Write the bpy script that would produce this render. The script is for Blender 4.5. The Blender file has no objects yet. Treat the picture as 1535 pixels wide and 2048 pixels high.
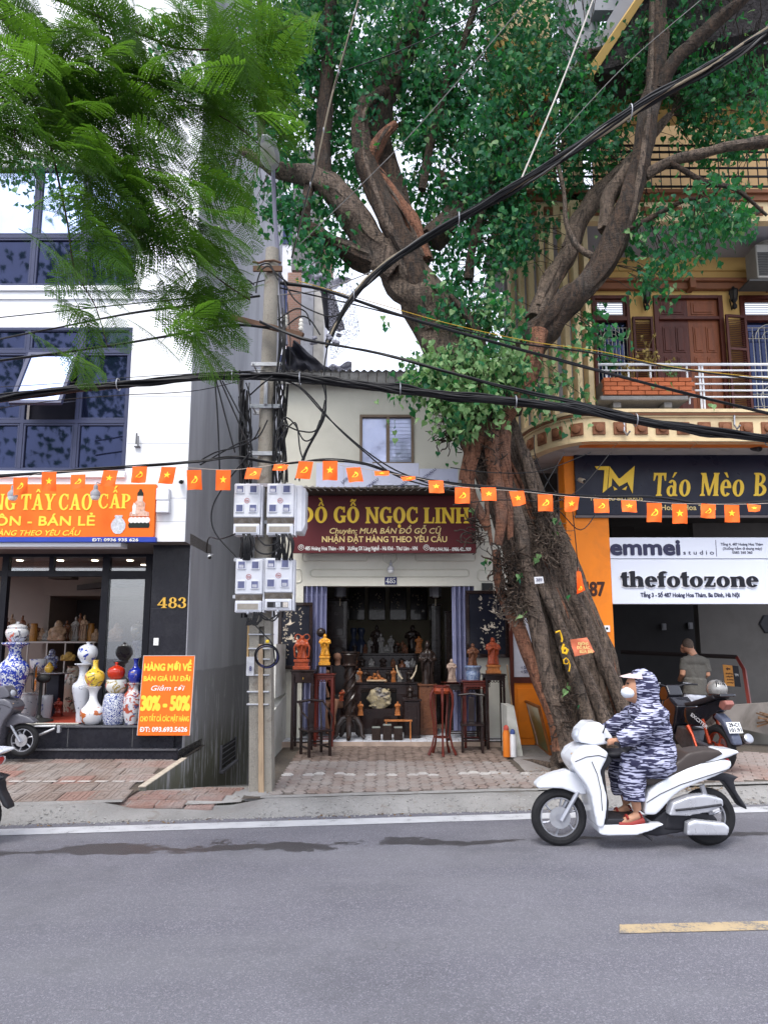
import bpy, bmesh, math, random
from math import sin, cos, pi, radians, sqrt, atan2
from mathutils import Vector, Matrix, Quaternion, noise
from mathutils.geometry import tessellate_polygon
random.seed(7)
S = bpy.context.scene
COL = S.collection
V = Vector

# ------------------------------------------------------------------ camera, sky, sun, exposure
CAM_H, PITCH, F, CY = 1.75, radians(8.25), 1366.0, 1090.0
cam = bpy.data.objects.new('camera', bpy.data.cameras.new('camera'))
COL.objects.link(cam)
cam.location = (0, 0, CAM_H)
cam.rotation_euler = (pi/2 + PITCH, 0, 0)
cam.data.sensor_fit = 'VERTICAL'; cam.data.sensor_height = 36.0; cam.data.lens = 36.0*F/2048
cam.data.shift_y = (CY-1024)/2048
cam.data.clip_start = .05; cam.data.clip_end = 900
S.camera = cam
SUN_EL, SUN_AZ = radians(58), radians(200)          # azimuth measured clockwise from +Y (behind and left of the camera)
w = bpy.data.worlds.new('World'); S.world = w; w.use_nodes = True
nt = w.node_tree; bg = nt.nodes['Background']
sky = nt.nodes.new('ShaderNodeTexSky'); sky.sky_type = 'NISHITA'; sky.sun_disc = False
sky.sun_elevation = SUN_EL; sky.sun_rotation = SUN_AZ; sky.dust_density = 3.5; sky.air_density = 1.0
hs = nt.nodes.new('ShaderNodeHueSaturation'); hs.inputs['Saturation'].default_value = .42
cl = nt.nodes.new('ShaderNodeMix'); cl.data_type = 'RGBA'; cl.blend_type = 'ADD'; cl.inputs[0].default_value = 1; cl.inputs[7].default_value = (4.7, 5.0, 5.9, 1)   # even bright cloud layer
nt.links.new(sky.outputs[0], hs.inputs['Color']); nt.links.new(hs.outputs[0], cl.inputs[6]); nt.links.new(cl.outputs[2], bg.inputs[0])
bg.inputs[1].default_value = .15
sun = bpy.data.objects.new('sun', bpy.data.lights.new('sun', 'SUN')); COL.objects.link(sun)
sun.data.energy = 2.0; sun.data.angle = radians(24); sun.data.color = (1, .97, .92)
sd = V((sin(SUN_AZ)*cos(SUN_EL), cos(SUN_AZ)*cos(SUN_EL), sin(SUN_EL)))
sun.rotation_euler = sd.to_track_quat('Z', 'Y').to_euler()
S.view_settings.view_transform = 'Standard'; S.view_settings.look = 'None'
S.view_settings.gamma = 1; S.view_settings.use_curve_mapping = False
S.view_settings.exposure = .46
S.render.engine = 'CYCLES'
S.cycles.max_bounces = 7; S.cycles.diffuse_bounces = 4; S.cycles.glossy_bounces = 3; S.cycles.transparent_max_bounces = 8
S.cycles.use_denoising = True

# ------------------------------------------------------------------ measuring helpers (site survey from the photo)
def ray(px, py):
 u = (px-767.5)/F; v = (CY-py)/F
 return V((u, cos(PITCH)-v*sin(PITCH), sin(PITCH)+v*cos(PITCH)))
def P(px, py, Y):
 r = ray(px, py); return V((0, 0, CAM_H)) + r*(Y/r.y)
def G(px, py, z=0.0):
 r = ray(px, py); return V((0, 0, CAM_H)) + r*((z-CAM_H)/r.z)
def PX(px, Y, py=1288): return P(px, py, Y).x
def PZ(py, Y, px=767): return P(px, py, Y).z
def PS(n, Y): return n*Y/F*.985                      # size of n photo pixels at depth Y

# ------------------------------------------------------------------ mesh building
class MB:
 def __init__(s): s.v = []; s.f = []; s.mi = []; s.m = 0
 def add(s, vs, fs):
  k = len(s.v); s.v += [tuple(p) for p in vs]; s.f += [tuple(i+k for i in f) for f in fs]; s.mi += [s.m]*len(fs); return s
 def box(s, c, d, rot=None, b=0):
  hx, hy, hz = d[0]/2, d[1]/2, d[2]/2
  if b <= 0:
   vs = [V((x, y, z)) for x in (-hx, hx) for y in (-hy, hy) for z in (-hz, hz)]
   fs = [(0,1,3,2), (4,6,7,5), (0,4,5,1), (2,3,7,6), (0,2,6,4), (1,5,7,3)]
  else:
   b = min(b, hx*.9, hy*.9, hz*.9); vs = []; fs = []
   for sx in (-1, 1):
    for sy in (-1, 1):
     for sz in (-1, 1):
      vs += [V((sx*hx, sy*(hy-b), sz*(hz-b))), V((sx*(hx-b), sy*hy, sz*(hz-b))), V((sx*(hx-b), sy*(hy-b), sz*hz))]
   def I(sx, sy, sz, k): return ((sx > 0)*4+(sy > 0)*2+(sz > 0))*3+k
   fs = [(I(1,-1,-1,0), I(1,1,-1,0), I(1,1,1,0), I(1,-1,1,0)), (I(-1,-1,-1,0), I(-1,-1,1,0), I(-1,1,1,0), I(-1,1,-1,0)),
                  (I(-1,1,-1,1), I(-1,1,1,1), I(1,1,1,1), I(1,1,-1,1)), (I(-1,-1,-1,1), I(1,-1,-1,1), I(1,-1,1,1), I(-1,-1,1,1)),
                  (I(-1,-1,1,2), I(1,-1,1,2), I(1,1,1,2), I(-1,1,1,2)), (I(-1,-1,-1,2), I(-1,1,-1,2), I(1,1,-1,2), I(1,-1,-1,2))]
   for a in (-1, 1):
    for c2 in (-1, 1):
     fs.append((I(a,c2,-1,0), I(a,c2,-1,1), I(a,c2,1,1), I(a,c2,1,0)))
     fs.append((I(a,-1,c2,0), I(a,1,c2,0), I(a,1,c2,2), I(a,-1,c2,2)))
     fs.append((I(-1,a,c2,1), I(-1,a,c2,2), I(1,a,c2,2), I(1,a,c2,1)))
     for e in (-1, 1): fs.append((I(a,c2,e,0), I(a,c2,e,1), I(a,c2,e,2)))
  if rot is not None: vs = [rot @ p for p in vs]
  c = V(c); return s.add([p+c for p in vs], fs)
 def bb(s, x0, x1, y0, y1, z0, z1, b=0):
  return s.box(((x0+x1)/2, (y0+y1)/2, (z0+z1)/2), (abs(x1-x0), abs(y1-y0), abs(z1-z0)), None, b)
 def tube(s, pts, rs, n=8, caps=True, jit=0, flat=1.0):
  pts = [V(p) for p in pts]
  if not hasattr(rs, '__len__'): rs = [rs]*len(pts)
  k = len(pts); rings = []; up = None
  for i, p in enumerate(pts):
   t = (pts[min(i+1, k-1)]-pts[max(i-1, 0)])
   if t.length < 1e-9: t = V((0, 0, 1))
   t.normalize()
   if up is None:
    up = V((0, 0, 1)) if abs(t.z) < .9 else V((0, 1, 0))
   a = t.cross(up)
   if a.length < 1e-6: a = t.cross(V((1, 0.1, 0)))
   a.normalize(); up = a.cross(t)*1.0; up.normalize()
   r = []
   for j in range(n):
    q = 2*pi*j/n; rr = rs[i]*(1+(noise.noise(V((p.x*3+cos(q)*1.5, p.y*3+sin(q)*1.5, p.z*2)))*jit if jit else 0))
    r.append(p + a*cos(q)*rr + up*sin(q)*rr*flat)
   rings.append(r)
  vs = [q for r in rings for q in r]
  fs = [(i*n+j, i*n+(j+1) % n, (i+1)*n+(j+1) % n, (i+1)*n+j) for i in range(k-1) for j in range(n)]
  if caps: fs += [tuple(range(n-1, -1, -1)), tuple((k-1)*n+j for j in range(n))]
  return s.add(vs, fs)
 def cyl(s, a, b, r0, r1=None, n=12): return s.tube([a, b], [r0, r0 if r1 is None else r1], n)
 def lathe(s, prof, c=(0, 0, 0), n=24, axis='z', rot=None, sx=1, sy=1):
  c = V(c); vs = []; fs = []
  for r, z in prof:
   for j in range(n):
    q = 2*pi*j/n; p = V((r*cos(q)*sx, r*sin(q)*sy, z))
    if axis == 'y': p = V((p.x, p.z, p.y))
    if axis == 'x': p = V((p.z, p.x, p.y))
    if rot is not None: p = rot @ p
    vs.append(p+c)
  m = len(prof)
  for i in range(m-1):
   for j in range(n): fs.append((i*n+j, i*n+(j+1) % n, (i+1)*n+(j+1) % n, (i+1)*n+j))
  if prof[0][0] > 1e-4: fs.append(tuple(range(n-1, -1, -1)))
  if prof[-1][0] > 1e-4: fs.append(tuple((m-1)*n+j for j in range(n)))
  return s.add(vs, fs)
 def ball(s, c, r, n=12, m=8, rot=None):
  if not hasattr(r, '__len__'): r = (r, r, r)
  c = V(c); vs = []; fs = []
  for i in range(m+1):
   th = pi*i/m
   for j in range(n):
    q = 2*pi*j/n; p = V((r[0]*sin(th)*cos(q), r[1]*sin(th)*sin(q), r[2]*cos(th)))
    if rot is not None: p = rot @ p
    vs.append(p+c)
  for i in range(m):
   for j in range(n): fs.append((i*n+j, (i+1)*n+j, (i+1)*n+(j+1) % n, i*n+(j+1) % n))
  return s.add(vs, fs)
 def torus(s, c, R, r, n=32, m=8, axis='y', a0=0, a1=2*pi, rot=None, sq=1.0):
  c = V(c); full = abs(a1-a0-2*pi) < 1e-6; k = n if full else n+1; vs = []
  for i in range(k):
   q = a0+(a1-a0)*i/n
   for j in range(m):
    t = 2*pi*j/m; rr = R+r*cos(t); h = r*sin(t)*sq
    p = {'y': V((rr*cos(q), h, rr*sin(q))), 'z': V((rr*cos(q), rr*sin(q), h)), 'x': V((h, rr*cos(q), rr*sin(q)))}[axis]
    if rot is not None: p = rot @ p
    vs.append(p+c)
  fs = [(i*m+j, ((i+1) % k)*m+j, ((i+1) % k)*m+(j+1) % m, i*m+(j+1) % m) for i in range(n) for j in range(m)]
  return s.add(vs, fs)
 def prism(s, poly, y0, y1, M=None):
  """poly: list of (x,z), extruded along y"""
  n = len(poly); tri = tessellate_polygon([[V((p[0], p[1], 0)) for p in poly]])
  vs = [V((p[0], y0, p[1])) for p in poly]+[V((p[0], y1, p[1])) for p in poly]
  fs = [tuple(t) for t in tri]+[tuple(i+n for i in t[::-1]) for t in tri]
  fs += [(i, (i+1) % n, (i+1) % n+n, i+n) for i in range(n)]
  if M is not None: vs = [M @ p for p in vs]
  return s.add(vs, fs)
 def poly(s, pts, M=None):
  vs = [V(p) for p in pts]
  if M is not None: vs = [M @ p for p in vs]
  return s.add(vs, [tuple(range(len(vs)))])
 def grid(s, fn, nu, nv):
  vs = [fn(i/nu, j/nv) for i in range(nu+1) for j in range(nv+1)]
  fs = [(i*(nv+1)+j, (i+1)*(nv+1)+j, (i+1)*(nv+1)+j+1, i*(nv+1)+j+1) for i in range(nu) for j in range(nv)]
  return s.add(vs, fs)
 def merge(s, o, M=None):
  k = len(s.v); s.v += [tuple(M @ V(p)) if M is not None else p for p in o.v]
  s.f += [tuple(i+k for i in f) for f in o.f]; s.mi += o.mi; return s
 def mesh(s, name, mats, off=(0, 0, 0), smooth=35):
  me = bpy.data.meshes.new(name); o = V(off)
  me.from_pydata([V(p)-o for p in s.v], [], s.f)
  for m in (mats if isinstance(mats, (list, tuple)) else [mats]): me.materials.append(m)
  if len(me.materials) > 1: me.polygons.foreach_set('material_index', s.mi)
  me.validate(); bm = bmesh.new(); bm.from_mesh(me)
  bmesh.ops.recalc_face_normals(bm, faces=bm.faces); bm.to_mesh(me); bm.free()
  if smooth:
   me.shade_smooth(); me.set_sharp_from_angle(angle=radians(smooth))
  me.update(); return me

LABELS = {}; OFF = {}
def tag(o, label=None, cat=None, group=None, kind=None):
 if label:
  o['label'] = label
 if cat: o['category'] = cat
 if group: o['group'] = group
 if kind: o['kind'] = kind
 return o
def thing(name, label, cat, loc=(0, 0, 0), rz=0, group=None):
 o = bpy.data.objects.new(name, None); o.empty_display_size = .1; COL.objects.link(o)
 o.location = loc; o.rotation_euler = (0, 0, rz); OFF[o.name] = V(loc); return tag(o, label, cat, group)
def part(name, mb, m, parent=None, label=None, smooth=35, local=False, kind=None):
 """a mesh under its thing; coordinates in mb are world ones unless local"""
 off = V((0, 0, 0)) if (local or parent is None) else OFF.get(parent.name, V((0, 0, 0)))
 me = mb.mesh(name, m, off, smooth) if isinstance(mb, MB) else mb
 o = bpy.data.objects.new(name, me); COL.objects.link(o)
 if parent is not None: o.parent = parent; OFF[o.name] = off
 return tag(o, label, None, None, kind)
def solo(name, mb, m, label, cat, group=None, smooth=35, loc=None):
 """a thing that is one mesh"""
 off = V(loc) if loc is not None else V((0, 0, 0))
 me = mb.mesh(name, m, off, smooth) if isinstance(mb, MB) else mb
 o = bpy.data.objects.new(name, me); o.location = off; COL.objects.link(o); OFF[o.name] = off
 return tag(o, label, cat, group)
def struct(name, mb, m, smooth=35, kind='structure'):
 me = mb.mesh(name, m, (0, 0, 0), smooth); o = bpy.data.objects.new(name, me); COL.objects.link(o)
 OFF[o.name] = V((0, 0, 0)); return tag(o, None, None, None, kind)
def inst(name, me, parent, loc, rot=(0, 0, 0), sc=1):
 o = bpy.data.objects.new(name, me); COL.objects.link(o); o.parent = parent
 o.location = V(loc)-OFF.get(parent.name, V((0, 0, 0))); o.rotation_euler = rot
 o.scale = (sc, sc, sc) if not hasattr(sc, '__len__') else sc; return o
def copy_tree(o, parent=None):
 c = o.copy(); COL.objects.link(c); c.parent = parent
 for ch in list(o.children): copy_tree(ch, c)
 return c
TS = None
def remesh(mb, vox, it=4, fac=.5, off=(0, 0, 0), name='body', mats=None, dec=None):
 """fuse overlapping forms of one body into a continuous skin"""
 global TS
 if TS is None: TS = bpy.data.scenes.new('workbench')
 me = mb.mesh(name, mats, off, 0); o = bpy.data.objects.new('tmp', me); TS.collection.objects.link(o)
 m = o.modifiers.new('r', 'REMESH'); m.mode = 'VOXEL'; m.voxel_size = vox; m.use_smooth_shade = True
 if it: k = o.modifiers.new('s', 'SMOOTH'); k.iterations = it; k.factor = fac
 if dec: d = o.modifiers.new('d', 'DECIMATE'); d.ratio = dec
 with bpy.context.temp_override(scene=TS, view_layer=TS.view_layers[0]): dg = bpy.context.evaluated_depsgraph_get(); r = bpy.data.meshes.new_from_object(o.evaluated_get(dg))
 bpy.data.objects.remove(o); r.name = name; r.materials.clear()
 for x in (mats if isinstance(mats, (list, tuple)) else [mats]): r.materials.append(x)
 r.polygons.foreach_set('material_index', [0]*len(r.polygons)); r.shade_smooth(); return r

# ------------------------------------------------------------------ materials
class NT:
 def __init__(s, name):
  s.m = bpy.data.materials.new(name); s.m.use_nodes = True; s.t = s.m.node_tree; s.b = s.t.nodes['Principled BSDF']
  s.tc = s.t.nodes.new('ShaderNodeTexCoord')
 def n(s, ty, **kw):
  x = s.t.nodes.new('ShaderNode'+ty)
  for k, v in kw.items():
   if k[0] == 'i' and k[1:].isdigit(): k2 = int(k[1:])
   elif hasattr(x, k): setattr(x, k, v); continue
   else: k2 = k
   if hasattr(v, 'is_output') or isinstance(v, bpy.types.NodeSocket): s.t.links.new(v, x.inputs[k2])
   else: x.inputs[k2].default_value = v
  return x
 def noise(s, sc, det=3, co=None, rough=.5, dist=0):
  return s.n('TexNoise', Scale=sc, Detail=det, Roughness=rough, Distortion=dist, Vector=co or s.tc.outputs['Object']).outputs['Fac']
 def mapr(s, v, a, b, c=0., d=1.):
  x = s.n('MapRange'); s.t.links.new(v, x.inputs[0])
  for i, q in enumerate((a, b, c, d)): x.inputs[i+1].default_value = q
  return x.outputs[0]
 def math(s, op, a, b=0.):
  x = s.n('Math', operation=op)
  for i, q in enumerate((a, b)):
   if isinstance(q, bpy.types.NodeSocket): s.t.links.new(q, x.inputs[i])
   else: x.inputs[i].default_value = q
  return x.outputs[0]
 def mix(s, f, a, b, mode='MIX'):
  x = s.n('Mix', data_type='RGBA', blend_type=mode)
  for i, q in ((0, f), (6, a), (7, b)):
   if isinstance(q, bpy.types.NodeSocket): s.t.links.new(q, x.inputs[i])
   elif i == 0: x.inputs[0].default_value = q
   else: x.inputs[i].default_value = (*q[:3], 1)
  return x.outputs[2]
 def col(s, v): s.t.links.new(v, s.b.inputs['Base Color'])
 def rough(s, v): s.t.links.new(v, s.b.inputs['Roughness'])
 def bump(s, h, st=.3, d=.01):
  x = s.n('Bump', Strength=st, Distance=d, Height=h); s.t.links.new(x.outputs[0], s.b.inputs['Normal'])
 def sep(s, co=None):
  x = s.n('SeparateXYZ'); s.t.links.new(co or s.tc.outputs['Object'], x.inputs[0]); return x.outputs
MATS = {}
def mat(name, col, rough=.6, var=.12, vs=3., bump=0., bs=40., metal=0., spec=.22, rnd=0., dirt=0., dcol=(.05, .045, .04), ds=2.5, coat=0., stretch=None, bd=.01, hue=0.):
 if name in MATS: return MATS[name]
 t = NT(name); b = t.b
 b.inputs['Roughness'].default_value = rough; b.inputs['Metallic'].default_value = metal
 b.inputs['Specular IOR Level'].default_value = spec; b.inputs['Coat Weight'].default_value = coat
 co = t.tc.outputs['Object']
 if stretch:
  mp = t.n('Mapping', Vector=co); mp.inputs['Scale'].default_value = stretch; co = mp.outputs[0]
 nz = t.noise(vs, 5, co, .6)
 val = t.mapr(nz, .25, .75, 1-var, 1+var)
 if rnd:
  oi = t.n('ObjectInfo'); val = t.math('MULTIPLY', val, t.mapr(oi.outputs['Random'], 0, 1, 1-rnd, 1+rnd))
 h = t.n('HueSaturation', Value=val); h.inputs['Color'].default_value = (*col, 1)
 if hue:
  oi = t.n('ObjectInfo'); t.t.links.new(t.mapr(oi.outputs['Random'], 0, 1, .5-hue, .5+hue), h.inputs['Hue'])
 c = h.outputs[0]
 if dirt:
  dn = t.noise(ds, 6, co, .65, .6); c = t.mix(t.math('MULTIPLY', t.mapr(dn, .48, .72), dirt), c, dcol)
 t.col(c)
 t.rough(t.mapr(t.noise(vs*3, 3, co), .3, .7, max(0, rough-.08), min(1, rough+.08)))
 if bump: t.bump(t.noise(bs, 4, co, .6), bump, bd)
 MATS[name] = t.m; return t.m

# ------------------------------------------------------------------ lettering
def _raw(body, shear=0, spacing=1.0, align='LEFT'):
 c = bpy.data.curves.new('t', 'FONT'); c.body = body; c.size = 1; c.shear = shear; c.space_character = spacing
 c.align_x = align; c.resolution_u = 3; c.fill_mode = 'FRONT'; c.extrude = 0
 o = bpy.data.objects.new('t', c); me = o.to_mesh(); vs = [tuple(v.co) for v in me.vertices]; fs = [tuple(p.vertices) for p in me.polygons]
 o.to_mesh_clear(); bpy.data.objects.remove(o); bpy.data.curves.remove(c)
 return vs, fs
def _wid(s, sp):
 a = _raw(s+'I', 0, sp)[0]; b = _raw('I', 0, sp)[0]
 return (max(v[0] for v in a)-max(v[0] for v in b)) if s else 0.
CAPH = None
def text(mb, body, x0, x1, zc, capz, y, bold=.0, shear=0, spacing=1.0, th=.004, M=None):
 """lettering facing -Y, fitted between x0 and x1, capitals capz high, centred on zc"""
 global CAPH
 if CAPH is None: CAPH = max(v[1] for v in _raw('H')[0])
 flat = body.replace('Đ', 'D').replace('đ', 'd')
 vs, fs = _raw(flat, 0, spacing)
 bars = []
 for i, ch in enumerate(body):
  if ch in 'Đđ':
   a = _wid(flat[:i], spacing)
   dd = _raw(ch.replace('Đ', 'D').replace('đ', 'd'))[0]; d0 = min(v[0] for v in dd); d1 = max(v[0] for v in dd)
   k = CAPH*.07
   if ch == 'Đ': bars.append((a+d0-.09, a+d0+(d1-d0)*.5, CAPH*.46, CAPH*.46+k))
   else: bars.append((a+d0+(d1-d0)*.45, a+d1+.09, CAPH*.80, CAPH*.80+k))
 xs = [v[0] for v in vs]; lo = min(xs); hi = max(xs); k = (x1-x0)/(hi-lo); kz = capz/CAPH; base = zc-capz/2
 def tr(x, z, dy): return V((x0+(x-lo)*k+shear*(z*kz), y-dy, base+z*kz))
 offs = [(0, 0)] if bold == 0 else [(-bold, 0), (bold, 0), (0, bold), (0, -bold), (bold*.7, bold*.7), (-bold*.7, -bold*.7), (bold*.7, -bold*.7), (-bold*.7, bold*.7)]
 for q, (ox, oz) in enumerate(offs):
  dy = th+q*.00035
  pts = [tr(v[0]+ox*kz/k, v[1]+oz, dy) for v in vs]
  if M is not None: pts = [M @ p for p in pts]
  mb.add(pts, fs)
 for a, b, c, d in bars:
  pts = [tr(a, c-bold, th+.004), tr(b, c-bold, th+.004), tr(b, d+bold, th+.004), tr(a, d+bold, th+.004)]
  if M is not None: pts = [M @ p for p in pts]
  mb.add(pts, [(0, 1, 2, 3)])
 return mb
# drawn serif letters, unit cap height; strokes are ('p', points) or ('o', cx, cy, rx, ry, ix, iy, a0, a1)
def R_(a, b, c, d): return ('p', [(a, b), (c, b), (c, d), (a, d)])
def SF(x, y, w, h=.07, up=1):            # slab serif with bracket, foot at y
 return ('p', [(x-w, y), (x+w, y), (x+w, y+h*.6*up), (x+w*.55, y+h*1.4*up), (x-w*.55, y+h*1.4*up), (x-w, y+h*.6*up)])
def stem(x, y0, y1, t=.13, w=.2, top=True, bot=True):
 r = [R_(x-t, y0, x+t, y1)]
 if bot: r.append(SF(x, y0, w))
 if top: r.append(SF(x, y1, w, .07, -1))
 return r
def O_(cx, cy, rx, ry, tx=.24, ty=.09, a0=0, a1=360): return ('o', cx, cy, rx, ry, rx-tx, ry-ty, a0, a1)
GL = {
 'O': (.92, [O_(.46, .5, .44, .52)]), 'C': (.86, [O_(.48, .5, .46, .52, .24, .09, 48, 312), ('p', [(.72, .99), (.82, .99), (.82, .64), (.74, .66)]), ('p', [(.74, .3), (.84, .34), (.8, .12), (.7, .1)])]),
 'G': (.94, [O_(.48, .5, .46, .52, .24, .09, 48, 330), ('p', [(.72, .99), (.82, .99), (.82, .66), (.74, .68)]), R_(.64, .04, .86, .42), SF(.74, .42, .2, .07, -1)]),
 'N': (.98, stem(.16, 0, 1, .08, .17)+stem(.82, 0, 1, .08, .17, True, False)+[('p', [(.02, 1), (.3, 1), (.9, 0), (.68, 0)])]),
 'D': (.94, stem(.2, 0, 1, .12, .2)+[O_(.3, .5, .58, .5, .25, .09, -90, 90)]),
 'L': (.76, stem(.2, 0, 1, .12, .2)+[('p', [(.2, 0), (.72, 0), (.76, .36), (.66, .36), (.6, .1), (.2, .1)])]),
 'I': (.42, stem(.21, 0, 1, .12, .2)), 'H': (.98, stem(.2, 0, 1, .12, .2)+stem(.78, 0, 1, .12, .2)+[R_(.2, .44, .78, .56)]),
 'T': (.82, stem(.41, 0, 1, .12, .2, False)+[('p', [(0, 1), (.82, 1), (.82, .66), (.74, .66), (.66, .89), (.16, .89), (.08, .66), (0, .66)])]),
 'A': (.96, [('p', [(.4, 1), (.56, 1), (.28, 0), (.12, 0)]), ('p', [(.4, 1), (.58, 1), (.92, 0), (.64, 0)]), R_(.28, .26, .74, .36), SF(.18, 0, .17), SF(.8, 0, .19)]),
 'Y': (.9, stem(.45, 0, .5, .12, .2, False)+[('p', [(.08, 1), (.34, 1), (.56, .46), (.34, .46)]), ('p', [(.72, 1), (.84, 1), (.56, .46), (.45, .5)]), SF(.2, 1, .2, .07, -1), SF(.78, 1, .16, .07, -1)]),
 'P': (.8, stem(.2, 0, 1, .12, .2)+[O_(.34, .72, .42, .28, .22, .08, -90, 90), R_(.2, .92, .36, 1), R_(.2, .44, .36, .52)]),
 'M': (1.2, stem(.17, 0, 1, .07, .16)+stem(1.02, 0, 1, .13, .18)+[('p', [(.04, 1), (.34, 1), (.66, .12), (.54, 0)]), ('p', [(.9, 1), (1.06, 1), (.64, 0), (.54, .06)])]),
 'B': (.84, stem(.2, 0, 1, .12, .2)+[O_(.32, .74, .4, .26, .22, .08, -90, 90), O_(.32, .26, .48, .27, .24, .08, -90, 90), R_(.2, .92, .34, 1), R_(.2, .46, .34, .54), R_(.2, 0, .34, .08)]),
 't': (.44, [R_(.1, .08, .34, .95), ('p', [(.1, .95), (.34, 1.0), (.34, .7), (.0, .7)]), R_(-.02, .62, .46, .7), O_(.32, .16, .22, .17, .2, .07, 180, 330)]),
 'h': (.82, stem(.18, 0, 1.0, .13, .19, False)+[('p', [(-.02, 1.0), (.1, 1.05), (.3, 1.05), (.3, .95), (-.02, .95)])]+stem(.64, 0, .42, .13, .18, False)+[O_(.5, .42, .27, .29, .25, .1, 0, 150)]),
 'e': (.7, [O_(.36, .34, .35, .37, .24, .08, 0, 320), R_(.2, .34, .7, .42)]),
 'f': (.46, stem(.2, 0, .8, .13, .2, False)+[O_(.36, .8, .29, .24, .25, .09, 40, 180), R_(-.02, .62, .46, .7)]),
 'o': (.76, [O_(.38, .34, .37, .37, .24, .07)]),
 'z': (.68, [R_(.06, .6, .62, .68), R_(.04, 0, .64, .08), ('p', [(.36, .66), (.64, .66), (.32, .04), (.04, .04)]), ('p', [(.06, .68), (.12, .68), (.1, .42), (.04, .42)]), ('p', [(.58, .0), (.64, 0), (.66, .26), (.6, .26)])]),
 'n': (.84, stem(.18, 0, .66, .13, .19, True)+stem(.66, 0, .42, .13, .18, False)+[O_(.52, .42, .27, .29, .25, .1, 0, 150)]),
 'a': (.72, [O_(.3, .22, .3, .24, .2, .07), R_(.42, .06, .62, .5), O_(.34, .46, .28, .24, .2, .08, 0, 150), SF(.56, 0, .16, .06)]),
 'i': (.4, stem(.2, 0, .68, .12, .18)+[O_(.2, .9, .13, .13, .12, .12)]),
 'l': (.4, stem(.2, 0, 1, .12, .18)),
 '4': (.84, [R_(.46, .02, .68, 1), R_(0, .24, .84, .34), ('p', [(.5, 1), (.62, 1), (.14, .3), (0, .3)]), SF(.57, 0, .24, .06)]),
 '8': (.78, [O_(.39, .74, .31, .27, .2, .07), O_(.39, .27, .37, .29, .22, .08)]),
 '3': (.72, [O_(.34, .74, .3, .27, .2, .07, -90, 160), O_(.33, .27, .36, .29, .22, .08, -160, 90), O_(.12, .78, .11, .11, .1, .1), O_(.1, .2, .12, .12, .11, .11)]),
 '5': (.72, [O_(.33, .3, .36, .32, .22, .08, -160, 120), R_(.1, .5, .2, 1), R_(.1, .88, .62, 1), O_(.1, .2, .12, .12, .11, .11)]),
 ' ': (.45, []), '-': (.4, [R_(.04, .36, .36, .48)])}
ACC = {'^': [('p', [(-.2, .0), (-.08, .0), (.0, .12), (.08, .0), (.2, .0), (.06, .2), (-.06, .2)])],
       '`': [('p', [(-.2, .22), (-.02, .22), (.1, 0), (.02, 0)])], "'": [('p', [(.02, .22), (.2, .22), (-.02, 0), (-.1, 0)])],
       '~': [('p', [(-.22, 0), (-.12, 0), (-.07, .07), (.06, 0), (.14, .03), (.22, .14), (.13, .14), (.07, .1), (-.06, .17), (-.16, .12)])],
       '.': [('o', 0, 0, .1, .1, .005, .005, 0, 360)]}
SER = {'Ồ': 'O^`', 'Ỗ': 'O^~', 'Ọ': 'O.', 'Đ': 'D/', 'Â': 'A^', 'Ấ': "A^'", 'á': "a'", 'è': 'e`'}
def serif(mb, body, x0, x1, zb, cap, y, th=.01, squeeze=1.0, grow=0.0, M=None, shear=0, depth=None):
 cx = 0; prims = []
 for ch in body:
  s = SER.get(ch, ch); w, gl = GL[s[0]]
  for g in gl: prims.append((cx, 0, g))
  low = s[0].islower(); ay = .8 if low else 1.1
  for a in s[1:]:
   if a == '/': prims.append((cx, 0, R_(-.08, .45, .44, .55)))
   elif a == '.': prims.append((cx+w/2, -.2, ACC['.'][0]))
   else:
    prims.append((cx+w/2, ay, ACC[a][0])); ay += .24
  cx += w*squeeze+.07
 k = (x1-x0)/(cx-.07)
 q = 0
 def T(x, z, d):
  p = V((x0+x*k+shear*z*cap, y-d, zb+z*cap)); return M @ p if M is not None else p
 for ox, oz, g in prims:
  d = th+q*.0002; q = (q+1) % 12
  if g[0] == 'p':
   pts = g[1]
   if grow:
    mx = sum(p[0] for p in pts)/len(pts); mz = sum(p[1] for p in pts)/len(pts)
    pts = [(p[0]+(grow if p[0] > mx else -grow), p[1]+(grow if p[1] > mz else -grow)) for p in pts]
   n = len(pts); f = [T(ox+p[0]*squeeze, oz+p[1], d) for p in pts]; b = [T(ox+p[0]*squeeze, oz+p[1], 0) for p in pts]
   tri = tessellate_polygon([[V((p[0], p[1], 0)) for p in pts]])
   mb.add(f+b, [tuple(t) for t in tri]+[(i, (i+1) % n, (i+1) % n+n, i+n) for i in range(n)])
  else:
   _, gx, gy, rx, ry, ix, iy, a0, a1 = g; n = max(6, int(28*(a1-a0)/360)); vs = []; rx += grow; ry += grow; ix = max(.001, ix-grow); iy = max(.001, iy-grow)
   for i in range(n+1):
    t = radians(a0+(a1-a0)*i/n)
    for dd in (d, 0): vs += [T(ox+(gx+rx*cos(t))*squeeze, oz+gy+ry*sin(t), dd), T(ox+(gx+ix*cos(t))*squeeze, oz+gy+iy*sin(t), dd)]
   fs = []
   for i in range(n):
    a = i*4; b = a+4
    fs += [(a, b, b+1, a+1), (a, a+2, b+2, b), (a+1, b+1, b+3, a+3)]
   mb.add(vs, fs)
 return mb

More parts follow.
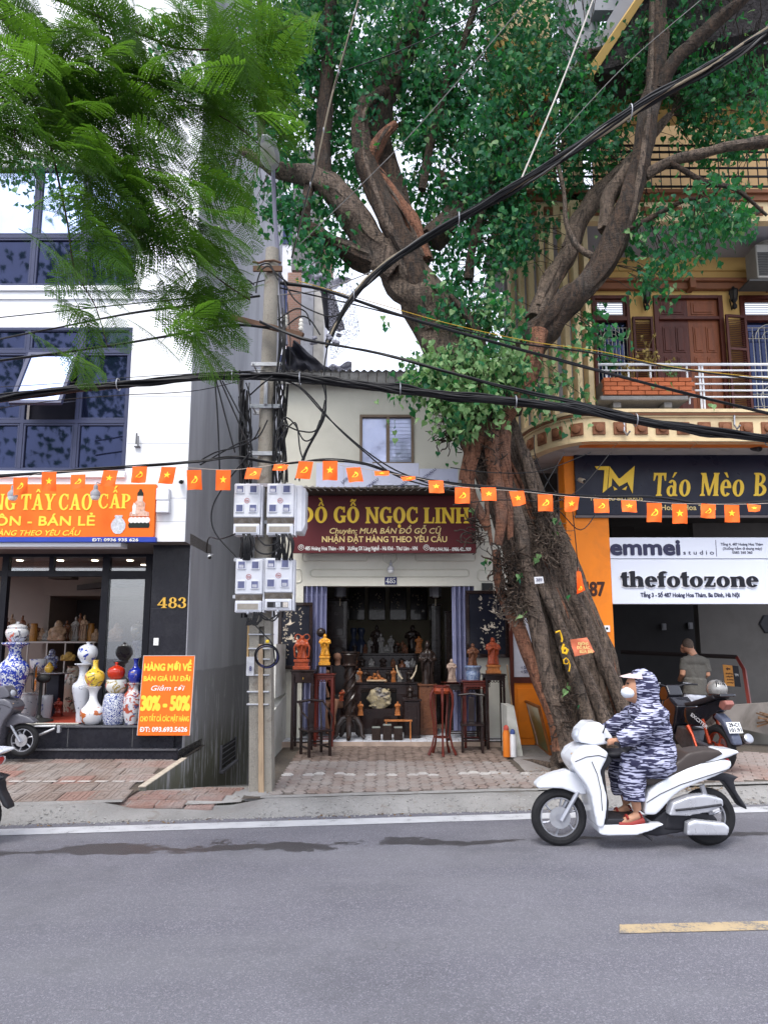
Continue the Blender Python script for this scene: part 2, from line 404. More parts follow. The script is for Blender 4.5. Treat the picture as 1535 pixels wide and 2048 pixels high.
# ================================================================== THE GROUND
def kb(X): return 7.43+(X)*.115             # foot of the kerb apron
def kt(X): return kb(X)+.34                 # its top edge
def zp(Y, X=0): return .12+.03*max(0, min(Y, 10.4)-7.4)   # pavement rises gently towards the shops
AL0, AL1 = -2.71, -1.62                     # the alley between the two houses
def zr(Y):                                  # alley ramp: low hump, then down to the back
 if Y < 8.1: return .0+.10*min(1, (Y-6.8)/1.0)
 return .10-.185*(Y-8.1)

def asphalt_mat():
 t = NT('asphalt'); co = t.tc.outputs['Object']
 n1 = t.noise(1.1, 4, co); n2 = t.noise(160, 2, co, .7); n3 = t.n('TexVoronoi', Scale=115., Vector=co).outputs['Color']
 sp = t.sep(n3)[0]
 base = t.mix(t.mapr(n1, .3, .7), (.125, .122, .148), (.17, .166, .195))
 base = t.mix(t.mapr(sp, .66, .95, 0, .8), base, (.27, .265, .30)); base = t.mix(t.mapr(n2, .47, .66, 0, .85), base, (.055, .055, .068)); base = t.mix(t.mapr(t.noise(34, 3, co, .7), .55, .7, 0, .5), base, (.07, .07, .082))
 # broad grey stains and tyre-polished bands along the lane
 mp = t.n('Mapping', Vector=co); mp.inputs['Scale'].default_value = (.25, 1.6, 1); mp.inputs['Rotation'].default_value = (0, 0, -.1)
 base = t.mix(t.mapr(t.noise(1.2, 5, mp.outputs[0]), .42, .7, 0, .45), base, (.19, .19, .205)); base = t.mix(t.mapr(t.noise(.45, 6, co, .7), .5, .62, 0, .35), base, (.07, .07, .08)); base = t.mix(t.mapr(t.noise(9, 5, co, .75), .66, .7, 0, .5), base, (.05, .05, .055))
 # damp patches where water runs along the gutter side of the lane
 xyz = t.sep(); line = t.math('SUBTRACT', xyz[1], t.math('MULTIPLY', xyz[0], .085))
 mp2 = t.n('Mapping', Vector=co); mp2.inputs['Scale'].default_value = (1.1, 2.4, 1)
 wn = t.math('ADD', t.math('MULTIPLY', t.noise(1.1, 5, mp2.outputs[0], .6), .8), t.math('MULTIPLY', t.noise(7, 8, co, .85), .5))
 ctr = t.math('ABSOLUTE', t.math('SUBTRACT', line, 6.38))
 lim = t.mapr(xyz[0], -1.2, 1.8, .26, .0)
 wet = t.mapr(t.math('SUBTRACT', t.math('ADD', t.math('MULTIPLY', wn, 1.0), t.math('MULTIPLY', lim, .42)), t.math('MULTIPLY', ctr, .95)), .635, .65)
 wet = t.math('MULTIPLY', wet, t.mapr(ctr, .50, .44))
 base = t.mix(t.math('MULTIPLY', wet, .85), base, (.03, .028, .03))
 crack = t.n('TexVoronoi', feature='DISTANCE_TO_EDGE', Scale=.9, Vector=t.n('VectorMath', operation='ADD', i0=co, i1=t.n('TexNoise', Scale=3., Vector=co).outputs['Color']).outputs[0]).outputs['Distance']
 cm = t.math('MULTIPLY', t.mapr(crack, 0, .006, 1, 0), t.mapr(n1, .5, .6))
 base = t.mix(t.math('MULTIPLY', cm, .35), base, (.03, .03, .03))
 t.col(base); t.rough(t.mapr(wet, 0, 1, .82, .42)); t.bump(t.math('ADD', sp, t.math('MULTIPLY', n2, .8)), .8, .008); return t.m
def concrete_mat(name='concrete', a=(.175, .17, .165), b=(.27, .262, .255), brown=.5):
 t = NT(name); co = t.tc.outputs['Object']
 n1 = t.noise(1.7, 6, co, .62); n2 = t.noise(55, 4, co, .7); v = t.n('TexVoronoi', Scale=60., Vector=co).outputs['Distance']
 base = t.mix(t.mapr(n1, .3, .7), a, b); base = t.mix(t.mapr(n2, .52, .72, 0, .7), base, (.14, .13, .12))
 base = t.mix(t.mapr(v, .0, .25, .5, 0), base, (.33, .32, .31))
 base = t.mix(t.math('MULTIPLY', t.mapr(t.noise(4.3, 6, co, .7, 1.), .56, .68), brown), base, (.12, .085, .06))
 t.col(base); t.b.inputs['Roughness'].default_value = .9; t.bump(t.math('ADD', n2, t.math('MULTIPLY', n1, .8)), .7, .012); return t.m
def line_mat(name, c, hole=.62):
 t = NT(name); co = t.tc.outputs['Object']
 n = t.noise(70, 4, co, .7); n2 = t.noise(5, 5, co, .6); base = t.mix(t.mapr(n2, .3, .7), c, tuple(x*.8 for x in c))
 base = t.mix(t.mapr(t.math('ADD', t.math('MULTIPLY', n, .5), t.math('MULTIPLY', n2, .5)), hole-.1, hole-.02), base, (.13, .13, .14))
 t.col(base); t.b.inputs['Roughness'].default_value = .75; t.bump(n, .3, .004); return t.m
M_ASPH = asphalt_mat(); M_CONC = concrete_mat()
def sheet(X0, X1, Y0, Y1, zf, nx, ny, yf0=None, yf1=None):
 m = MB()
 def fn(u, v):
  X = X0+(X1-X0)*u; a = yf0(X) if yf0 else Y0; b = yf1(X) if yf1 else Y1; Y = a+(b-a)*v; return V((X, Y, zf(X, Y)))
 return m.grid(fn, nx, ny)
g = MB()
g.grid(lambda u, v: V((-400+800*u, -60+ (kb(-400+800*u if abs(-400+800*u) < 14 else 14*(1 if u > .5 else -1))+60)*v, 0)), 80, 3)
struct('road', g, M_ASPH, 0)
struct('ground', sheet(-400, 400, 5.5, 800, lambda X, Y: -2.6 if Y < 60 else -2.6, 4, 4), mat('earth', (.16, .14, .11), .95), 0)
g = MB(); g.grid(lambda u, v: V((-12+24*u, 7.15+(-12+24*u)*.118+.23*(v-.5), .004)), 60, 2)
struct('edge_line', g, line_mat('white_line', (.47, .475, .50), .66), 0)
a = G(1238, 1850); b = G(1238, 1868); c = G(1535, 1843); d = G(1535, 1862); dx = (c-a); k = 3.2
g = MB(); g.add([V((b.x, b.y, .004)), V((a.x, a.y, .004)), V((a.x+dx.x*k, a.y+dx.y*k, .004)), V((b.x+dx.x*k, b.y+dx.y*k, .004))], [(0, 1, 2, 3)])
struct('centre_line', g, line_mat('yellow_line', (.42, .32, .19), .60), 0)

def apz(X, u):      # apron profile with knobbly concrete
 h = .12*sin(min(1, u*1.25)*pi/2)**.8
 if AL0-.25 < X < AL1+.35:
  c = min(1, max(0, min((X-(AL0-.25))/.35, (AL1+.35-X)/.35))); h = h*(1-c)+c*.055*u
 return h+.012*noise.noise(V((X*4, u*2, 0)))*(1 if u > .05 else 0)+.004*noise.noise(V((X*17, u*7, 3)))
g = MB(); g.grid(lambda u, v: V((-14+28*u, kb(-14+28*u)+.34*v+.03*noise.noise(V(((-14+28*u)*2.3, 5, 0)))*(1-v), apz(-14+28*u, v))), 420, 8)
struct('kerb', g, M_CONC, 50)
# pavement beds; tiles are laid on them
bed = concrete_mat('mortar_bed', (.045, .035, .028), (.10, .08, .06), .6)
PV_L = struct('pavement', sheet(-14, AL0-.04, 0, 10.9, lambda X, Y: zp(Y)-.004, 14, 14, kt), bed, 0)
PV_C = struct('pavement', sheet(AL1+.1, 2.55, 0, 11.3, lambda X, Y: zp(Y)-.010, 14, 14, kt), bed, 0)
PV_R = struct('pavement', sheet(2.55, 14, 0, 11.0, lambda X, Y: zp(Y)-.010, 14, 14, kt), bed, 0)
struct('alley_ramp', sheet(AL0-.04, AL1+.1, 0, 16, lambda X, Y: zr(Y)+.012*noise.noise(V((X*3, Y*3, 0))), 18, 90, kt), concrete_mat('ramp_concrete', (.25, .24, .23), (.36, .35, .34), .6), 50)
# fillet of mortar along the pavement front
for x0, x1 in ((-14, AL0-.02), (AL1+.3, 14)):
 g = MB(); g.grid(lambda u, v: V((x0+(x1-x0)*u, kt(x0+(x1-x0)*u)-.02+v*(.10+.09*noise.noise(V(((x0+(x1-x0)*u)*2.1, 1, 2)))), .118+.012*sin(v*pi)+zp(kt(x0+(x1-x0)*u)+v*.1)-.12)), int((x1-x0)*14), 4)
 struct('kerb', g, M_CONC, 50)

def paver_mat(name, c1, c2, groove=False):
 t = NT(name); co = t.tc.outputs['Object']; oi = t.n('ObjectInfo')
 rr = t.n('TexWhiteNoise', noise_dimensions='1D'); t.t.links.new(oi.outputs['Random'], rr.inputs['W'])
 base = t.mix(rr.outputs['Value'], c1, c2)
 gco = t.n('NewGeometry').outputs['Position']
 n = t.noise(1.3, 5, gco, .65); base = t.mix(t.mapr(n, .4, .62, 0, .75), base, (.29, .265, .25))
 n2 = t.noise(45, 4, gco, .7); base = t.mix(t.mapr(n2, .5, .7, 0, .55), base, (.10, .07, .055))
 t.col(base); t.b.inputs['Roughness'].default_value = .85; t.bump(n2, .4, .006); return t.m
MHEX = paver_mat('hex_paver_clay', (.185, .13, .11), (.215, .185, .17))
MHEXW = paver_mat('hex_paver_limed', (.42, .40, .39), (.52, .50, .48))
s = .085; px_, py_ = 1.5*s, s*sqrt(3); hexes = []
def hexm(r=.0765, h=.02, key=0):
 rnd = random.Random(key); m = MB(); pts = [(r*(1+rnd.uniform(-.03, .02))*cos(radians(60*i)), r*(1+rnd.uniform(-.03, .02))*sin(radians(60*i))) for i in range(6)]
 q = [V((x, y, -h)) for x, y in pts]+[V((x, y, 0)) for x, y in pts]+[V((x*.9, y*.9, .004)) for x, y in pts]
 return m.add(q, [(i, (i+1) % 6, (i+1) % 6+6, i+6) for i in range(6)]+[(i+6, (i+1) % 6+6, (i+1) % 6+12, i+12) for i in range(6)]+[tuple(range(12, 18))])
HM = [hexm(key=i).mesh('paver', MHEX, smooth=0) for i in range(5)]; HMW = hexm(key=9).mesh('paver', MHEXW, smooth=0)
for i in range(-13, 22):
 for j in range(0, 26):
  X = i*px_+.35; Y = 7.52+j*py_+(py_/2 if i % 2 else 0)
  if X < AL1+.42+.1*noise.noise(V((0, Y, 0))) or X > 2.72 or Y < kt(X)+.10 or Y > 10.75: continue
  if X > 1.75 and Y > 8.95+.3*noise.noise(V((X, 4, 0))): continue
  hexes.append((Y, X))
hexes.sort(); rh = random.Random(3); far = MB()
lo_hex = hexm()
for k, (Y, X) in enumerate(hexes):
 z = zp(Y)+rh.uniform(-.004, .004)+.004; tilt = (rh.uniform(-.02, .02)+.05, rh.uniform(-.02, .02), rh.uniform(-.03, .03)+(3.14159 if rh.random() < .5 else 0))
 if tilt[2] > 1: tilt = (-tilt[0], tilt[1], tilt[2])
 white = abs(Y-(8.74+X*.04)) < .07 and rh.random() < .85
 if k < 300: inst('paver', HMW if white else rh.choice(HM), PV_C, (X, Y, z), tilt)
 else:
  M = Matrix.Translation((X, Y, z)) @ Matrix.Rotation(tilt[2], 4, 'Z') @ Matrix.Rotation(abs(tilt[0]), 4, 'X'); lo = lo_hex; far.merge(lo, M)
part('far_pavers', far, mat('far_paver_clay', (.20, .15, .125), .85, .45, 9, .3, 60, dirt=.5, dcol=(.07, .05, .04)), PV_C, 'clay hexagon pavers laid towards the shop step', 0, kind='stuff')

# left pavement: square pavers with a pressed pattern
def relief_tile(w, d, key, c):
 m = MB(); m.bb(-w/2+.006, w/2-.006, -d/2+.006, d/2-.006, -.02, .002)
 def bar(x0, x1, y0, y1): m.bb(x0*w, x1*w, y0*d, y1*d, 0, .007)
 for sx in (-1, 1):
  o = sx*.25-.2
  bar(o-.02, o+.05, -.44, .44); bar(o+.10, o+.40, .30, .44); bar(o+.10, o+.40, -.44, -.30); bar(o+.33, o+.40, -.26, .26); bar(o+.10, o+.17, -.26, .26); bar(o+.2, o+.3, -.08, .08)
 return m
MSQ = paver_mat('square_paver_clay', (.19, .13, .105), (.21, .175, .155)); MSQR = paver_mat('square_paver_red', (.27, .15, .125), (.23, .145, .12))
MSQW = paver_mat('square_paver_limed', (.55, .53, .52), (.45, .42, .40))
TM = [relief_tile(.4, .4, k, 0).mesh('paver', (MSQ, MSQ, MSQR)[k], smooth=0) for k in range(3)]
for j in range(6):
 for i in range(9):
  X = AL0-.28-i*.402-(.2 if j % 2 else 0)+.13; Y = 7.63+j*.402+(X+3.4)*.115
  if X > AL0-.2: X = AL0-.245
  if Y > 9.7: continue
  inst('paver', rh.choice(TM), PV_L, (X, Y, zp(Y)+.006+rh.uniform(-.002, .002)), (.05, rh.uniform(-.006, .006), .112))
g = MB()
for i in range(14): g.bb(AL0-.10-i*.2-.16, AL0-.10-i*.2+rh.uniform(-.02, 0), 8.27, 8.33, zp(8.3)+.012, zp(8.3)+.018)
part('painted_line', g, MSQW, PV_L, smooth=0)
# red relief tiles set in the alley mouth
TR = [relief_tile(.3, .2, k, 0).mesh('paver', MSQR, smooth=0) for k in range(1)]
ar = bpy.data.objects['alley_ramp']
for j in range(5):
 for i in range(-1, 4):
  X = AL0+.16+i*.305+.06*j; Y = 7.54+j*.205
  if X > AL1-.12 or (j > 2 and i < 1): continue
  inst('paver', TR[0], ar, (X, Y, (zr(Y) if Y > kt(X) else .055*(Y-kb(X))/.34)+.006), (.09 if Y < 7.6 else .02, 0, rh.uniform(-.02, .02)))
# right pavement: small red bricks laid on the slant
BRK = paver_mat('pavement_brick', (.22, .12, .095), (.26, .17, .14)); m = MB().box((0, 0, -.01), (.21, .098, .024), None, .006); bme = m.mesh('brick', BRK, smooth=0)
cnt = 0; ang = radians(-24)
cand = []
for i in range(-30, 60):
 for j in range(-60, 60):
  lx = i*.218+(.109 if j % 2 else 0); ly = j*.106; X = 4.2+lx*cos(ang)-ly*sin(ang); Y = 8.8+lx*sin(ang)+ly*cos(ang)
  if X > 3.35 and X < 6.0 and Y > kt(X)+.16 and Y < 10.2: cand.append((Y-X*.2, X, Y))
cand.sort(); g = MB()
for k, (_, X, Y) in enumerate(cand):
 if X < Y*.58 and k % 1 == 0 and cnt < 300: inst('brick', bme, PV_R, (X, Y, zp(Y)+rh.uniform(-.003, .003)), (.05, 0, ang)); cnt += 1
 else: g.merge(m, Matrix.Translation((X, Y, zp(Y))) @ Matrix.Rotation(ang, 4, 'Z'))
part('outer_bricks', g, mat('outer_brick_clay', (.30, .13, .09), .85, .3, 6, .3, 60), PV_R, smooth=0, kind='stuff')
g = MB()  # concrete screed round the tree root
g.grid(lambda u, v: V((1.75+1.7*u, 7.95+2.9*v, zp(7.95+2.9*v)+.004+.016*noise.noise(V((u*6, v*9, 0)))-.05*(1 if min(u, v, 1-u, 1-v) < .02 else 0))), 40, 60)
struct('pavement', g, concrete_mat('screed', (.20, .18, .17), (.31, .29, .28), .8), 50)
# litter, gravel and dead leaves along the kerb
g = MB(); rl = random.Random(11)
for k in range(420):
 r = rl.random()
 if r < .35: X = rl.uniform(-3.8, 4.2); Y = kb(X)-rl.random()**2*.15; z = .002
 elif r < .6: X, Y = rl.gauss(3.52, .14), rl.gauss(8.02, .1); z = .135
 elif r < .85: X, Y = rl.gauss(2.12, .22), rl.gauss(8.75, .14); z = zp(Y)+.012
 else: X = rl.uniform(-3.8, 4.2); Y = kt(X)+rl.random()*.5; z = zp(Y)+.008
 a = rl.uniform(0, 6); q = rl.uniform(.008, .028); h = rl.uniform(.002, .012)
 g.add([V((X+q*cos(a), Y+q*sin(a), z)), V((X+q*.5*cos(a+1.8), Y+q*.5*sin(a+1.8), z+h)), V((X-q*cos(a), Y-q*sin(a), z+h*.4)), V((X+q*.4*cos(a-1.6), Y+q*.4*sin(a-1.6), z))], [(0, 1, 2, 3)])
struct('leaf_litter', g, mat('dead_leaf', (.17, .11, .06), .8, .6, 30), 0, 'stuff')
g = MB()
for k in range(1500):
 X = rl.uniform(-4.4, 4.6); Y = kb(X)+rl.gauss(-.01, .03)+(.25*rl.random() if rl.random() < .4 else 0)
 if AL0-.3 < X < AL1+.3 and Y > kb(X)+.05: continue
 q = rl.uniform(.003, .010); u = (Y-kb(X))/.34; z = apz(X, u) if 0 < u < 1 else 0
 g.box((X, Y, z+q*.4), (q*2, q*1.6, q), Matrix.Rotation(rl.random()*3, 3, 'Z'))
struct('gravel', g, mat('gravel_stone', (.30, .29, .28), .9, .5, 40), 0, 'stuff')

# ================================================================== BUILDINGS
def rct(px0, px1, py0, py1, Y):
 pm = (py0+py1)/2; return P(px0, pm, Y).x, P(px1, pm, Y).x, PZ(py1, Y), PZ(py0, Y)
def rb(mb, px0, px1, py0, py1, Y, d, b=0, back=True):
 """box with its front face on depth Y; d metres deep"""
 a, c, e, f = rct(px0, px1, py0, py1, Y); return mb.bb(a, c, Y, Y+d, e, f, b)
def glass_mat(name='clear_glass', tint=(.9, .93, .95), refl=.10):
 t = NT(name); o = t.t.nodes['Material Output']
 tr = t.n('BsdfTransparent'); tr.inputs[0].default_value = (*tint, 1); gl = t.n('BsdfGlossy', Roughness=.02); fr = t.n('Fresnel', IOR=1.5)
 f = t.math('ADD', fr.outputs[0], refl); mx = t.n('MixShader'); t.t.links.new(f, mx.inputs[0]); t.t.links.new(tr.outputs[0], mx.inputs[1]); t.t.links.new(gl.outputs[0], mx.inputs[2])
 t.t.links.new(mx.outputs[0], o.inputs[0]); return t.m
M_GLASS = glass_mat()
def mirror_mat(name, c, amt):
 t = NT(name); t.b.inputs['Metallic'].default_value = amt; t.b.inputs['Roughness'].default_value = .03
 t.col(t.mix(t.mapr(t.noise(2, 3), .3, .7), c, tuple(x*.8 for x in c))); t.bump(t.noise(1.4, 2), .02, .02); return t.m
M_MIRR = mirror_mat('tinted_glass', (.42, .50, .74), .95)
M_MIRR2 = mirror_mat('dark_tinted_glass', (.022, .03, .075), .7)
M_FRAME = mat('slate_frame', (.048, .055, .105), .4, .1)
M_WHITE = mat('white_cladding', (.80, .81, .84), .55, .04, 1.2, .05, 20, dirt=.12, dcol=(.5, .5, .5), ds=.8)
M_BLACK = mat('black_granite', (.016, .016, .022), .28, .2, 6, dirt=.25, dcol=(.05, .05, .055), ds=4)
M_SOFF = mat('taupe_soffit', (.16, .145, .14), .6)
def render_mat():
 t = NT('grey_render'); co = t.tc.outputs['Object']; z = t.sep()[2]
 mp = t.n('Mapping', Vector=co); mp.inputs['Scale'].default_value = (1.2, 1.2, .22)
 n = t.noise(1.6, 6, mp.outputs[0], .6); base = t.mix(t.mapr(n, .3, .7), (.28, .28, .31), (.43, .43, .47))
 wob = t.math('ADD', z, t.math('MULTIPLY', t.noise(1.5, 5), .10))
 base = t.mix(t.mapr(wob, 1.20, 1.22), (.25, .25, .27), base)
 st = t.noise(2.6, 6, t.n('Mapping', Vector=co).outputs[0], .7)
 mp3 = t.n('Mapping', Vector=co); mp3.inputs['Scale'].default_value = (5, 5, .7); s2 = t.noise(1.6, 5, mp3.outputs[0], .7)
 grn = t.math('MULTIPLY', t.mapr(t.math('ADD', z, t.math('MULTIPLY', s2, 1.3)), .95, .40), t.mapr(t.sep()[1], 11.5, 9.8))
 base = t.mix(t.math('MULTIPLY', grn, .8), base, (.075, .078, .035))
 wht = t.math('MULTIPLY', t.mapr(s2, .54, .62), t.math('MULTIPLY', t.mapr(z, 1.15, .9), t.mapr(t.sep()[1], 10.6, 9.6)))
 base = t.mix(t.math('MULTIPLY', wht, .7), base, (.5, .5, .55))
 t.col(base); t.b.inputs['Roughness'].default_value = .8; t.bump(t.noise(30, 5), .25, .01); return t.m
M_REND = render_mat()

# ---------------- house 483: white cladding, slate window walls, black shop front
YF = 9.5; XE = P(377, 900, YF).x; ZT = 15.0
B1 = thing('shop_house', 'white clad house with slate framed window walls over a black ceramics shop front', 'building', (-5, YF, .2))
w1 = rct(-150, 258, 655, 943, YF); w2 = rct(-150, 275, 335, 574, YF)
def xw(px, py): return P(px, py, YF).x
m = MB()
XR1 = w1[1]; zs = P(0, 1083, YF).z
m.bb(XR1, XE, YF, YF+.25, zs, w1[3])                                # right of the lower window wall
m.bb(-9, XR1, YF, YF+.25, P(0, 968, YF).z-.9, w1[2]-.10)
m.bb(-9, XE, YF+.001, YF+.25, w1[3], w2[2]-.09)
m.bb(w2[1], XE, YF, YF+.25, w2[2]-.09, w2[3]); m.bb(-9, XE, YF, YF+.25, w2[3], ZT)
part('wall', m, M_WHITE, B1, smooth=0)
m = MB(); m.bb(-9, XR1+.02, YF-.05, YF+.2, w1[2]-.10, w1[2], .008); m.bb(-9, XE+.01, YF-.07, YF+.2, w2[2]-.09, w2[2]-.01, .008); m.bb(-9, XE, YF-.03, YF, w2[2]-.2, w2[2]-.095)
part('sill', m, M_WHITE, B1, smooth=0)
m = MB()
for z in (zs+.28, zs+.62, 4.6, 5.3, 6.2, 7.4, 8.6, 9.8): m.bb(XR1+.01, XE-.002, YF-.0015, YF+.001, z, z+.006)
part('cladding_joint', m, mat('joint_grey', (.3, .3, .33), .8), B1, smooth=0)
m = MB(); m.bb(XE-.18, XE, YF+.25, 17.5, P(0, 1083, YF).z, ZT); m.bb(XE-.18, XE, 9.86, 17.5, -1.8, P(0, 1083, YF).z); m.bb(XE-.10, XE+.006, 9.2, YF+.35, -1.2, .16); o = part('side_wall', m, M_REND, B1, 'grey rendered side wall along the alley, mossy at its foot', smooth=0)
m = MB(); m.bb(-9, XE-.18, 15.5, 15.7, .3, ZT); part('rear_wall', m, M_SOFF, B1, smooth=0)
# thick strip of wall foot under the render
m = MB(); m.bb(XE-.012, XE+.0, 9.83, 9.845, .15, zs); part('wall_edge', m, M_REND, B1, smooth=0)
m = MB(); m.bb(XE-.06, XE+.005, YF+.01, YF+.25, zs, ZT-.5); part('corner_trim', m, M_REND, B1, smooth=0)
def window_wall(bx, cols, rows, mats_, open_at=None):
 wn = MB(); x0, x1, z0, z1 = bx; t = .045
 wn.bb(x0, x1, YF-.01, YF+.07, z1-t, z1, .004); wn.bb(x0, x1, YF-.01, YF+.07, z0, z0+t, .004); wn.bb(x1-t, x1, YF-.009, YF+.07, z0+t, z1-t, .004)
 for c in cols: wn.bb(c-.028, c+.028, YF-.005, YF+.06, z0+t, z1-t, .004)
 for r in rows: wn.bb(x0, x1-t, YF-.007, YF+.055, r-.028, r+.028, .004)
 W = part('window', wn, M_FRAME, B1, smooth=0)
 cs = [x0]+list(cols)+[x1]; rs = [z0]+list(rows)+[z1]
 for i in range(len(cs)-1):
  for j in range(len(rs)-1):
   a, b, c, d = cs[i]+.03, cs[i+1]-.03, rs[j]+.03, rs[j+1]-.03
   if b < -5.6: continue
   mt = mats_[j]
   if open_at == (i, j):
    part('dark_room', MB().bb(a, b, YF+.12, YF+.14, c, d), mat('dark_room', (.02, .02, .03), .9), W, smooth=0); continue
   f = MB(); e = .028
   f.bb(a, b, YF+.0, YF+.05, d-e, d, .003); f.bb(a, b, YF+.0, YF+.05, c, c+e, .003); f.bb(a, a+e, YF+.001, YF+.05, c+e, d-e, .003); f.bb(b-e, b, YF+.001, YF+.05, c+e, d-e, .003)
   part('sash', f, M_FRAME, W, smooth=0)
   part('pane', MB().bb(a+e, b-e, YF+.03, YF+.04, c+e, d-e), mt, W, smooth=0)
 return W, cs, rs
zr1 = [PZ(843, YF), PZ(703, YF)]; c1 = [xw(-58, 800), xw(48, 800), xw(156, 800)]
W1, cs, rs = window_wall((-9, w1[1], w1[2], w1[3]), [-6.4]+c1, zr1, [M_MIRR2, M_MIRR2, M_MIRR2], (3, 1))
# top hung sash standing open
a, b, c, d = cs[3]+.03, cs[4]-.03, rs[1]+.03, rs[2]-.03; hinge = V((0, YF-.01, d)); Mx = Matrix.Translation(hinge) @ Matrix.Rotation(radians(-24), 4, 'X') @ Matrix.Translation(-hinge)
f = MB(); e = .05; t = MB(); t.bb(a, b, YF-.03, YF+.02, d-e, d); t.bb(a, b, YF-.03, YF+.02, c, c+e); t.bb(a, a+e, YF-.03, YF+.02, c+e, d-e); t.bb(b-e, b, YF-.03, YF+.02, c+e, d-e); f.merge(t, Mx)
SA = part('open_sash', f, M_FRAME, B1, 'top hung window sash standing open', smooth=0)
t = MB(); t.bb(a+e, b-e, YF-.01, YF, c+e, d-e); f = MB(); f.merge(t, Mx); part('pane', f, M_MIRR, SA, smooth=0)
f = MB(); lo = Mx @ V((b-.03, YF, c+.02)); f.tube([lo, (b, YF+.05, c+.30)], .007, 5); part('stay_arm', f, mat('steel', (.5, .5, .52), .3, metal=1), SA)
zr2 = [PZ(473, YF)]; c2 = [xw(-60, 430), xw(74, 430), xw(172, 430)]
W2, _, _ = window_wall((-9, w2[1], w2[2], w2[3]), [-6.6]+c2, zr2, [M_MIRR2, M_MIRR])
# soffit and shop front
YG = 10.85; zg0 = .62
m = MB(); m.bb(-9, XE, YF+.02, YG+.15, zs-.002, zs+.16); part('soffit', m, M_SOFF, B1, smooth=0)
m = MB(); m.bb(-9, XE-.01, YF-.012, YF+.02, zs-.16, zs+.06);
YPI = 9.84; XP = P(302, 1200, YPI).x; XPR = P(388, 1200, YPI).x
m2 = MB(); m2.bb(XP, XE-.19, YPI, YG+.2, .2, zs-.003, 0); m2.bb(XE-.191, XE-.012, YPI, YPI+.02, .2, zs-.003); o = part('pillar', m2, M_BLACK, B1, 'black panelled pillar', 0)
m = MB(); zj = PZ(1217, YPI); m.bb(XP+.003, XE-.02, YPI-.0025, YPI, zj-.002, zj+.003); part('panel_joint', m, mat('joint_dark', (.06, .06, .07), .6), B1, smooth=0)
m = MB(); serif(m, '483', P(316, 1205, YPI).x, P(374, 1205, YPI).x, PZ(1216, YPI), PZ(1195, YPI)-PZ(1216, YPI), YPI, .02)
part('house_number', m, mat('brass', (.72, .42, .08), .28, .05, metal=.9), B1, smooth=0)
m = MB(); rb(m, 307, 317, 1276, 1291, YPI-.02, .02, .004); rb(m, 310.5, 313.5, 1281, 1287, YPI-.026, .008, .002); o = part('light_switch', m, mat('white_plastic', (.8, .8, .8), .4), B1, smooth=0)
# plinth of black granite in two steps, red carpet on top
m = MB(); m.bb(-9, XE+.0, 9.62, YG+.0, .15, zg0-.30, .006); m.bb(-9, XE-.12, 9.80, YG+.2, .15, zg0, .006)
part('plinth', m, M_BLACK, B1, smooth=0)
m = MB(); m.bb(-9, XE-.02, 9.60, 9.64, zg0-.305, zg0-.285); m.bb(-9, XE-.14, 9.78, 9.82, zg0-.02, zg0+.004); part('step_nosing', m, mat('nosing', (.10, .10, .11), .3), B1, smooth=0)
m = MB()
for x in (-5.3, -4.4, -3.5): m.bb(x, x+.004, 9.798, 9.8, .33, zg0-.02)
part('granite_joint', m, mat('joint_pale', (.2, .2, .2), .6), B1, smooth=0)
m = MB(); m.bb(-9, P(170, 1440, 10.2).x, 10.02, 15.4, zg0+.004, zg0+.012); part('carpet', m, mat('red_carpet', (.30, .045, .025), .95, .15, 8, .5, 200), B1, smooth=0)
m = MB(); m.bb(-9, P(170, 1440, 10.2).x, 9.995, 10.02, zg0+.002, zg0+.016); part('carpet_edge', m, mat('pale_trim', (.6, .57, .5), .5), B1, smooth=0)
# glazing frame
fx = [P(p, 1200, YG).x for p in (-60, 8, 210, 296)]
zt0 = PZ(1113, YG); zt1 = PZ(1142, YG); zt2 = PZ(1152, YG)
m = MB(); m.bb(-9, XP, YG-.03, YG+.06, zt0-.01, zs-.003); m.bb(-9, XP, YG-.03, YG+.06, zt2-.01, zt1)
for i, x in enumerate(fx):
 wd = (.04, .05, .055, .05)[i]; m.bb(x-wd, x+wd, YG-.035, YG+.065, zg0, zt0)
x = P(105, 1125, YG).x; m.bb(x-.035, x+.035, YG-.03, YG+.06, zt1, zt0)
m.bb(fx[2], fx[3], YG-.03, YG+.06, PZ(1158, YG), zt2-.005)
part('shop_frame', m, mat('black_frame', (.012, .012, .02), .35, .1), B1, smooth=0)
for a, b, c, d in ((-5.6, fx[1]-.05, zt1, zt0), (fx[1]+.05, x-.035, zt1, zt0), (x+.035, fx[2]-.055, zt1, zt0), (fx[2]+.055, fx[3]-.05, zt1, zt0), (fx[2]+.055, fx[3]-.05, zg0, PZ(1158, YG))):
 part('pane', MB().bb(a, b, YG+.01, YG+.018, c, d), M_GLASS, B1, smooth=0)
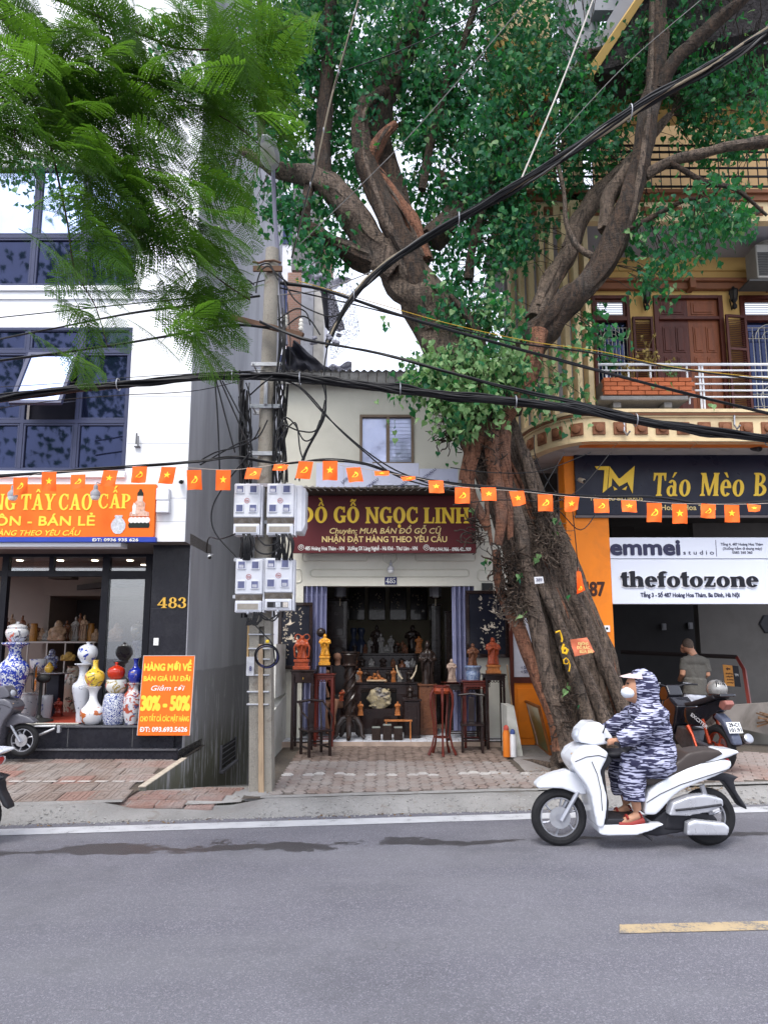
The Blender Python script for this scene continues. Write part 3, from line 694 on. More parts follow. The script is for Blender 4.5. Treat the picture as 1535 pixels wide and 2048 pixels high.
# interior
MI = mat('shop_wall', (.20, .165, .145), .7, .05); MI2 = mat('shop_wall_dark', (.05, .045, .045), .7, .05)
m = MB(); m.bb(-9, XE-.18, 15.3, 15.4, .5, 3.6); m.bb(-9, XE-.19, YG+.07, 15.3, zt0+.12, zt0+.2); m.bb(XE-.22, XE-.181, YG+.2, 15.3, .5, 3.4)
x0, x1, z0, z1 = rct(98, 172, 1192, 1290, 13.6);
m.bb(x0-.1, 20*0+x0, 13.6, 15.2, .6, z1); m.bb(x0-.1, -3.0, 13.55, 15.2, z1, zt0+.1)
part('interior_wall', m, MI, B1, smooth=0)
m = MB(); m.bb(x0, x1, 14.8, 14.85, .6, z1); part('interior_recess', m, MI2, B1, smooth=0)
t = MB(); a = P(152, 1180, 13.5); b = P(205, 1155, 12.2); t.add([V((a.x, 13.54, a.z)), V((-3.1, 12.2, b.z+.05)), V((-3.1, 13.54, b.z+.05)), V((a.x, 13.54, a.z+.1)), V((-3.1, 12.2, b.z+.15)), V((-3.1, 13.54, b.z+.3))], [(0, 1, 2), (3, 5, 4), (0, 3, 4, 1), (0, 2, 5, 3), (1, 4, 5, 2)])
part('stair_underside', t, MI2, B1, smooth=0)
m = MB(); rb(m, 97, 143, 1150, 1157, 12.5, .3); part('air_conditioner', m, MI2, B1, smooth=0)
em = bpy.data.materials.new('downlight_glow'); em.use_nodes = True; eb = em.node_tree.nodes['Principled BSDF']; eb.inputs['Emission Color'].default_value = (1, .82, .6, 1); eb.inputs['Emission Strength'].default_value = 9
for px, py, Y in ((81, 1115, 11.3), (154, 1114, 11.3), (228, 1113, 11.3), (300-4, 1112, 11.3), (121, 1123, 12.3), (190, 1122, 12.3), (260, 1121, 12.3), (288, 1129.5, 13), (40, 1124, 12.3)):
 p = P(px, py, Y); m = MB().lathe([(.0, 0), (.055, 0), (.06, .012)], (p.x, Y, zt0+.105), 12); part('downlight', m, em, B1, smooth=0)
m = MB(); m.bb(AL0-.04, AL0+.03, 8.0, 9.62, -.5, 0)      # cheek wall: sloped top follows the pavement
m.v = [(x, y, z if z < -.1 else zp(y)+.02) for x, y, z in m.v]; part('cheek_wall', m, M_REND, B1, 'mouldy low wall edging the raised pavement', 0)
m = MB(); m.bb(AL0-.045, AL0+.035, 7.98, 9.62, 0, .01); m.v = [(x, y, (zp(y)+.021 if z < .005 else zp(y)+.032)) for x, y, z in m.v]; part('cheek_capping', m, mat('cap_mortar', (.45, .40, .33), .85, .3, 20), B1, smooth=0)
# basement vent in the side wall
m = MB(); vy0, vy1 = 12.1, 13.2; z0, z1 = -.36, -.0
XS = XE
m.bb(XS-.02, XS+.015, vy0, vy1, z0, z1)
V1 = part('vent', m, mat('vent_dark', (.02, .02, .025), .7), B1, smooth=0)
m = MB()
for k in range(4): m.bb(XS-.0, XS+.03, vy0, vy1, z0+.05+k*.09, z0+.06+k*.09)
m.bb(XS, XS+.035, vy0-.04, vy0, z0-.03, z1+.03); m.bb(XS, XS+.035, vy1, vy1+.04, z0-.03, z1+.03); m.bb(XS, XS+.08, vy0-.06, vy1+.06, z0-.07, z0-.03)
part('vent_louvre', m, mat('vent_grey', (.14, .14, .16), .6), V1, smooth=0)
# clamp left on the white wall
m = MB(); p = P(273, 880, YF-.05); m.bb(p.x-.01, p.x+.01, YF-.06, YF-.04, p.z-.06, p.z+.1); m.bb(p.x+.02, p.x+.035, YF-.06, YF-.045, p.z-.09, p.z+.06); m.bb(p.x-.03, p.x+.05, YF-.05, YF, p.z-.1, p.z-.085)
solo('wall_bracket', m, mat('dull_steel', (.12, .12, .13), .5, metal=.6), 'small dark steel bracket on the white wall beside the slate window', 'bracket', smooth=0)

# ---------------- house 485: cream wall, folding gates, corrugated roof
YC = 11.1
MCR = mat('cream_wall', (.62, .60, .52), .75, .05, 1.2, .12, 30, dirt=.28, dcol=(.36, .34, .28), ds=1.3)
MOLD = mat('weathered_white_wall', (.58, .57, .53), .8, .10, 3, .3, 30, dirt=.5, dcol=(.16, .17, .09), ds=2.4)
XL, XR = P(556, 1250, YC).x, P(1016, 1250, YC).x
zfl = .285
B2 = thing('shop_house', 'cream walled furniture shop under a corrugated roof, folding gates pushed open', 'building', (.1, YC, zfl))
ox0, ox1, oz0, oz1 = rct(604, 950, 1172, 1470, YC)
zc1 = PZ(752, YC)
m = MB(); m.bb(XL, ox0, YC, YC+.2, 0, zc1); m.bb(ox1, XR, YC, YC+.2, 0, zc1); m.bb(ox0, ox1, YC, YC+.2, oz1, PZ(930, YC))
wx0, wx1, wz0, wz1 = rct(719, 827, 830, 930, YC)
m.bb(ox0, wx0, YC, YC+.2, wz0-.001, zc1); m.bb(wx1, ox1, YC, YC+.2, wz0-.001, zc1); m.bb(wx0, wx1, YC, YC+.2, wz1, zc1)
part('wall', m, MCR, B2, smooth=0)
m = MB(); m.bb(XL-.02, XL+.16, 9.15, YC, .0, .95); m.bb(XL, XL+.15, 10.0, YC-.001, .95, 1.75)   # stepped garden wall at the left
m.v = [(x, y, z if z < .9 or z > 1 else (.98 if y > 9.5 else .72)) for x, y, z in m.v]
part('side_wall', m, MOLD, B2, 'stained white low wall with moss at its foot', 0)
m = MB(); m.bb(XL-.01, XL+.03, YC+.2, 17, -1, zc1); m.bb(XR-.03, XR, YC+.2, 16, 0, zc1); part('flank_wall', m, MCR, B2, smooth=0)
# moulded lintel
m = MB()
def frame_line(px0, px1, py0, py1, tk=.012, cut=0):
 a, b, c, d = rct(px0, px1, py0, py1, YC); r = min(.03, (d-c)*.3)
 pts = [(a+r, c), (b-r, c), (b, c+r), (b, d-r), (b-r, d), (a+r, d), (a, d-r), (a, c+r), (a+r, c)]
 m.tube([(x, YC-.004, z) for x, z in pts], tk, 4)
frame_line(621, 937, 1139, 1153); frame_line(605, 735, 1100, 1122); frame_line(830, 950, 1100, 1122)
frame_line(588, 603, 1138, 1165); frame_line(955, 985, 1140, 1162)
p = P(779, 1114, YC); m.torus((p.x, YC-.004, p.z), .11, .01, 24, 4, 'y')
part('moulding', m, MCR, B2)
m = MB(); rb(m, 985-22, 985, 1166, 1180, YC-.02, .03); part('vent_rosette', m, mat('dark_iron', (.03, .03, .03), .6), B2)
# upper window
m = MB(); x0, x1, z0, z1 = wx0, wx1, wz0, wz1; fw = .045
m.bb(x0, x1, YC-.03, YC+.08, z1-fw, z1, .004); m.bb(x0, x1, YC-.03, YC+.08, z0, z0+fw, .004); m.bb(x0, x0+fw, YC-.031, YC+.08, z0+fw, z1-fw, .004); m.bb(x1-fw, x1, YC-.031, YC+.08, z0+fw, z1-fw, .004)
xm = (x0+x1)/2+.02; m.bb(xm-.03, xm+.03, YC-.02, YC+.06, z0+fw, z1-fw, .004)
W = part('window', m, mat('brown_window_frame', (.20, .15, .11), .6, .15), B2, smooth=0)
for k, (a, b) in enumerate(((x0+fw, xm-.03), (xm+.03, x1-fw))):
 part('pane', MB().bb(a, b, YC+.03, YC+.04, z0+fw, z1-fw), mat('frosted_glass', (.42, .45, .62), .12, .08, 3, metal=.35, dirt=.3, dcol=(.6, .6, .68), ds=4), W, smooth=0)
m = MB(); n = 12
for k in range(n):
 zz = z0+fw+(z1-z0-2*fw)*(k+.5)/n; m.bb(xm+.03, x1-fw, YC+.024, YC+.027, zz, zz+.003)
 xx = xm+.03+(x1-fw-xm-.03)*(k+.5)/n; m.bb(xx, xx+.003, YC+.0235, YC+.0265, z0+fw, z1-fw)
part('insect_mesh', m, mat('mesh_grey', (.25, .26, .35), .6), W, smooth=0)
# corrugated roofs
def corr(x0, x1, y0, z0, y1, z1, wl=.09, amp=.016, n=8):
 g = MB(); k = int((x1-x0)/wl*n); g.grid(lambda u, v: V((x0+(x1-x0)*u, y0+(y1-y0)*v, z0+(z1-z0)*v+amp*sin((x0+(x1-x0)*u)/wl*2*pi))), k, 2); return g
MCOR = mat('corrugated_sheet', (.26, .25, .25), .6, .25, 2, dirt=.4, dcol=(.10, .09, .08), ds=2)
g = corr(XL-.1, XR+.3, YC-.25, PZ(741, YC-.25), 17, PZ(741, YC-.25)+1.15, .12, .018); part('roof', g, MCOR, B2)
m = MB(); zf0, zf1 = PZ(768, YC-.2), PZ(743, YC-.2); n = 26
for k in range(n):
 x = XL-.1+(XR+.3-XL)*k/n; m.bb(x, x+(XR+.3-XL)/n-.012, YC-.215, YC-.18, zf0, zf1-.02, .004)
part('eave_tiles', m, mat('eave_tile', (.30, .29, .28), .8, .3, 4, rnd=0, dirt=.5), B2, smooth=0)
YA = YC-.75
g = corr(P(598, 975, YA).x, P(925, 975, YA).x, YA, PZ(979, YA), YC-.004, PZ(979, YA)+.22, .11, .02); o = part('awning', g, MCOR, B2)
m = MB(); x0, x1, z0, z1 = rct(600, 925, 981, 994, YA); z0 = PZ(990, YC-.3)+.012; m.bb(x0, x1, YA+.03, YC-.01, z0, z0+.02); part('awning_soffit', m, mat('dark_soffit', (.07, .06, .055), .8), B2, smooth=0)
# alloy cladding boards stapled above the awning
MAL = mat('lavender_film', (.50, .52, .66), .3, .08, 2, .25, 6, dirt=.25, dcol=(.62, .62, .70), ds=5, bd=.03)
YP = YC-.22
for k, (a, b, c, d) in enumerate(((632, 688, 926, 976), (688, 745, 924, 975), (745, 838, 926, 970), (838, 916, 937, 976))):
 m = MB(); x0, x1, z0, z1 = rct(a, b, c, d, YP); m.bb(x0, x1-.006, YP+.004*k, YP+.012+.004*k, z0, z1); Q = part('cladding_board', m, MAL, B2, smooth=0)
m = MB(); rot = lambda px, py: Matrix.Translation(P(px, py, YP-.004)) @ Matrix.Rotation(radians(-38), 4, 'Y')
for px, py, s_ in ((742, 968, 'LIONALU'), (857, 948, 'LIONALU'), (800, 972, 'LIONALU'), (890, 966, 'LION'), (690, 960, 'LION')):
 text(m, s_, -.14 if len(s_) > 4 else -.07, .14 if len(s_) > 4 else .07, 0, .045, 0, .015, th=.003, M=rot(px, py))
part('printed_words', m, mat('print_navy', (.08, .08, .16), .6), B2, smooth=0)
# folding gates
MG = mat('lavender_gate', (.31, .32, .48), .45, .2, 3, metal=.2, dirt=.15, dcol=(.2, .2, .28))
def gate(px0, px1, Y, py1, lab):
 x0, x1, z0, z1 = rct(px0, px1, 1173, py1, Y); n = 9;
 for k in range(n):
  a = x0+(x1-x0)*k/n; b = x0+(x1-x0)*(k+1)/n; m = MB()
  dy = .085 if k % 2 else -.02
  m.add([V((a, Y+.04-dy, z0)), V((b, Y+dy, z0)), V((b, Y+dy, z1)), V((a, Y+.04-dy, z1)), V((a, Y+.052-dy, z0)), V((b, Y+.012+dy, z0)), V((b, Y+.012+dy, z1)), V((a, Y+.052-dy, z1))], [(0, 1, 2, 3), (4, 7, 6, 5), (0, 4, 5, 1), (3, 2, 6, 7), (0, 3, 7, 4), (1, 5, 6, 2)])
  m.tube([(a, Y+.03-dy, z0), (a, Y+.03-dy, z1)], .008, 5); part('gate_leaf', m, MG, lab, smooth=0)
 m = MB()
 for z in (z0+.7, z0+1.5, z0+2.1):
  m.tube([(x0, Y-.005, z), (x1, Y-.005, z)], .006, 4)
 part('gate_bar', m, MG, lab)
GT1 = thing('folding_gate', 'lavender metal folding gate pushed to the left of the shop opening', 'gate', (P(630, 1300, YC+.05).x, YC+.05, zfl)); gate(607, 652, YC+.05, 1455, GT1)
GT2 = thing('folding_gate', 'lavender metal folding gate pushed to the right of the shop opening', 'gate', (P(928, 1300, YC+.05).x, YC+.05, zfl)); gate(906, 948, YC+.05, 1462, GT2)
# shop floor with white tiles, interior
MT = mat('white_floor_tile', (.62, .64, .70), .3, .06, 3, rnd=.06, dirt=.2, dcol=(.35, .33, .3))
m = MB(); m.bb(XL+.15, XR-.1, YC-.42, 16, .1, zfl-.006); part('floor_slab', m, mat('slab', (.35, .27, .22), .85, .3, 6), B2, smooth=0)
n = 14; tw = (XR-XL-.3)/n; tme = MB().bb(-tw/2+.004, tw/2-.004, -.19, .19, -.005, .003).mesh('floor_tile', MT, smooth=0)
for k in range(n):
 for j in range(4): inst('floor_tile', tme, B2, (XL+.17+tw*(k+.5), YC-.2+j*.386, zfl))
MR = mat('room_wall', (.24, .215, .155), .8, .08); MRD = mat('room_dark', (.05, .045, .042), .85)
m = MB(); m.bb(XL+.03, XR-.03, 15.2, 15.3, 0, 3.6); m.bb(XL+.03, XL+.10, YC+.2, 15.2, 0, 3.6); m.bb(XR-.10, XR-.031, YC+.2, 15.2, 0, 3.6); part('interior_wall', m, MR, B2, smooth=0)
m = MB(); m.bb(XL+.03, XR-.03, YC+.2, 15.3, 3.05, 3.15); part('interior_ceiling', m, mat('room_ceiling', (.2, .19, .17), .8), B2, smooth=0)

# brick back building with shade net, seen over the roof
BB = thing('brick_building', 'unfinished brick and concrete building with torn shade netting behind the furniture shop', 'building', (-1.6, 19, 0))
def bbox(px0, px1, py0, py1, Y, d, mt, nm, pr=BB):
 m = MB(); rb(m, px0, px1, py0, py1, Y, d); return part(nm, m, mt, pr, smooth=0)
def brickwall_mat():
 t = NT('red_brickwork'); br = t.n('TexBrick', Scale=4.2); mp = t.n('Mapping', Vector=t.tc.outputs['Object']); mp.inputs['Rotation'].default_value = (pi/2, 0, 0)
 t.t.links.new(mp.outputs[0], br.inputs['Vector']); br.inputs['Color1'].default_value = (.28, .12, .08, 1); br.inputs['Color2'].default_value = (.20, .10, .07, 1); br.inputs['Mortar'].default_value = (.22, .2, .18, 1)
 t.col(br.outputs[0]); t.bump(br.outputs['Fac'], -.5, .02); return t.m
bbox(572, 600, 545, 860, 19, 1.2, brickwall_mat(), 'brick_wall')
bbox(601, 625, 520, 860, 18.8, .5, mat('bare_concrete', (.40, .41, .46), .8, .2, 2, dirt=.4), 'concrete_column')
bbox(626, 646, 560, 860, 18.9, .4, mat('pale_concrete', (.55, .53, .50), .8, .2, 2, dirt=.3), 'concrete_column')
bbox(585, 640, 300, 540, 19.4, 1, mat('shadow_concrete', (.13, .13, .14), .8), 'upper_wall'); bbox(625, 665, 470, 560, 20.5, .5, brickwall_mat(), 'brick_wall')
def net_mat(name, c, den):
 t = NT(name); o = t.t.nodes['Material Output']; co = t.tc.outputs['Object']
 n = t.noise(26, 3, co, .8); tr = t.n('BsdfTransparent'); df = t.n('BsdfDiffuse'); df.inputs[0].default_value = (*c, 1)
 mx = t.n('MixShader'); t.t.links.new(t.mapr(n, den-.08, den+.08), mx.inputs[0]); t.t.links.new(tr.outputs[0], mx.inputs[1]); t.t.links.new(df.outputs[0], mx.inputs[2]); t.t.links.new(mx.outputs[0], o.inputs[0]); return t.m
def cloth(pts, nm, mt, Y=18.5, fold=.25, pr=BB):
 q = [P(a, b, Y) for a, b in pts]; g = MB()
 def fn(u, v):
  p = (q[0]*(1-u)+q[1]*u)*(1-v)+(q[3]*(1-u)+q[2]*u)*v; return p+V((0, fold*noise.noise(V((u*4, v*3, p.x))), -.25*sin(pi*u)*(v)*.4))
 g.grid(fn, 20, 16); return part(nm, g, mt, pr)
cloth([(600, 540), (706, 560), (650, 585), (622, 570)], 'shade_net', net_mat('grey_net', (.28, .28, .34), .35), 18.2)
cloth([(655, 560), (703, 565), (720, 665), (660, 720)], 'shade_net', net_mat('thin_net', (.30, .30, .36), .52), 18.0)
cloth([(640, 570), (664, 575), (690, 660), (650, 655)], 'tarpaulin', mat('black_tarp', (.025, .025, .035), .6), 18.25)
cloth([(570, 700), (590, 683), (665, 745), (570, 745)], 'tarpaulin', mat('black_tarp', (.025, .025, .035), .6), 17.6)
cloth([(640, 735), (703, 724), (703, 742), (640, 745)], 'shade_net', net_mat('grey_net2', (.28, .28, .34), .35), 17.9)
# tall pale apartment slab behind, glimpsed between leaves
BP = thing('apartment_building', 'pale tall building behind the bodhi tree, glimpsed between the leaves', 'building', (-3, 30, 0))
m = MB(); m.bb(-7.5, -2.6, 26, 30, -2, 20); part('wall', m, mat('pale_wall', (.5, .5, .55), .7), BP, smooth=0)
m = MB()
for k in range(5): m.bb(-7.5, -2.55, 25.95, 26, 6+k*3, 7.2+k*3)
part('window_band', m, M_MIRR2, BP, smooth=0)

# ---------------- house 487: ochre villa with curved balcony over an orange fronted entrance
YD = 10.5; YB = 9.55
MOC = mat('ochre_wall', (.62, .40, .14), .75, .10, 2, .1, 20, dirt=.15, dcol=(.30, .18, .08)); MCM = mat('cream_trim', (.70, .55, .33), .7, .08, 3, .1, 20, dirt=.38, dcol=(.22, .16, .10), ds=3)
MBN = mat('brown_trim', (.22, .09, .045), .6, .15, 3, dirt=.2); MGY = mat('grey_soffit', (.33, .33, .37), .8, .06, 2); MOR = mat('orange_paint', (.80, .22, .015), .5, .06, 2, .08, 20, dirt=.28, dcol=(.42, .12, .03), ds=3.2)
MRW = mat('rust_orange', (.72, .19, .03), .6, .12, 2, dirt=.3, dcol=(.2, .06, .03)); MDW = mat('dark_wood', (.085, .022, .014), .38, .3, 2, .15, 14, stretch=(6, 6, .6)); MDW2 = mat('red_wood', (.20, .06, .022), .38, .3, 2, .15, 14, stretch=(6, 6, .6))
B3 = thing('villa', 'ochre villa with curved balcony and brown wooden doors over an orange fronted entrance', 'building', (4.2, YD, .2))
zb0, zb1 = PZ(879, YB), PZ(818, YB)          # balcony fascia
XBr = 9.0
def curve(front, xs, xe, yb, n=16):
 """plan line of the balcony edge: straight along the street, then rounding back at the left"""
 pts = [V((XBr, front, 0)), V((xs, front, 0))]
 for i in range(1, n+1):
  t = i/n*pi/2; pts.append(V((xs-(xs-xe)*sin(t), front+(yb-front)*(1-cos(t)), 0)))
 return pts
def extr(mb, pts, z0, z1, out=0, dep=.12):
 ring = []
 for i, p in enumerate(pts):
  d = (pts[min(i+1, len(pts)-1)]-pts[max(i-1, 0)]).normalized(); nrm = V((-d.y, d.x, 0))
  if nrm.y > 0 or (abs(nrm.y) < .2 and nrm.x > 0): nrm = -nrm
  ring.append((p+nrm*out, p-nrm*dep))
 vs = []
 for a, b in ring: vs += [V((a.x, a.y, z0)), V((a.x, a.y, z1)), V((b.x, b.y, z1)), V((b.x, b.y, z0))]
 fs = []
 for i in range(len(ring)-1):
  k = i*4
  for j in range(4): fs.append((k+j, k+(j+1) % 4, k+4+(j+1) % 4, k+4+j))
 fs += [(0, 3, 2, 1), tuple(len(vs)-4+j for j in range(4))]
 return mb.add(vs, fs)
def along(pts, s0, step):
 out = []; acc = 0; want = s0
 for i in range(len(pts)-1):
  L = (pts[i+1]-pts[i]).length
  while want <= acc+L:
   t = (want-acc)/L; out.append((pts[i].lerp(pts[i+1], t), (pts[i+1]-pts[i]).normalized())); want += step
  acc += L
 return out
def block_frieze(pts, z, sz, step, s0, pr):
 ME = MB().bb(-sz/2, sz/2, -.02, .01, -sz/2, sz/2, .006).lathe([(sz*.33, -.02), (sz*.33, .030), (sz*.28, .036), (0, .036)], (0, -.02, 0), 14, 'y', Matrix.Rotation(pi, 3, 'Z')).mesh('block', MBN)
 for p, d in along(pts, s0, step):
  if p.x > 6.6: continue
  a = atan2(-d.y, -d.x); nrm = V((d.y, -d.x, 0)); nrm = -nrm if nrm.y > 0 else nrm
  inst('block', ME, pr, (p.x+nrm.x*.006, p.y+nrm.y*.006, z), (0, 0, a))
c1p = curve(YB, P(1190, 850, YB).x, P(1036, 880, 10.9).x, 10.95)
m = MB(); extr(m, c1p, zb0, zb1-.13, 0, .14); part('fascia', m, MCM, B3)
m = MB(); extr(m, c1p, zb1-.13, zb1-.07, .03, .14); extr(m, c1p, zb1-.07, zb1-.02, .07, .14); extr(m, c1p, zb0-.03, zb0, .02, .14); part('cornice', m, MCM, B3)
m = MB(); extr(m, c1p, zb1-.105, zb1-.08, .055, .1); part('cornice_band', m, MBN, B3)
block_frieze(c1p, (zb0+zb1-.13)/2, .185, .305, .1, B3)
m = MB(); q = [p+V((0, .08, 0)) for p in c1p]; vs = [V((p.x, p.y, zb0+.02)) for p in q]+[V((p.x, max(p.y, 11.6), zb0+.02)) for p in q]; n = len(q)
m.add(vs, [(i, i+1, i+1+n, i+n) for i in range(n-1)]); vs = [v+V((0, 0, .40)) for v in vs]; m.add(vs, [(i, i+1, i+1+n, i+n) for i in range(n-1)]); part('balcony_slab', m, mat('white_soffit', (.45, .43, .42), .8, .1, 2, dirt=.4), B3, smooth=0)
# wall behind the balcony, with doors, windows and shutters
YW = 11.3; m = MB(); XWL = P(1182, 700, YW).x; ztop = PZ(440, 10.2)
zdr = PZ(592, YW); zfl2 = zb1-.05
def hole_wall(m, x0, x1, z0, z1, holes, Y, d=.2):
 xs = x0
 for a, b, c, e in sorted(holes):
  m.bb(xs, a, Y, Y+d, z0, z1)
  if e < z1-.01: m.bb(a, b, Y, Y+d, e, z1)
  if c > z0+.01: m.bb(a, b, Y, Y+d, z0, c)
  xs = b
 m.bb(xs, x1, Y, Y+d, z0, z1)
def hx(a, b, py=700): return P(a, py, YW).x, P(b, py, YW).x
dL = hx(1312, 1447); wL = hx(1186, 1262); wR = hx(1484, 1600)
zwh = PZ(592, YW); zwl = PZ(800, YW)
hole_wall(m, XWL-.02, 9, zfl2, PZ(545, YW)+.02, [(dL[0], dL[1], zfl2, zwh), (wL[0], wL[1], zwl, zwh), (wR[0], wR[1], zwl-.2, zwh)], YW)
part('upper_wall', m, MOC, B3, smooth=0)
m = MB(); m.bb(XWL-.02, 9, YW-.10, YW, PZ(583, YW), PZ(570, YW), .01); m.bb(XWL-.02, 9, YW-.16, YW, PZ(570, YW), PZ(564, YW), .006)
for x in (1375, 1535): a, b, c, d = rct(x-6, x+6, 566, 586, YW); m.bb(a, b, YW-.2, YW-.001, c, d, .006)
part('brown_cornice', m, MBN, B3)
m = MB(); m.bb(XWL-.02, 9, YW-.03, YW+.2, PZ(545, YW)+.02, ztop+.25); part('ochre_band', m, MOC, B3, smooth=0)
# double door
def panel(mb, a, b, c, d, Y, t=.03, r=.012):
 mb.bb(a, b, Y, Y+t, c, d, .004); e = min(b-a, d-c)*.16; mb.bb(a+e, b-e, Y-r, Y, c+e, d-e, r*.9)
x0, x1 = dL; zt = PZ(637, YW)
m = MB(); e = .06; m.bb(x0-.02, x0+e, YW-.04, YW+.1, zfl2, zwh, .006); m.bb(x1-e, x1+.02, YW-.04, YW+.1, zfl2, zwh, .006); m.bb(x0+e, x1-e, YW-.041, YW+.1, zwh-e, zwh, .006); m.bb(x0+e, x1-e, YW-.039, YW+.1, zt-.03, zt+.03, .006)
D = part('door', m, MDW, B3, smooth=0); xm = (x0+x1)/2
for k, (a, b) in enumerate(((x0+e, xm-.003), (xm+.003, x1-e))):
 mt = (MDW, MDW2)[k]; f = MB(); f.bb(a, b, YW+.02, YW+.05, zt+.03, zwh-e); panel(f, a+.06, b-.06, zt+.08, zwh-e-.05, YW+.01, .02); part('transom_panel', f, mt, D, smooth=0)
 f = MB(); f.bb(a, b, YW+.02, YW+.06, zfl2+.02, zt-.03)
 w_ = (b-a-.2)/2
 for j in range(2):
  u = a+.07+j*(w_+.06); panel(f, u, u+w_, zt-.62, zt-.15, YW+.008, .02); panel(f, u, u+w_, zt-1.72, zt-.70, YW+.008, .02); panel(f, u, u+w_, zfl2+.12, zt-1.80, YW+.008, .02)
 part('door_leaf', f, mt, D, smooth=0)
def louvre(a, b, c, d, Y, mt, pr, nm='shutter', ang=0, piv=None, rails=(.35,)):
 f = MB(); e = .045; f.bb(a, a+e, Y, Y+.04, c, d, .003); f.bb(b-e, b, Y, Y+.04, c, d, .003); f.bb(a+e, b-e, Y, Y+.04, d-e, d); f.bb(a+e, b-e, Y, Y+.04, c, c+e)
 zz = [c+e]+[d-(d-c)*r for r in rails][::-1]+[d-e]
 for r in rails: f.bb(a+e, b-e, Y+.001, Y+.04, d-(d-c)*r-e/2, d-(d-c)*r+e/2)
 R = Matrix.Translation((piv, Y+.02, 0)) @ Matrix.Rotation(ang, 4, 'Z') @ Matrix.Translation((-piv, -Y-.02, 0)) if piv is not None else Matrix.Identity(4)
 g = MB().merge(f, R); Q = part(nm, g, mt, pr, smooth=0); z = c+e+.02
 while z < d-e-.02:
  if all(abs(z-(d-(d-c)*r)) > e/2+.012 for r in rails):
   s_ = MB().box(((a+b)/2, Y+.022, z), (b-a-2*e+.01, .036, .007), Matrix.Rotation(radians(38), 3, 'X')); part('slat', MB().merge(s_, R), mt, Q, smooth=0)
  z += .034
 return Q
MSH = mat('shutter_brown', (.075, .022, .017), .45, .2, 2, stretch=(6, 6, 1))
zs1 = PZ(636, YW)
a, b = hx(1266, 1307, 720); louvre(a, b, zfl2+.3, zs1, YW-.06, MSH, B3, rails=(.30, .72))
a, b = hx(1447, 1492, 720); louvre(a, b, zfl2+.1, zs1, YW-.10, MSH, B3, ang=radians(8), piv=b, rails=(.28, .66))
MGR = mat('grille_cream', (.42, .40, .33), .4, metal=.5)
def win(a, b, name, arch):
 f = MB(); e = .06; zl = PZ(640, YW); f.bb(a, a+e, YW-.03, YW+.1, zwl-.2, zwh, .005); f.bb(b-e, b, YW-.03, YW+.1, zwl-.2, zwh, .005); f.bb(a+e, b-e, YW-.03, YW+.1, zwh-e, zwh); f.bb(a+e, b-e, YW-.031, YW+.1, zl-.02, zl+.05); f.bb(a-.03, b+.03, YW-.06, YW+.1, zwl-.27, zwl-.2, .005)
 W = part('window', f, MDW, B3, smooth=0)
 part('pane', MB().bb(a+e, b-e, YW+.06, YW+.07, zwl-.2, zl-.02), M_MIRR2, W, smooth=0)
 louvre(a+e+.002, b-e-.002, zl+.052, zwh-e-.002, YW+.01, MDW, W, 'louvre_panel', rails=())
 g = MB(); xm = (a+b)/2; w_ = (b-a)/2-e
 for k in range(-4, 5): g.cyl((xm+k*w_/4.2, YW-.005, zwl-.2), (xm+k*w_/4.2, YW-.005, zl-.1-abs(k)*.02), .006, n=5)
 for z in (zl-.15, zl-.35, zwl+.1, zwl-.12): g.cyl((a+e, YW-.008, z), (b-e, YW-.008, z), .006, n=5)
 g.torus((xm, YW-.012, zl-.36), w_*.62, .007, 16, 5, 'y', 0, pi); g.torus((xm, YW-.012, zl-.36), w_*.35, .006, 16, 5, 'y', 0, pi); g.torus((xm, YW-.012, zwl-.0), w_*.6, .007, 20, 5, 'y')
 part('grille', g, MGR, W)
win(wL[0], wL[1], 'l', 1); win(wR[0], wR[1], 'r', 1)
# coach lamps
def coach(px, py, lab):
 p = P(px, py, YW-.14); T = thing('wall_lantern', lab, 'lantern', (p.x, YW-.14, p.z)); m = MB()
 m.lathe([(.0, .17), (.02, .15), (.035, .12), (.075, .09), (.08, .075)], p, 6); m.lathe([(.055, -.09), (.04, -.12), (.02, -.15), (.045, -.2), (.04, -.24), (0, -.27)], p, 8)
 for k in range(6):
  q = 2*pi*k/6; m.tube([p+V((.078*cos(q), .078*sin(q), .08)), p+V((.055*cos(q), .055*sin(q), -.09))], .007, 4)
 m.tube([p+V((0, .02, .15)), p+V((0, .1, .18)), p+V((0, .16, .05)), p+V((0, .10, -.22)), p+V((0, .03, -.22))], .012, 6); part('lantern_frame', m, mat('black_iron', (.012, .012, .014), .5), T)
 part('glass', MB().lathe([(.072, .078), (.05, -.09)], p, 6), mat('smoked_glass', (.06, .055, .05), .15), T)
coach(1292, 592, 'black coach lantern on the ochre wall left of the brown double door'); coach(1466, 590, 'black coach lantern on the ochre wall right of the brown double door')
# white tube railing
MWT = mat('white_tube', (.75, .76, .78), .35, .05)
R1 = thing('balcony_railing', 'white tube railing along the balcony of the ochre villa', 'railing', (5, YB+.15, zb1)); YR = YB+.12
def rail(px0, px1, py, r, Y=YR, nm='rail'):
 a, b = P(px0, py, Y), P(px1, py, Y); part(nm, MB().cyl((a.x, Y, a.z), (b.x, Y, a.z), r, n=8), MWT, R1)
rail(1195, 1640, 729, .022); rail(1195, 1640, 741, .014)
for py in (754, 768, 781): rail(1388, 1640, py, .014)
rail(1380, 1640, 794, .014)
for px in (1212, 1256, 1300, 1373, 1398, 1404, 1560):
 a = P(px, 735, YR+.0); lo = zb1-.02 if px > 1380 else PZ(757, YR); part('rail_post', MB().cyl((a.x, YR+.02, lo), (a.x, YR+.02, PZ(729, YR)), .016, n=8), MWT, R1)
part('rail_post', MB().tube([P(1380, 794, YR), P(1378, 796, YR), P(1378, 808, YR)], .014, 7), MWT, R1)
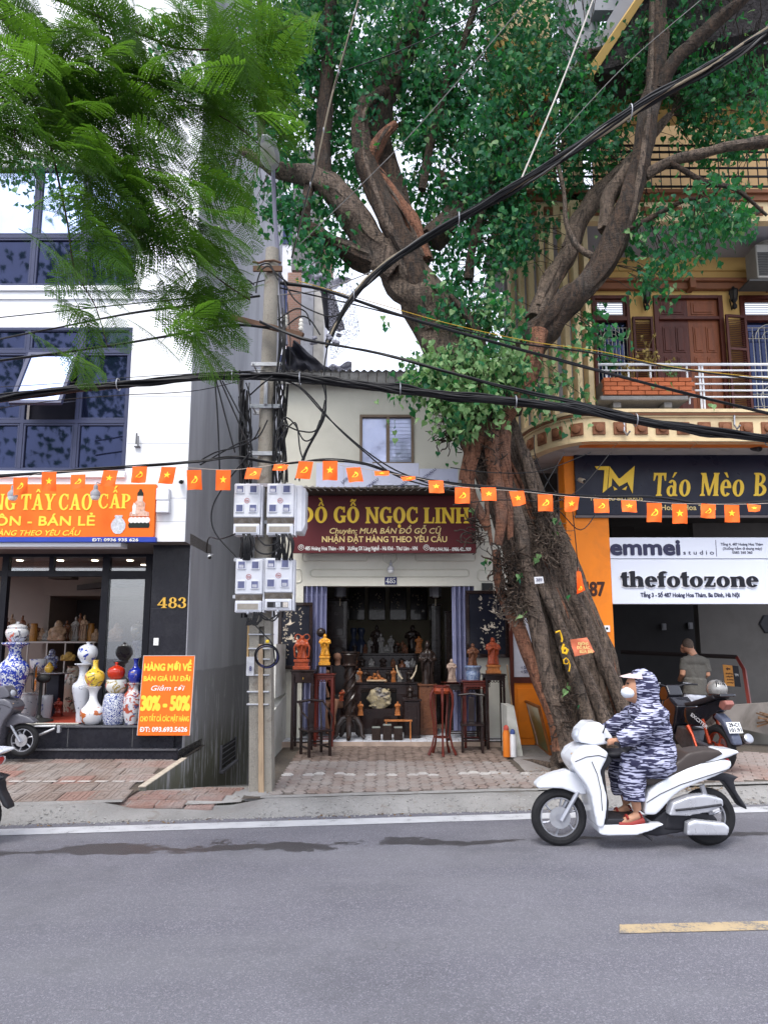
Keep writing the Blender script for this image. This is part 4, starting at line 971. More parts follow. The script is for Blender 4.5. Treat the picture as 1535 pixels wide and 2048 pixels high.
# brick planter on the balcony
x0, x1, z0, z1 = rct(1205, 1387, 756, 791, YB+.05); PL = thing('brick_planter', 'red brick planter standing on blocks on the villa balcony', 'planter', ((x0+x1)/2, YB+.2, z0))
mb_ = MB(); bw, bh = .20, (z1-z0)/4; g = 0
MBR = mat('planter_brick', (.42, .12, .05), .8, .15, 6, .2, 40, rnd=.12)
bm_ = MB().bb(-bw/2+.005, bw/2-.005, -.05, .05, -bh/2+.004, bh/2-.004, .003).mesh('brick', MBR, smooth=0)
for j in range(4):
 k = 0; x = x0-(bw/2 if j % 2 else 0)
 while x < x1-.02:
  a = max(x, x0); b = min(x+bw, x1)
  if b-a > .04: inst('brick', bm_, PL, ((a+b)/2, YB+.07, z0+bh*(j+.5)), (0, 0, 0), ((b-a-.0)/bw, 1, 1))
  x += bw
m = MB(); m.bb(x0+.003, x1-.003, YB+.085, YB+.40, z0+.003, z1-.02); part('planter_core', m, mat('mortar_grey', (.2, .17, .15), .9), PL, smooth=0)
m = MB(); a, b, c, d = rct(1200, 1376, 791, 800, YB+.03); m.bb(a, b, YB+.03, YB+.45, c, d, .01); part('shelf', m, M_CONC, PL, smooth=0)
m = MB();
for px in (1233, 1335): a, b, c, d = rct(px-8, px+8, 800, 815, YB+.1); m.bb(a, b, YB+.1, YB+.3, c, d, .005)
part('support_block', m, M_CONC, PL, smooth=0)
# upper floor slab, fascia with blocks, cream fins
YU = 10.2; zu0, zu1 = PZ(442, YU), PZ(404, YU)
c2p = curve(YU, P(1060, 420, YU).x, P(985, 420, 11).x, 11.0)
m = MB(); extr(m, c2p, zu0, zu1, 0, .14); part('fascia', m, MCM, B3); m = MB(); extr(m, c2p, zu1, zu1+.10, .05, .14); extr(m, c2p, zu1+.10, zu1+.16, .10, .14); part('cornice', m, MBN, B3)
block_frieze(c2p, (zu0+zu1)/2, .15, .262, .05, B3)
m = MB(); q = [p+V((0, .08, 0)) for p in c2p]; vs = [V((p.x, p.y, zu0+.01)) for p in q]+[V((p.x, max(p.y, 12.5), zu0+.01)) for p in q]; n = len(q)
m.add(vs, [(i, i+1, i+1+n, i+n) for i in range(n-1)]); vs = [v+V((0, 0, .42)) for v in vs]; m.add(vs, [(i, i+1, i+1+n, i+n) for i in range(n-1)]); part('upper_slab', m, MGY, B3, smooth=0)
fin_t = [(0, 9.72, 1183), (0, 9.8, 1161), (0, 9.95, 1139), (0, 10.12, 1112), (0, 10.3, 1092), (0, 10.5, 1070), (0, 10.7, 1050), (0, 10.9, 1030)]
for _, Y, px in fin_t:
 x = P(px, 780, Y).x; part('fin', MB().bb(x-.038, x+.038, Y, Y+.26, zb1-.05, zu0+.012, .004), MCM, B3, smooth=0)
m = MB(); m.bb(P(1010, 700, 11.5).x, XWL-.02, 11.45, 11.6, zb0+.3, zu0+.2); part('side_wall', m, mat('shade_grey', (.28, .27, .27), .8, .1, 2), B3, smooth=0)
# air conditioner outdoor unit and ceiling lamp
x0, x1, z0, z1 = rct(1512, 1600, 488, 556, 10.6); AC = thing('air_conditioner', 'grey outdoor air conditioner unit under the upper floor at the right edge', 'air conditioner', ((x0+x1)/2, 10.6, z0))
part('casing', MB().bb(x0, x1, 10.6, 10.95, z0, z1, .015), mat('ac_grey', (.28, .27, .25), .5, .1), AC)
for k in range(14): part('louvre', MB().bb(x0+.02, x0+.3, 10.585, 10.6, z0+.05+k*.03, z0+.066+k*.03), mat('ac_dark', (.06, .06, .06), .6), AC, smooth=0)
part('bracket', MB().bb(x0-.15, x1, 10.6, 10.95, z0-.05, z0-.02), mat('ac_dark', (.06, .06, .06), .6), AC, smooth=0)
p = P(1530, 482, 10.9); solo('ceiling_lamp', MB().lathe([(0, -.09), (.12, -.07), (.17, -.02), (.18, 0), (.19, .0), (.19, .03)], (p.x, 10.9, zu0-.02), 20), mat('milky_shade', (.45, .43, .38), .4), 'round milky ceiling lamp under the upper floor, above the air conditioner', 'lamp')
# third level: wall, dark rails, arch, overhanging roof
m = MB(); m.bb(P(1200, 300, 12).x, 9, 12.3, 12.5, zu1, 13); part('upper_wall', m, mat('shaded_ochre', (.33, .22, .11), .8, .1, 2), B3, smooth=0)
m = MB()
for py in (290, 303, 318, 335, 352, 372): a = PZ(py, YU+.05); m.bb(P(1010, py, YU).x, 6.5, YU+.05, YU+.08, a-.012, a+.012)
for k in range(30): x = P(1010, 330, YU).x+k*.16; m.bb(x, x+.012, YU+.06, YU+.075, zu1+.1, PZ(290, YU+.05))
part('upper_railing', m, mat('black_iron', (.012, .012, .014), .5), B3, smooth=0)
def tower(px0, px1, py0, py1, Y, d, mt, nm): m = MB(); rb(m, px0, px1, py0, py1, Y, d); part(nm, m, mt, B3, smooth=0)
tower(985, 1105, -60, 385, 11.2, .6, MCM, 'tower_wall')
for py in (78, 128, 178, 222, 260): tower(975, 1112, py, py+14, 11.05, .3, MOC, 'tower_band')
tower(1130, 1160, 120, 400, 10.9, .3, MCM, 'column'); tower(1135, 1158, 380, 470, 10.15, .1, MCM, 'column')
g = MB(); x0 = P(1150, 230, 10.3).x; x1 = P(1700, 230, 10.3).x; zc_ = PZ(262, 10.3)
def archz(u): return zc_+.45*sin(pi*min(1, max(0, u)))**.7
g.grid(lambda u, v: V((x0+(x1-x0)*u, 10.3, archz(u)+(.30 if v else 0))), 30, 1); g.grid(lambda u, v: V((x0+(x1-x0)*u, 10.3+.4*v, archz(u))), 30, 1); part('arch_beam', g, MOC, B3)
MDS = mat('rough_soffit', (.045, .040, .042), .9, .5, 12, .8, 30, bd=.05)
g = MB(); A = P(1165, 205, 10.4); Bq = P(1180, 145, 9.2); Cq = P(1285, 40, 9.2)
vs = [V((A.x, 10.6, A.z+.1)), V((Bq.x, 9.2, Bq.z)), V((Cq.x, 8.9, Cq.z+.3)), V((9, 8.9, Cq.z+.5)), V((9, 10.6, A.z+.1))]
g.add(vs, [(0, 1, 2, 3, 4)]); part('roof_soffit', g, MDS, B3, smooth=0)
g = MB(); e = [vs[1], vs[2], vs[3]]
g.tube([vs[0], vs[1], vs[2], vs[3]], .09, 4); part('roof_edge', g, MOC, B3)
g = MB(); g.add([vs[0]+V((0, 0, .5)), vs[1]+V((0, 0, .4)), vs[2]+V((0, 0, .5)), vs[3]+V((0, 0, .5)), vs[4]+V((0, 0, .6))], [(0, 1, 2, 3, 4)]); part('roof', g, MGY, B3, smooth=0)
g = MB(); rb(g, 1130, 1190, -200, 160, 9.6, .5); rb(g, 1180, 1330, -300, 20, 9.4, .2); part('gable_wall', g, MGY, B3, smooth=0)

# ground floor: orange column, canopy, dark entrance
x0, x1 = P(1136, 1180, YD).x, P(1223, 1180, YD).x; XCR = x1
m = MB(); m.bb(x0, x1, YD, YD+.35, .1, PZ(896, YD), .008); CL = part('column', m, MOR, B3, 'orange painted column', 0)
m = MB(); text(m, '487', P(1163, 1178, YD).x, P(1208, 1178, YD).x, PZ(1178, YD), PS(27, YD), YD, .035, 0, .95, th=.003); part('house_number', m, mat('dark_brown_print', (.05, .02, .015), .6), B3, smooth=0)
m = MB(); rb(m, 1195, 1207, 1250, 1268, YD-.02, .02, .003); rb(m, 1207.5, 1219, 1251, 1264, YD-.03, .03, .003); part('doorbell', m, mat('white_plastic', (.8, .8, .8), .4), B3, smooth=0)
m = MB(); p = P(1213, 1257, YD-.03); m.lathe([(0, .006), (.018, .006), (.02, 0)], (p.x, YD-.03, p.z), 12, 'y', Matrix.Rotation(pi, 3, 'Z')); part('bell_button', m, mat('black_plastic', (.02, .02, .02), .5), B3)
# canopy
g = MB(); Ya = 9.60; xl0 = P(1162, 886, Ya).x; xl1 = P(1152, 903, YD-.06).x; z1 = zb0-.035; z0 = PZ(904, YD-.06)
g.add([V((xl0, Ya, z1)), V((8, Ya, z1)), V((8, YD-.06, z0)), V((xl1, YD-.06, z0)), V((xl0, Ya, z1+.06)), V((8, Ya, z1+.06)), V((8, YD-.06, z0+.2)), V((xl1, YD-.06, z0+.2))], [(0, 1, 2, 3), (4, 7, 6, 5), (0, 4, 5, 1), (0, 3, 7, 4), (2, 6, 7, 3)])
part('canopy', g, MRW, B3, 'rust orange metal canopy', 0)
g = MB()
for px in (1235, 1393): a = P(px, 886, Ya); b = P(px-24, 900, YD-.06); g.tube([V((a.x, Ya-.003, z1)), V((b.x, YD-.065, z0))], .01, 4)
part('canopy_rib', g, mat('rib_pale', (.6, .35, .2), .6), B3)
# recess left of the column
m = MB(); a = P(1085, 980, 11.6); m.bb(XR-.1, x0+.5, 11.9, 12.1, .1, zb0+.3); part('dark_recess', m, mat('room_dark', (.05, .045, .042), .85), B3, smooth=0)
m = MB(); rb(m, 1118, 1130, 895, 1100, 11.2, .1); part('downpipe', m, mat('pipe_grey', (.2, .2, .22), .6), B3)
m = MB(); rb(m, 1122, 1150, 935, 1000, 10.9, .2); part('rust_post', m, MRW, B3, smooth=0)
# kiosk front left of the column: white panel over orange board door
YK = 10.95; K = thing('kiosk', 'narrow kiosk front with white panel above an orange board, squeezed beside the cream shop', 'kiosk', (P(1070, 1300, YK).x, YK, .2))
m = MB(); rb(m, 1026, 1140, 1236, 1354, YK, .05); part('upper_panel', m, mat('scuffed_white', (.55, .55, .60), .5, .08, 3, dirt=.35, dcol=(.3, .28, .27), ds=4), K, smooth=0)
m = MB(); rb(m, 1024, 1140, 1354, 1366, YK-.02, .08); rb(m, 1020, 1027, 1236, 1470, YK-.03, .06); part('brown_rail', m, MDW, K, smooth=0)
m = MB(); x0_, x1_, z0_, z1_ = rct(1027, 1140, 1366, 1470, YK); m.bb(x0_, x1_, YK, YK+.05, .1, z1_); x0_ += .06; m.bb(x0_, x1_, YK-.012, YK, .3, z1_-.08, .004); part('lower_panel', m, MOR, K, smooth=0)
m = MB(); p = P(1060, 1299, YK); m.lathe([(0, .012), (.105, .012), (.11, 0)], (p.x, YK-.001, p.z), 28, 'y', Matrix.Rotation(pi, 3, 'Z')); part('round_logo', m, mat('navy_disc', (.012, .012, .025), .4), K)
m = MB(); text(m, 'Số 10, Ngõ', P(1047, 1334, YK).x, P(1082, 1334, YK).x, PZ(1335, YK), PS(6, YK), YK, .03, th=.003); text(m, 'Số 487 Hoàng', P(1047, 1342, YK).x, P(1088, 1342, YK).x, PZ(1343.5, YK), PS(6, YK), YK, .03, th=.003)
for py in (1335, 1343.5): p = P(1043, py, YK); m.torus((p.x, YK-.003, p.z), .012, .003, 12, 4, 'y')
part('lettering', m, mat('print_navy', (.08, .08, .16), .6), K, smooth=0)
m = MB(); m.tube([P(1066, 1255, YK-.01), P(1067, 1300, YK-.01), P(1066, 1340, YK-.01), P(1070, 1348, YK-.01)], .006, 5); part('hanging_cord', m, mat('black_cable', (.012, .012, .014), .5), K)
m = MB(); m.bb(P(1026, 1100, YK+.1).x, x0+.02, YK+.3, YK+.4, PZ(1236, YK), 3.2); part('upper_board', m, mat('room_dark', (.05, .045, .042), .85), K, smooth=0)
# entrance interior
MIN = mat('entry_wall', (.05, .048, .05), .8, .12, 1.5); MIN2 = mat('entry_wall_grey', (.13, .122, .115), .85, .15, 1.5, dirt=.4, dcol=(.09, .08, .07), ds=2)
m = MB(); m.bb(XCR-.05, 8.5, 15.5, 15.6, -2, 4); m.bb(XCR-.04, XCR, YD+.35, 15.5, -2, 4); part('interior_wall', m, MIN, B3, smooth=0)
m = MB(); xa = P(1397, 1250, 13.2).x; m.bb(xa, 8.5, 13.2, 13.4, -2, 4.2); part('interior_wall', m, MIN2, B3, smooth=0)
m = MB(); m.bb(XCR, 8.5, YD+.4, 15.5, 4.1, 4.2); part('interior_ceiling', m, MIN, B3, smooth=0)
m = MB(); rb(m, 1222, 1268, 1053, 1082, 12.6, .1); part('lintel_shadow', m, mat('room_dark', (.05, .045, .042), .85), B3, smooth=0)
m = MB(); m.bb(XCR-.04, 8.5, 10.62, 10.75, PZ(1080, 10.62), PZ(1040, 10.62)+.4);
# floor going down at the back left, ledge on the right
m = MB(); m.grid(lambda u, v: V((XCR+(xa+.1-XCR)*u, 10.9+4.6*v, .15-.9*v)), 2, 6); m.bb(XCR, xa+.1, 10.6, 10.92, .1, .18); part('ramp_floor', m, mat('entry_floor', (.10, .09, .085), .8, .2, 3), B3, smooth=0)
m = MB(); zl = PZ(1386, 12.2); m.bb(P(1385, 1400, 11.6).x, 8.5, 11.2, 13.25, -.5, .50);
part('ledge', m, mat('ledge_concrete', (.15, .14, .125), .85, .15, 3, dirt=.5, dcol=(.10, .09, .08)), B3, smooth=0)
g = MB(); a = P(1400, 1415, 10.75); b = P(1560, 1405, 10.75); c = P(1560, 1475, 10.75); d = P(1400, 1440, 10.75); g.prism([(a.x, a.z), (b.x, b.z+.0), (c.x, c.z), (d.x, d.z)], 10.75, 10.9); part('ramp_kerb', g, mat('kerb_pale', (.20, .18, .165), .85, .12, 3, dirt=.5), B3, smooth=0)
m = MB(); pts = [P(1240, 1304, 12.2), P(1472, 1314, 11.6), P(1487, 1340, 11.4), P(1501, 1432, 10.95)]
m2 = MB(); m2.tube(pts[:2], .035, 4); m3 = MB(); m3.tube(pts[1:], .035, 4)
HR = thing('handrail', 'black and maroon metal handrail beside the entrance ramp behind the standing man', 'handrail', pts[2])
part('top_rail', m2, mat('black_rail', (.02, .015, .015), .4), HR, smooth=0); part('post', m3, mat('maroon_rail', (.13, .025, .02), .45, .15), HR, smooth=0)
# small notice hung on the handrail
T = thing('small_sign', 'small orange and black notice with an arrow hung below the handrail', 'sign', P(1462, 1351, 11.7)); Yq = 11.7
def quad(mb, pts, Y, t=.01):
 q = [P(a, b, Y) for a, b in pts]; mb.prism([(p.x, p.z) for p in q], Y, Y+t); return mb
part('orange_panel', quad(MB(), [(1444, 1329), (1463, 1331), (1468, 1373), (1449, 1371)], Yq), mat('sign_orange', (.50, .22, .05), .5), T, smooth=0)
part('black_panel', quad(MB(), [(1463.3, 1331), (1475, 1332), (1481, 1374), (1468.3, 1373)], Yq), mat('sign_black', (.015, .015, .02), .4), T, smooth=0)
m = MB(); quad(m, [(1450, 1337.5), (1454, 1334.5), (1454, 1336.2), (1459, 1336.6), (1459.3, 1339.2), (1454.2, 1338.8), (1454.4, 1341)], Yq-.004, .003)
for j, s_ in enumerate(('Đường', 'xuống hầm', 'đi thang', 'máy')): p = P(1457+j*.8, 1347+j*6, Yq); text(m, s_, p.x-.055, p.x+.055, p.z, .022, Yq, .03, th=.004)
part('lettering', m, mat('dark_brown_print', (.05, .02, .015), .6), T, smooth=0)
m = MB(); p = P(1471, 1350, Yq); text(m, 'TM', p.x-.03, p.x+.03, p.z, .04, Yq, .02, th=.004); part('logo', m, mat('pale_print', (.6, .6, .6), .5), T, smooth=0)
for px, py, l in ((1327, 1254, 'left'), (1380, 1252, 'right')):
 m = MB(); rb(m, px-4.5, px+4.5, py-7, py+6, 15.44, .05, .004); rb(m, px-2, px+2, py-4, py+3, 15.43, .02, .002); solo('wall_box', m, mat('box_grey', (.35, .35, .37), .5), 'small grey control box on the dark entrance wall, the %s one of two' % l, 'control box', smooth=0)
m = MB(); rb(m, 1498, 1508, 1414, 1431, 10.9, .04, .004); rb(m, 1500.5, 1505.5, 1417, 1421, 10.893, .01); rb(m, 1500.5, 1505.5, 1424, 1428, 10.893, .01); solo('socket', m, mat('white_plastic', (.8, .8, .8), .4), 'white double power socket at the foot of the maroon handrail', 'socket', smooth=0)
T = thing('wood_bundle', 'bundle of broken wooden sticks lying at the right edge beside the ramp', 'wood', P(1525, 1440, 10.6)); rr = random.Random(5)
for k in range(7):
 a = P(1515+rr.uniform(-4, 6), 1432+k*2.2, 10.6); part('stick', MB().box(a+V((.22, 0, 0)), (.5, .03, .02), Matrix.Rotation(rr.uniform(-.35, .45), 3, 'Y') @ Matrix.Rotation(rr.uniform(-.4, .4), 3, 'Z')), mat('stick_wood', (.14, .08, .045), .7, .4, 5, rnd=.4), T, smooth=0)
p = P(1533, 1248, 13.1); solo('wall_plaque', MB().lathe([(0, .02), (.17, .02), (.2, 0)], (p.x+.08, 13.19, p.z), 6, 'y', Matrix.Rotation(pi, 3, 'Z')), mat('dark_plaque', (.03, .03, .035), .5), 'dark hexagonal plaque on the grey entrance wall at the right edge', 'plaque', smooth=0)

# ================================================================== SIGNS
def board(T, px0, px1, py0, py1, Y, mt, d=.08, nm='board', b=.004, x1=None):
 a, c, e, f = rct(px0, px1, py0, py1, Y); m = MB().bb(a, x1 or c, Y, Y+d, e, f, b); return part(nm, m, mt, T, smooth=0)
def T_(m, s_, px0, px1, py0, py1, Y, **k):
 """lettering filling the photo rectangle px0..px1, capitals py0..py1"""
 pm = (py0+py1)/2; text(m, s_, P(px0, pm, Y).x, P(px1, pm, Y).x, (PZ(py0, Y)+PZ(py1, Y))/2, PZ(py0, Y)-PZ(py1, Y), Y, **k)
def SE(m, s_, px0, px1, py0, py1, Y, **k):
 pm = (py0+py1)/2; serif(m, s_, P(px0, pm, Y).x, P(px1, pm, Y).x, PZ(py1, Y), PZ(py0, Y)-PZ(py1, Y), Y, **k)
MY = mat('yellow_letters', (.90, .60, .06), .4, .06); MY2 = mat('pale_yellow_print', (.75, .58, .25), .5); MWL = mat('white_print', (.75, .75, .72), .5); MNV = mat('navy_letters', (.03, .03, .07), .35)
MSO = mat('banner_orange', (.84, .15, .014), .5, .05, 1.2, dirt=.12, dcol=(.55, .08, .02)); MBL = mat('banner_blue', (.03, .06, .35), .5)
# 483 ceramics banner
YS = YF-.06
T = thing('shop_sign', 'orange ceramics shop banner with yellow capitals and a blue foot band', 'sign', P(100, 1030, YS))
board(T, -150, 310, 968, 1074, YS, MSO); board(T, -150, 311, 1074, 1084, YS-.003, MBL, .083, 'blue_band')
m = MB(); SE(m, 'NG', -14, 33, 988, 1020, YS, th=.006); SE(m, 'TÂY', 43, 111, 988, 1020, YS, th=.006); SE(m, 'CAO', 118, 185, 988, 1020, YS, th=.006); SE(m, 'CẤP', 197, 262, 988, 1017, YS, th=.006)
T_(m, 'ÔN - BÁN LẺ', -8, 190, 1033, 1051, YS, bold=.03, spacing=1.05); T_(m, 'ÀNG THEO YÊU CẦU', -4, 159, 1061, 1071, YS, bold=.022, shear=.3)
part('lettering', m, MY, T, smooth=0)
m = MB(); T_(m, 'ĐT: 0936 935 626', 186, 277, 1077, 1082.5, YS-.004, bold=.04); part('phone_number', m, MWL, T, smooth=0)
# printed pictures: vase and seated figure on lotus
MPV = mat('printed_vase_grey', (.55, .56, .60), .4, .35, 28, dirt=.6, dcol=(.25, .27, .35), ds=14)
m = MB(); c = P(237, 1048, YS);
vp = [(-.05, .125), (.05, .125), (.055, .105), (.04, .09), (.075, .05), (.1, 0), (.095, -.06), (.06, -.12), (.03, -.14), (-.03, -.14), (-.06, -.12), (-.095, -.06), (-.1, 0), (-.075, .05), (-.04, .09), (-.055, .105)]
m.prism([(c.x+a*1.03, c.z+b) for a, b in vp], YS-.006, YS-.001); part('printed_vase', m, MPV, T, smooth=0)
c = P(280, 1015, YS); k = 1/1366*YS
def sil(pts, nm, mt, d): m = MB(); m.prism([(c.x+a*k, c.z+b*k) for a, b in pts], YS-.003-d, YS-.001); part(nm, m, mt, T, smooth=0)
sil([(-20, -42), (20, -42), (22, -36), (20, -31), (-20, -31), (-22, -36)], 'printed_base', mat('print_black', (.015, .02, .015), .4), .001)
for i in range(5): sil([(-20+i*8+6*cos(t/8*2*pi)*1.05+4, -26+6.5*sin(t/8*2*pi)) for t in range(8)], 'printed_petal', mat('print_white', (.72, .70, .68), .4, .2, 30), .002+i*.0004)
sil([(-20, -18), (20, -18), (19, -10), (10, -7), (11, 8), (6, 14), (-7, 14), (-11, 8), (-10, -7), (-19, -10)], 'printed_robe', mat('print_robe', (.62, .35, .26), .5, .5, 24, dirt=.5, dcol=(.7, .68, .62), ds=10), .005)
sil([(-5, 12), (5, 12), (6, 22), (3, 30), (0, 34), (-3, 30), (-6, 22)], 'printed_head', mat('print_skin', (.62, .50, .42), .5, .2, 30), .006)
sil([(-6, 24), (6, 24), (6, 30), (3, 34), (2, 38), (-2, 38), (-3, 34), (-6, 30)], 'printed_hair', mat('print_black', (.015, .02, .015), .4), .007)
sil([(-14, -14), (-8, -14), (-7, 4), (-12, 10), (-15, 2)], 'printed_sleeve', mat('print_white', (.72, .70, .68), .4), .0075)
# orange sale poster leaning at the pillar
YPo = 9.72; T = thing('sale_poster', 'orange sale poster board with yellow discount lettering standing against the black pillar', 'poster', P(333, 1480, YPo))
q = [P(288, 1312, YPo+.09), P(391, 1311, YPo+.09), P(379, 1471, YPo), P(275, 1471, YPo)]
def onq(a, b): return None
base = q[3]; ux = (q[2]-q[3]); uz = (q[0]-q[3]); Lx, Lz = ux.length, uz.length; ex = ux.normalized(); ez = uz.normalized(); ey = ez.cross(ex).normalized()
Mq = Matrix(((ex.x, ey.x, ez.x, base.x), (ex.y, ey.y, ez.y, base.y), (ex.z, ey.z, ez.z, base.z), (0, 0, 0, 1)))
m0 = MB().bb(0, Lx, 0, .012, 0, Lz); part('board', MB().merge(m0, Mq), MSO, T, smooth=0)
m0 = MB(); fr = .008
m0.bb(-fr, Lx+fr, -.004, .016, Lz, Lz+fr); m0.bb(-fr, 0, -.004, .016, 0, Lz); m0.bb(Lx, Lx+fr, -.004, .016, 0, Lz); part('edge_strip', MB().merge(m0, Mq), mat('strip_grey', (.5, .45, .42), .5), T, smooth=0)
def tq(s_, a, b, zc_, h, mt, nm='lettering', ser=False, **kw):
 m = MB()
 if ser: serif(m, s_, a*Lx, b*Lx, zc_*Lz-h*Lz/2, h*Lz, 0, .004, M=Mq, **kw)
 else: text(m, s_, a*Lx, b*Lx, zc_*Lz, h*Lz, 0, M=Mq, **kw)
 part(nm, m, mt, T, smooth=0)
tq('HÀNG MỚI VỀ', .03, .95, .855, .085, MY, bold=.05); tq('BÁN GIÁ ƯU ĐÃI', .04, .94, .71, .06, MY, bold=.04); tq('Giảm tới', .18, .82, .59, .062, MWL, bold=.01, shear=.35)
tq('30% - 50%', .03, .96, .40, .17, MY, bold=.05); tq('CHO TẤT CẢ CÁC MẶT HÀNG', .03, .97, .205, .06, MY, bold=.03); tq('ĐT: 093.693.5626', .05, .95, .075, .055, MWL, bold=.04)
# 485 maroon banner
YS5 = YC-.30; T = thing('shop_sign', 'maroon wood shop banner with golden serif capitals over the folding gates', 'sign', P(768, 1050, YS5))
board(T, 586, 951, 991, 1106, YS5, mat('banner_maroon', (.10, .018, .022), .5, .05, 1.5), .06)
m = MB(); SE(m, 'ĐỒ', 603, 654, 1014, 1045, YS5, th=.006, grow=.02); SE(m, 'GỖ', 667, 718, 1014, 1045, YS5, th=.006, grow=.02); SE(m, 'NGỌC', 731, 835, 1015, 1046, YS5, th=.006, grow=.02); SE(m, 'LINH', 847, 937, 1016, 1046, YS5, th=.006, grow=.02); part('lettering', m, MY, T, smooth=0)
m = MB(); T_(m, 'Chuyên: MUA BÁN ĐỒ GỖ CŨ', 658, 879, 1056.5, 1067, YS5, bold=.018, shear=.22); T_(m, 'NHẬN ĐẶT HÀNG THEO YÊU CẦU', 644, 893, 1073, 1084, YS5, bold=.022); part('lettering', m, MY2, T, smooth=0)
m = MB(); T_(m, '485 Hoàng Hoa Thám - HN', 610, 688, 1093, 1100.5, YS5, bold=.018); T_(m, 'Xưởng SX Làng Nghề - Hà Khê - Thư Lâm - HN', 695, 834, 1093, 1100.5, YS5, bold=.018); T_(m, '0914.944.966 - 0986.423.909', 859, 941, 1095, 1102, YS5, bold=.018)
for px in (602, 852): p = P(px, 1095, YS5); m.torus((p.x, YS5-.004, p.z), .044, .004, 20, 4, 'y'); m.torus((p.x, YS5-.004, p.z+.005), .02, .005, 12, 4, 'y')
part('small_lettering', m, MWL, T, smooth=0)
T = thing('number_plate', 'blue enamel plate reading 485 above the shop opening', 'number plate', P(781, 1162, YC-.02)); board(T, 769, 793, 1154, 1169, YC-.015, mat('enamel_blue', (.015, .02, .10), .25), .012, 'plate')
m = MB(); SE(m, '485', 771.5, 790.5, 1156, 1166.5, YC-.016, th=.003); part('digits', m, MWL, T, smooth=0)
# 487 black billiards banner
YT = YD-.06; T = thing('shop_sign', 'long black billiards banner with yellow lettering under the rust orange canopy', 'sign', P(1340, 967, YT))
board(T, 1150, 1540, 904, 1030, YT, mat('banner_black', (.012, .013, .028), .32, .2, 1.2), .05, x1=7.5)
def LG(pts, nm='logo'):
 m = MB(); q = [P(1140+a/3.886, 860+b/3.886, YT) for a, b in pts]; m.prism([(p.x, p.z) for p in q], YT-.012, YT-.001); part(nm, m, MY, T, smooth=0)
LG([(187, 283), (298, 283), (282, 462), (248, 490), (262, 312), (205, 310)])
LG([(302, 283), (372, 378), (385, 375), (496, 280), (480, 494), (440, 405), (376, 440), (322, 372), (316, 435), (290, 456)])
LG([(330, 438), (362, 462), (338, 470)], 'logo_eye'); LG([(398, 462), (438, 436), (428, 468)], 'logo_eye')
m = MB(); SE(m, 'Táo', 1302, 1377, 946, 992, YT, th=.008, squeeze=.86, shear=.12); SE(m, 'Mèo', 1396, 1484, 946, 992, YT, th=.008, squeeze=.86, shear=.12); SE(m, 'Bi', 1503, 1545, 946, 992, YT, th=.008, squeeze=.86, shear=.12); part('lettering', m, MY, T, smooth=0)
m = MB(); T_(m, 'TÁO MÈO BILLIARDS', 1178, 1284, 993, 1001, YT, bold=.02); part('small_lettering', m, MY2, T, smooth=0)
m = MB(); T_(m, 'Hoàng Hoa Thám', 1321, 1430, 1010, 1020, YT, bold=.02); part('small_lettering', m, MY2, T, smooth=0)
m = MB(); rb(m, 1150, 1700, 1030, 1035, YT+.01, .05); part('lower_frame', m, mat('frame_grey', (.15, .13, .13), .6), T, smooth=0)
# white studio boards
YQ = YD+.02; T = thing('studio_sign', 'white studio board with heavy navy word and small address, above the larger photo board', 'sign', P(1380, 1098, YQ))
MWB = mat('white_board', (.66, .69, .78), .35, .03, 1)
board(T, 1217, 1600, 1075, 1117, YQ, MWB, .10, x1=7)
m = MB(); T_(m, 'emmei', 1220, 1357, 1080, 1109, YQ, bold=.045, th=.008); part('lettering', m, MNV, T, smooth=0)
m = MB(); T_(m, 's t u d i o', 1365, 1426, 1101, 1109, YQ, bold=.012, spacing=1.0);
T_(m, 'Tầng 4, 487 Hoàng Hoa Thám', 1440, 1524, 1086, 1091, YQ, bold=.012); T_(m, '(Xuống hầm đi thang máy)', 1444, 1522, 1094.5, 1099.5, YQ, bold=.012); T_(m, '0585 360 360', 1463, 1503, 1102.5, 1107.5, YQ, bold=.012); rb(m, 1430.5, 1431.5, 1080, 1113, YQ-.003, .003); part('small_lettering', m, MNV, T, smooth=0)
T = thing('studio_sign', 'large white photo studio board with raised black serif word over the entrance', 'sign', P(1380, 1162, YQ))
board(T, 1222, 1600, 1118.5, 1208, YQ-.01, MWB, .12, x1=7)
m = MB(); SE(m, 'thefotozone', 1240, 1513, 1144, 1173.5, YQ-.01, th=.028, squeeze=.93, grow=.012); part('raised_lettering', m, mat('black_letters', (.008, .008, .014), .3), T, smooth=0)
m = MB(); SE(m, 'thefotozone', 1239, 1512, 1144, 1175, YQ-.01, th=.008, squeeze=.93, grow=.05); part('letter_edge', m, mat('pale_edge', (.8, .8, .84), .4), T, smooth=0)
m = MB(); T_(m, 'Tầng 3 - Số 487 Hoàng Hoa Thám, Ba Đình, Hà Nội', 1280, 1477, 1186, 1194, YQ-.01, bold=.035); part('small_lettering', m, MNV, T, smooth=0)

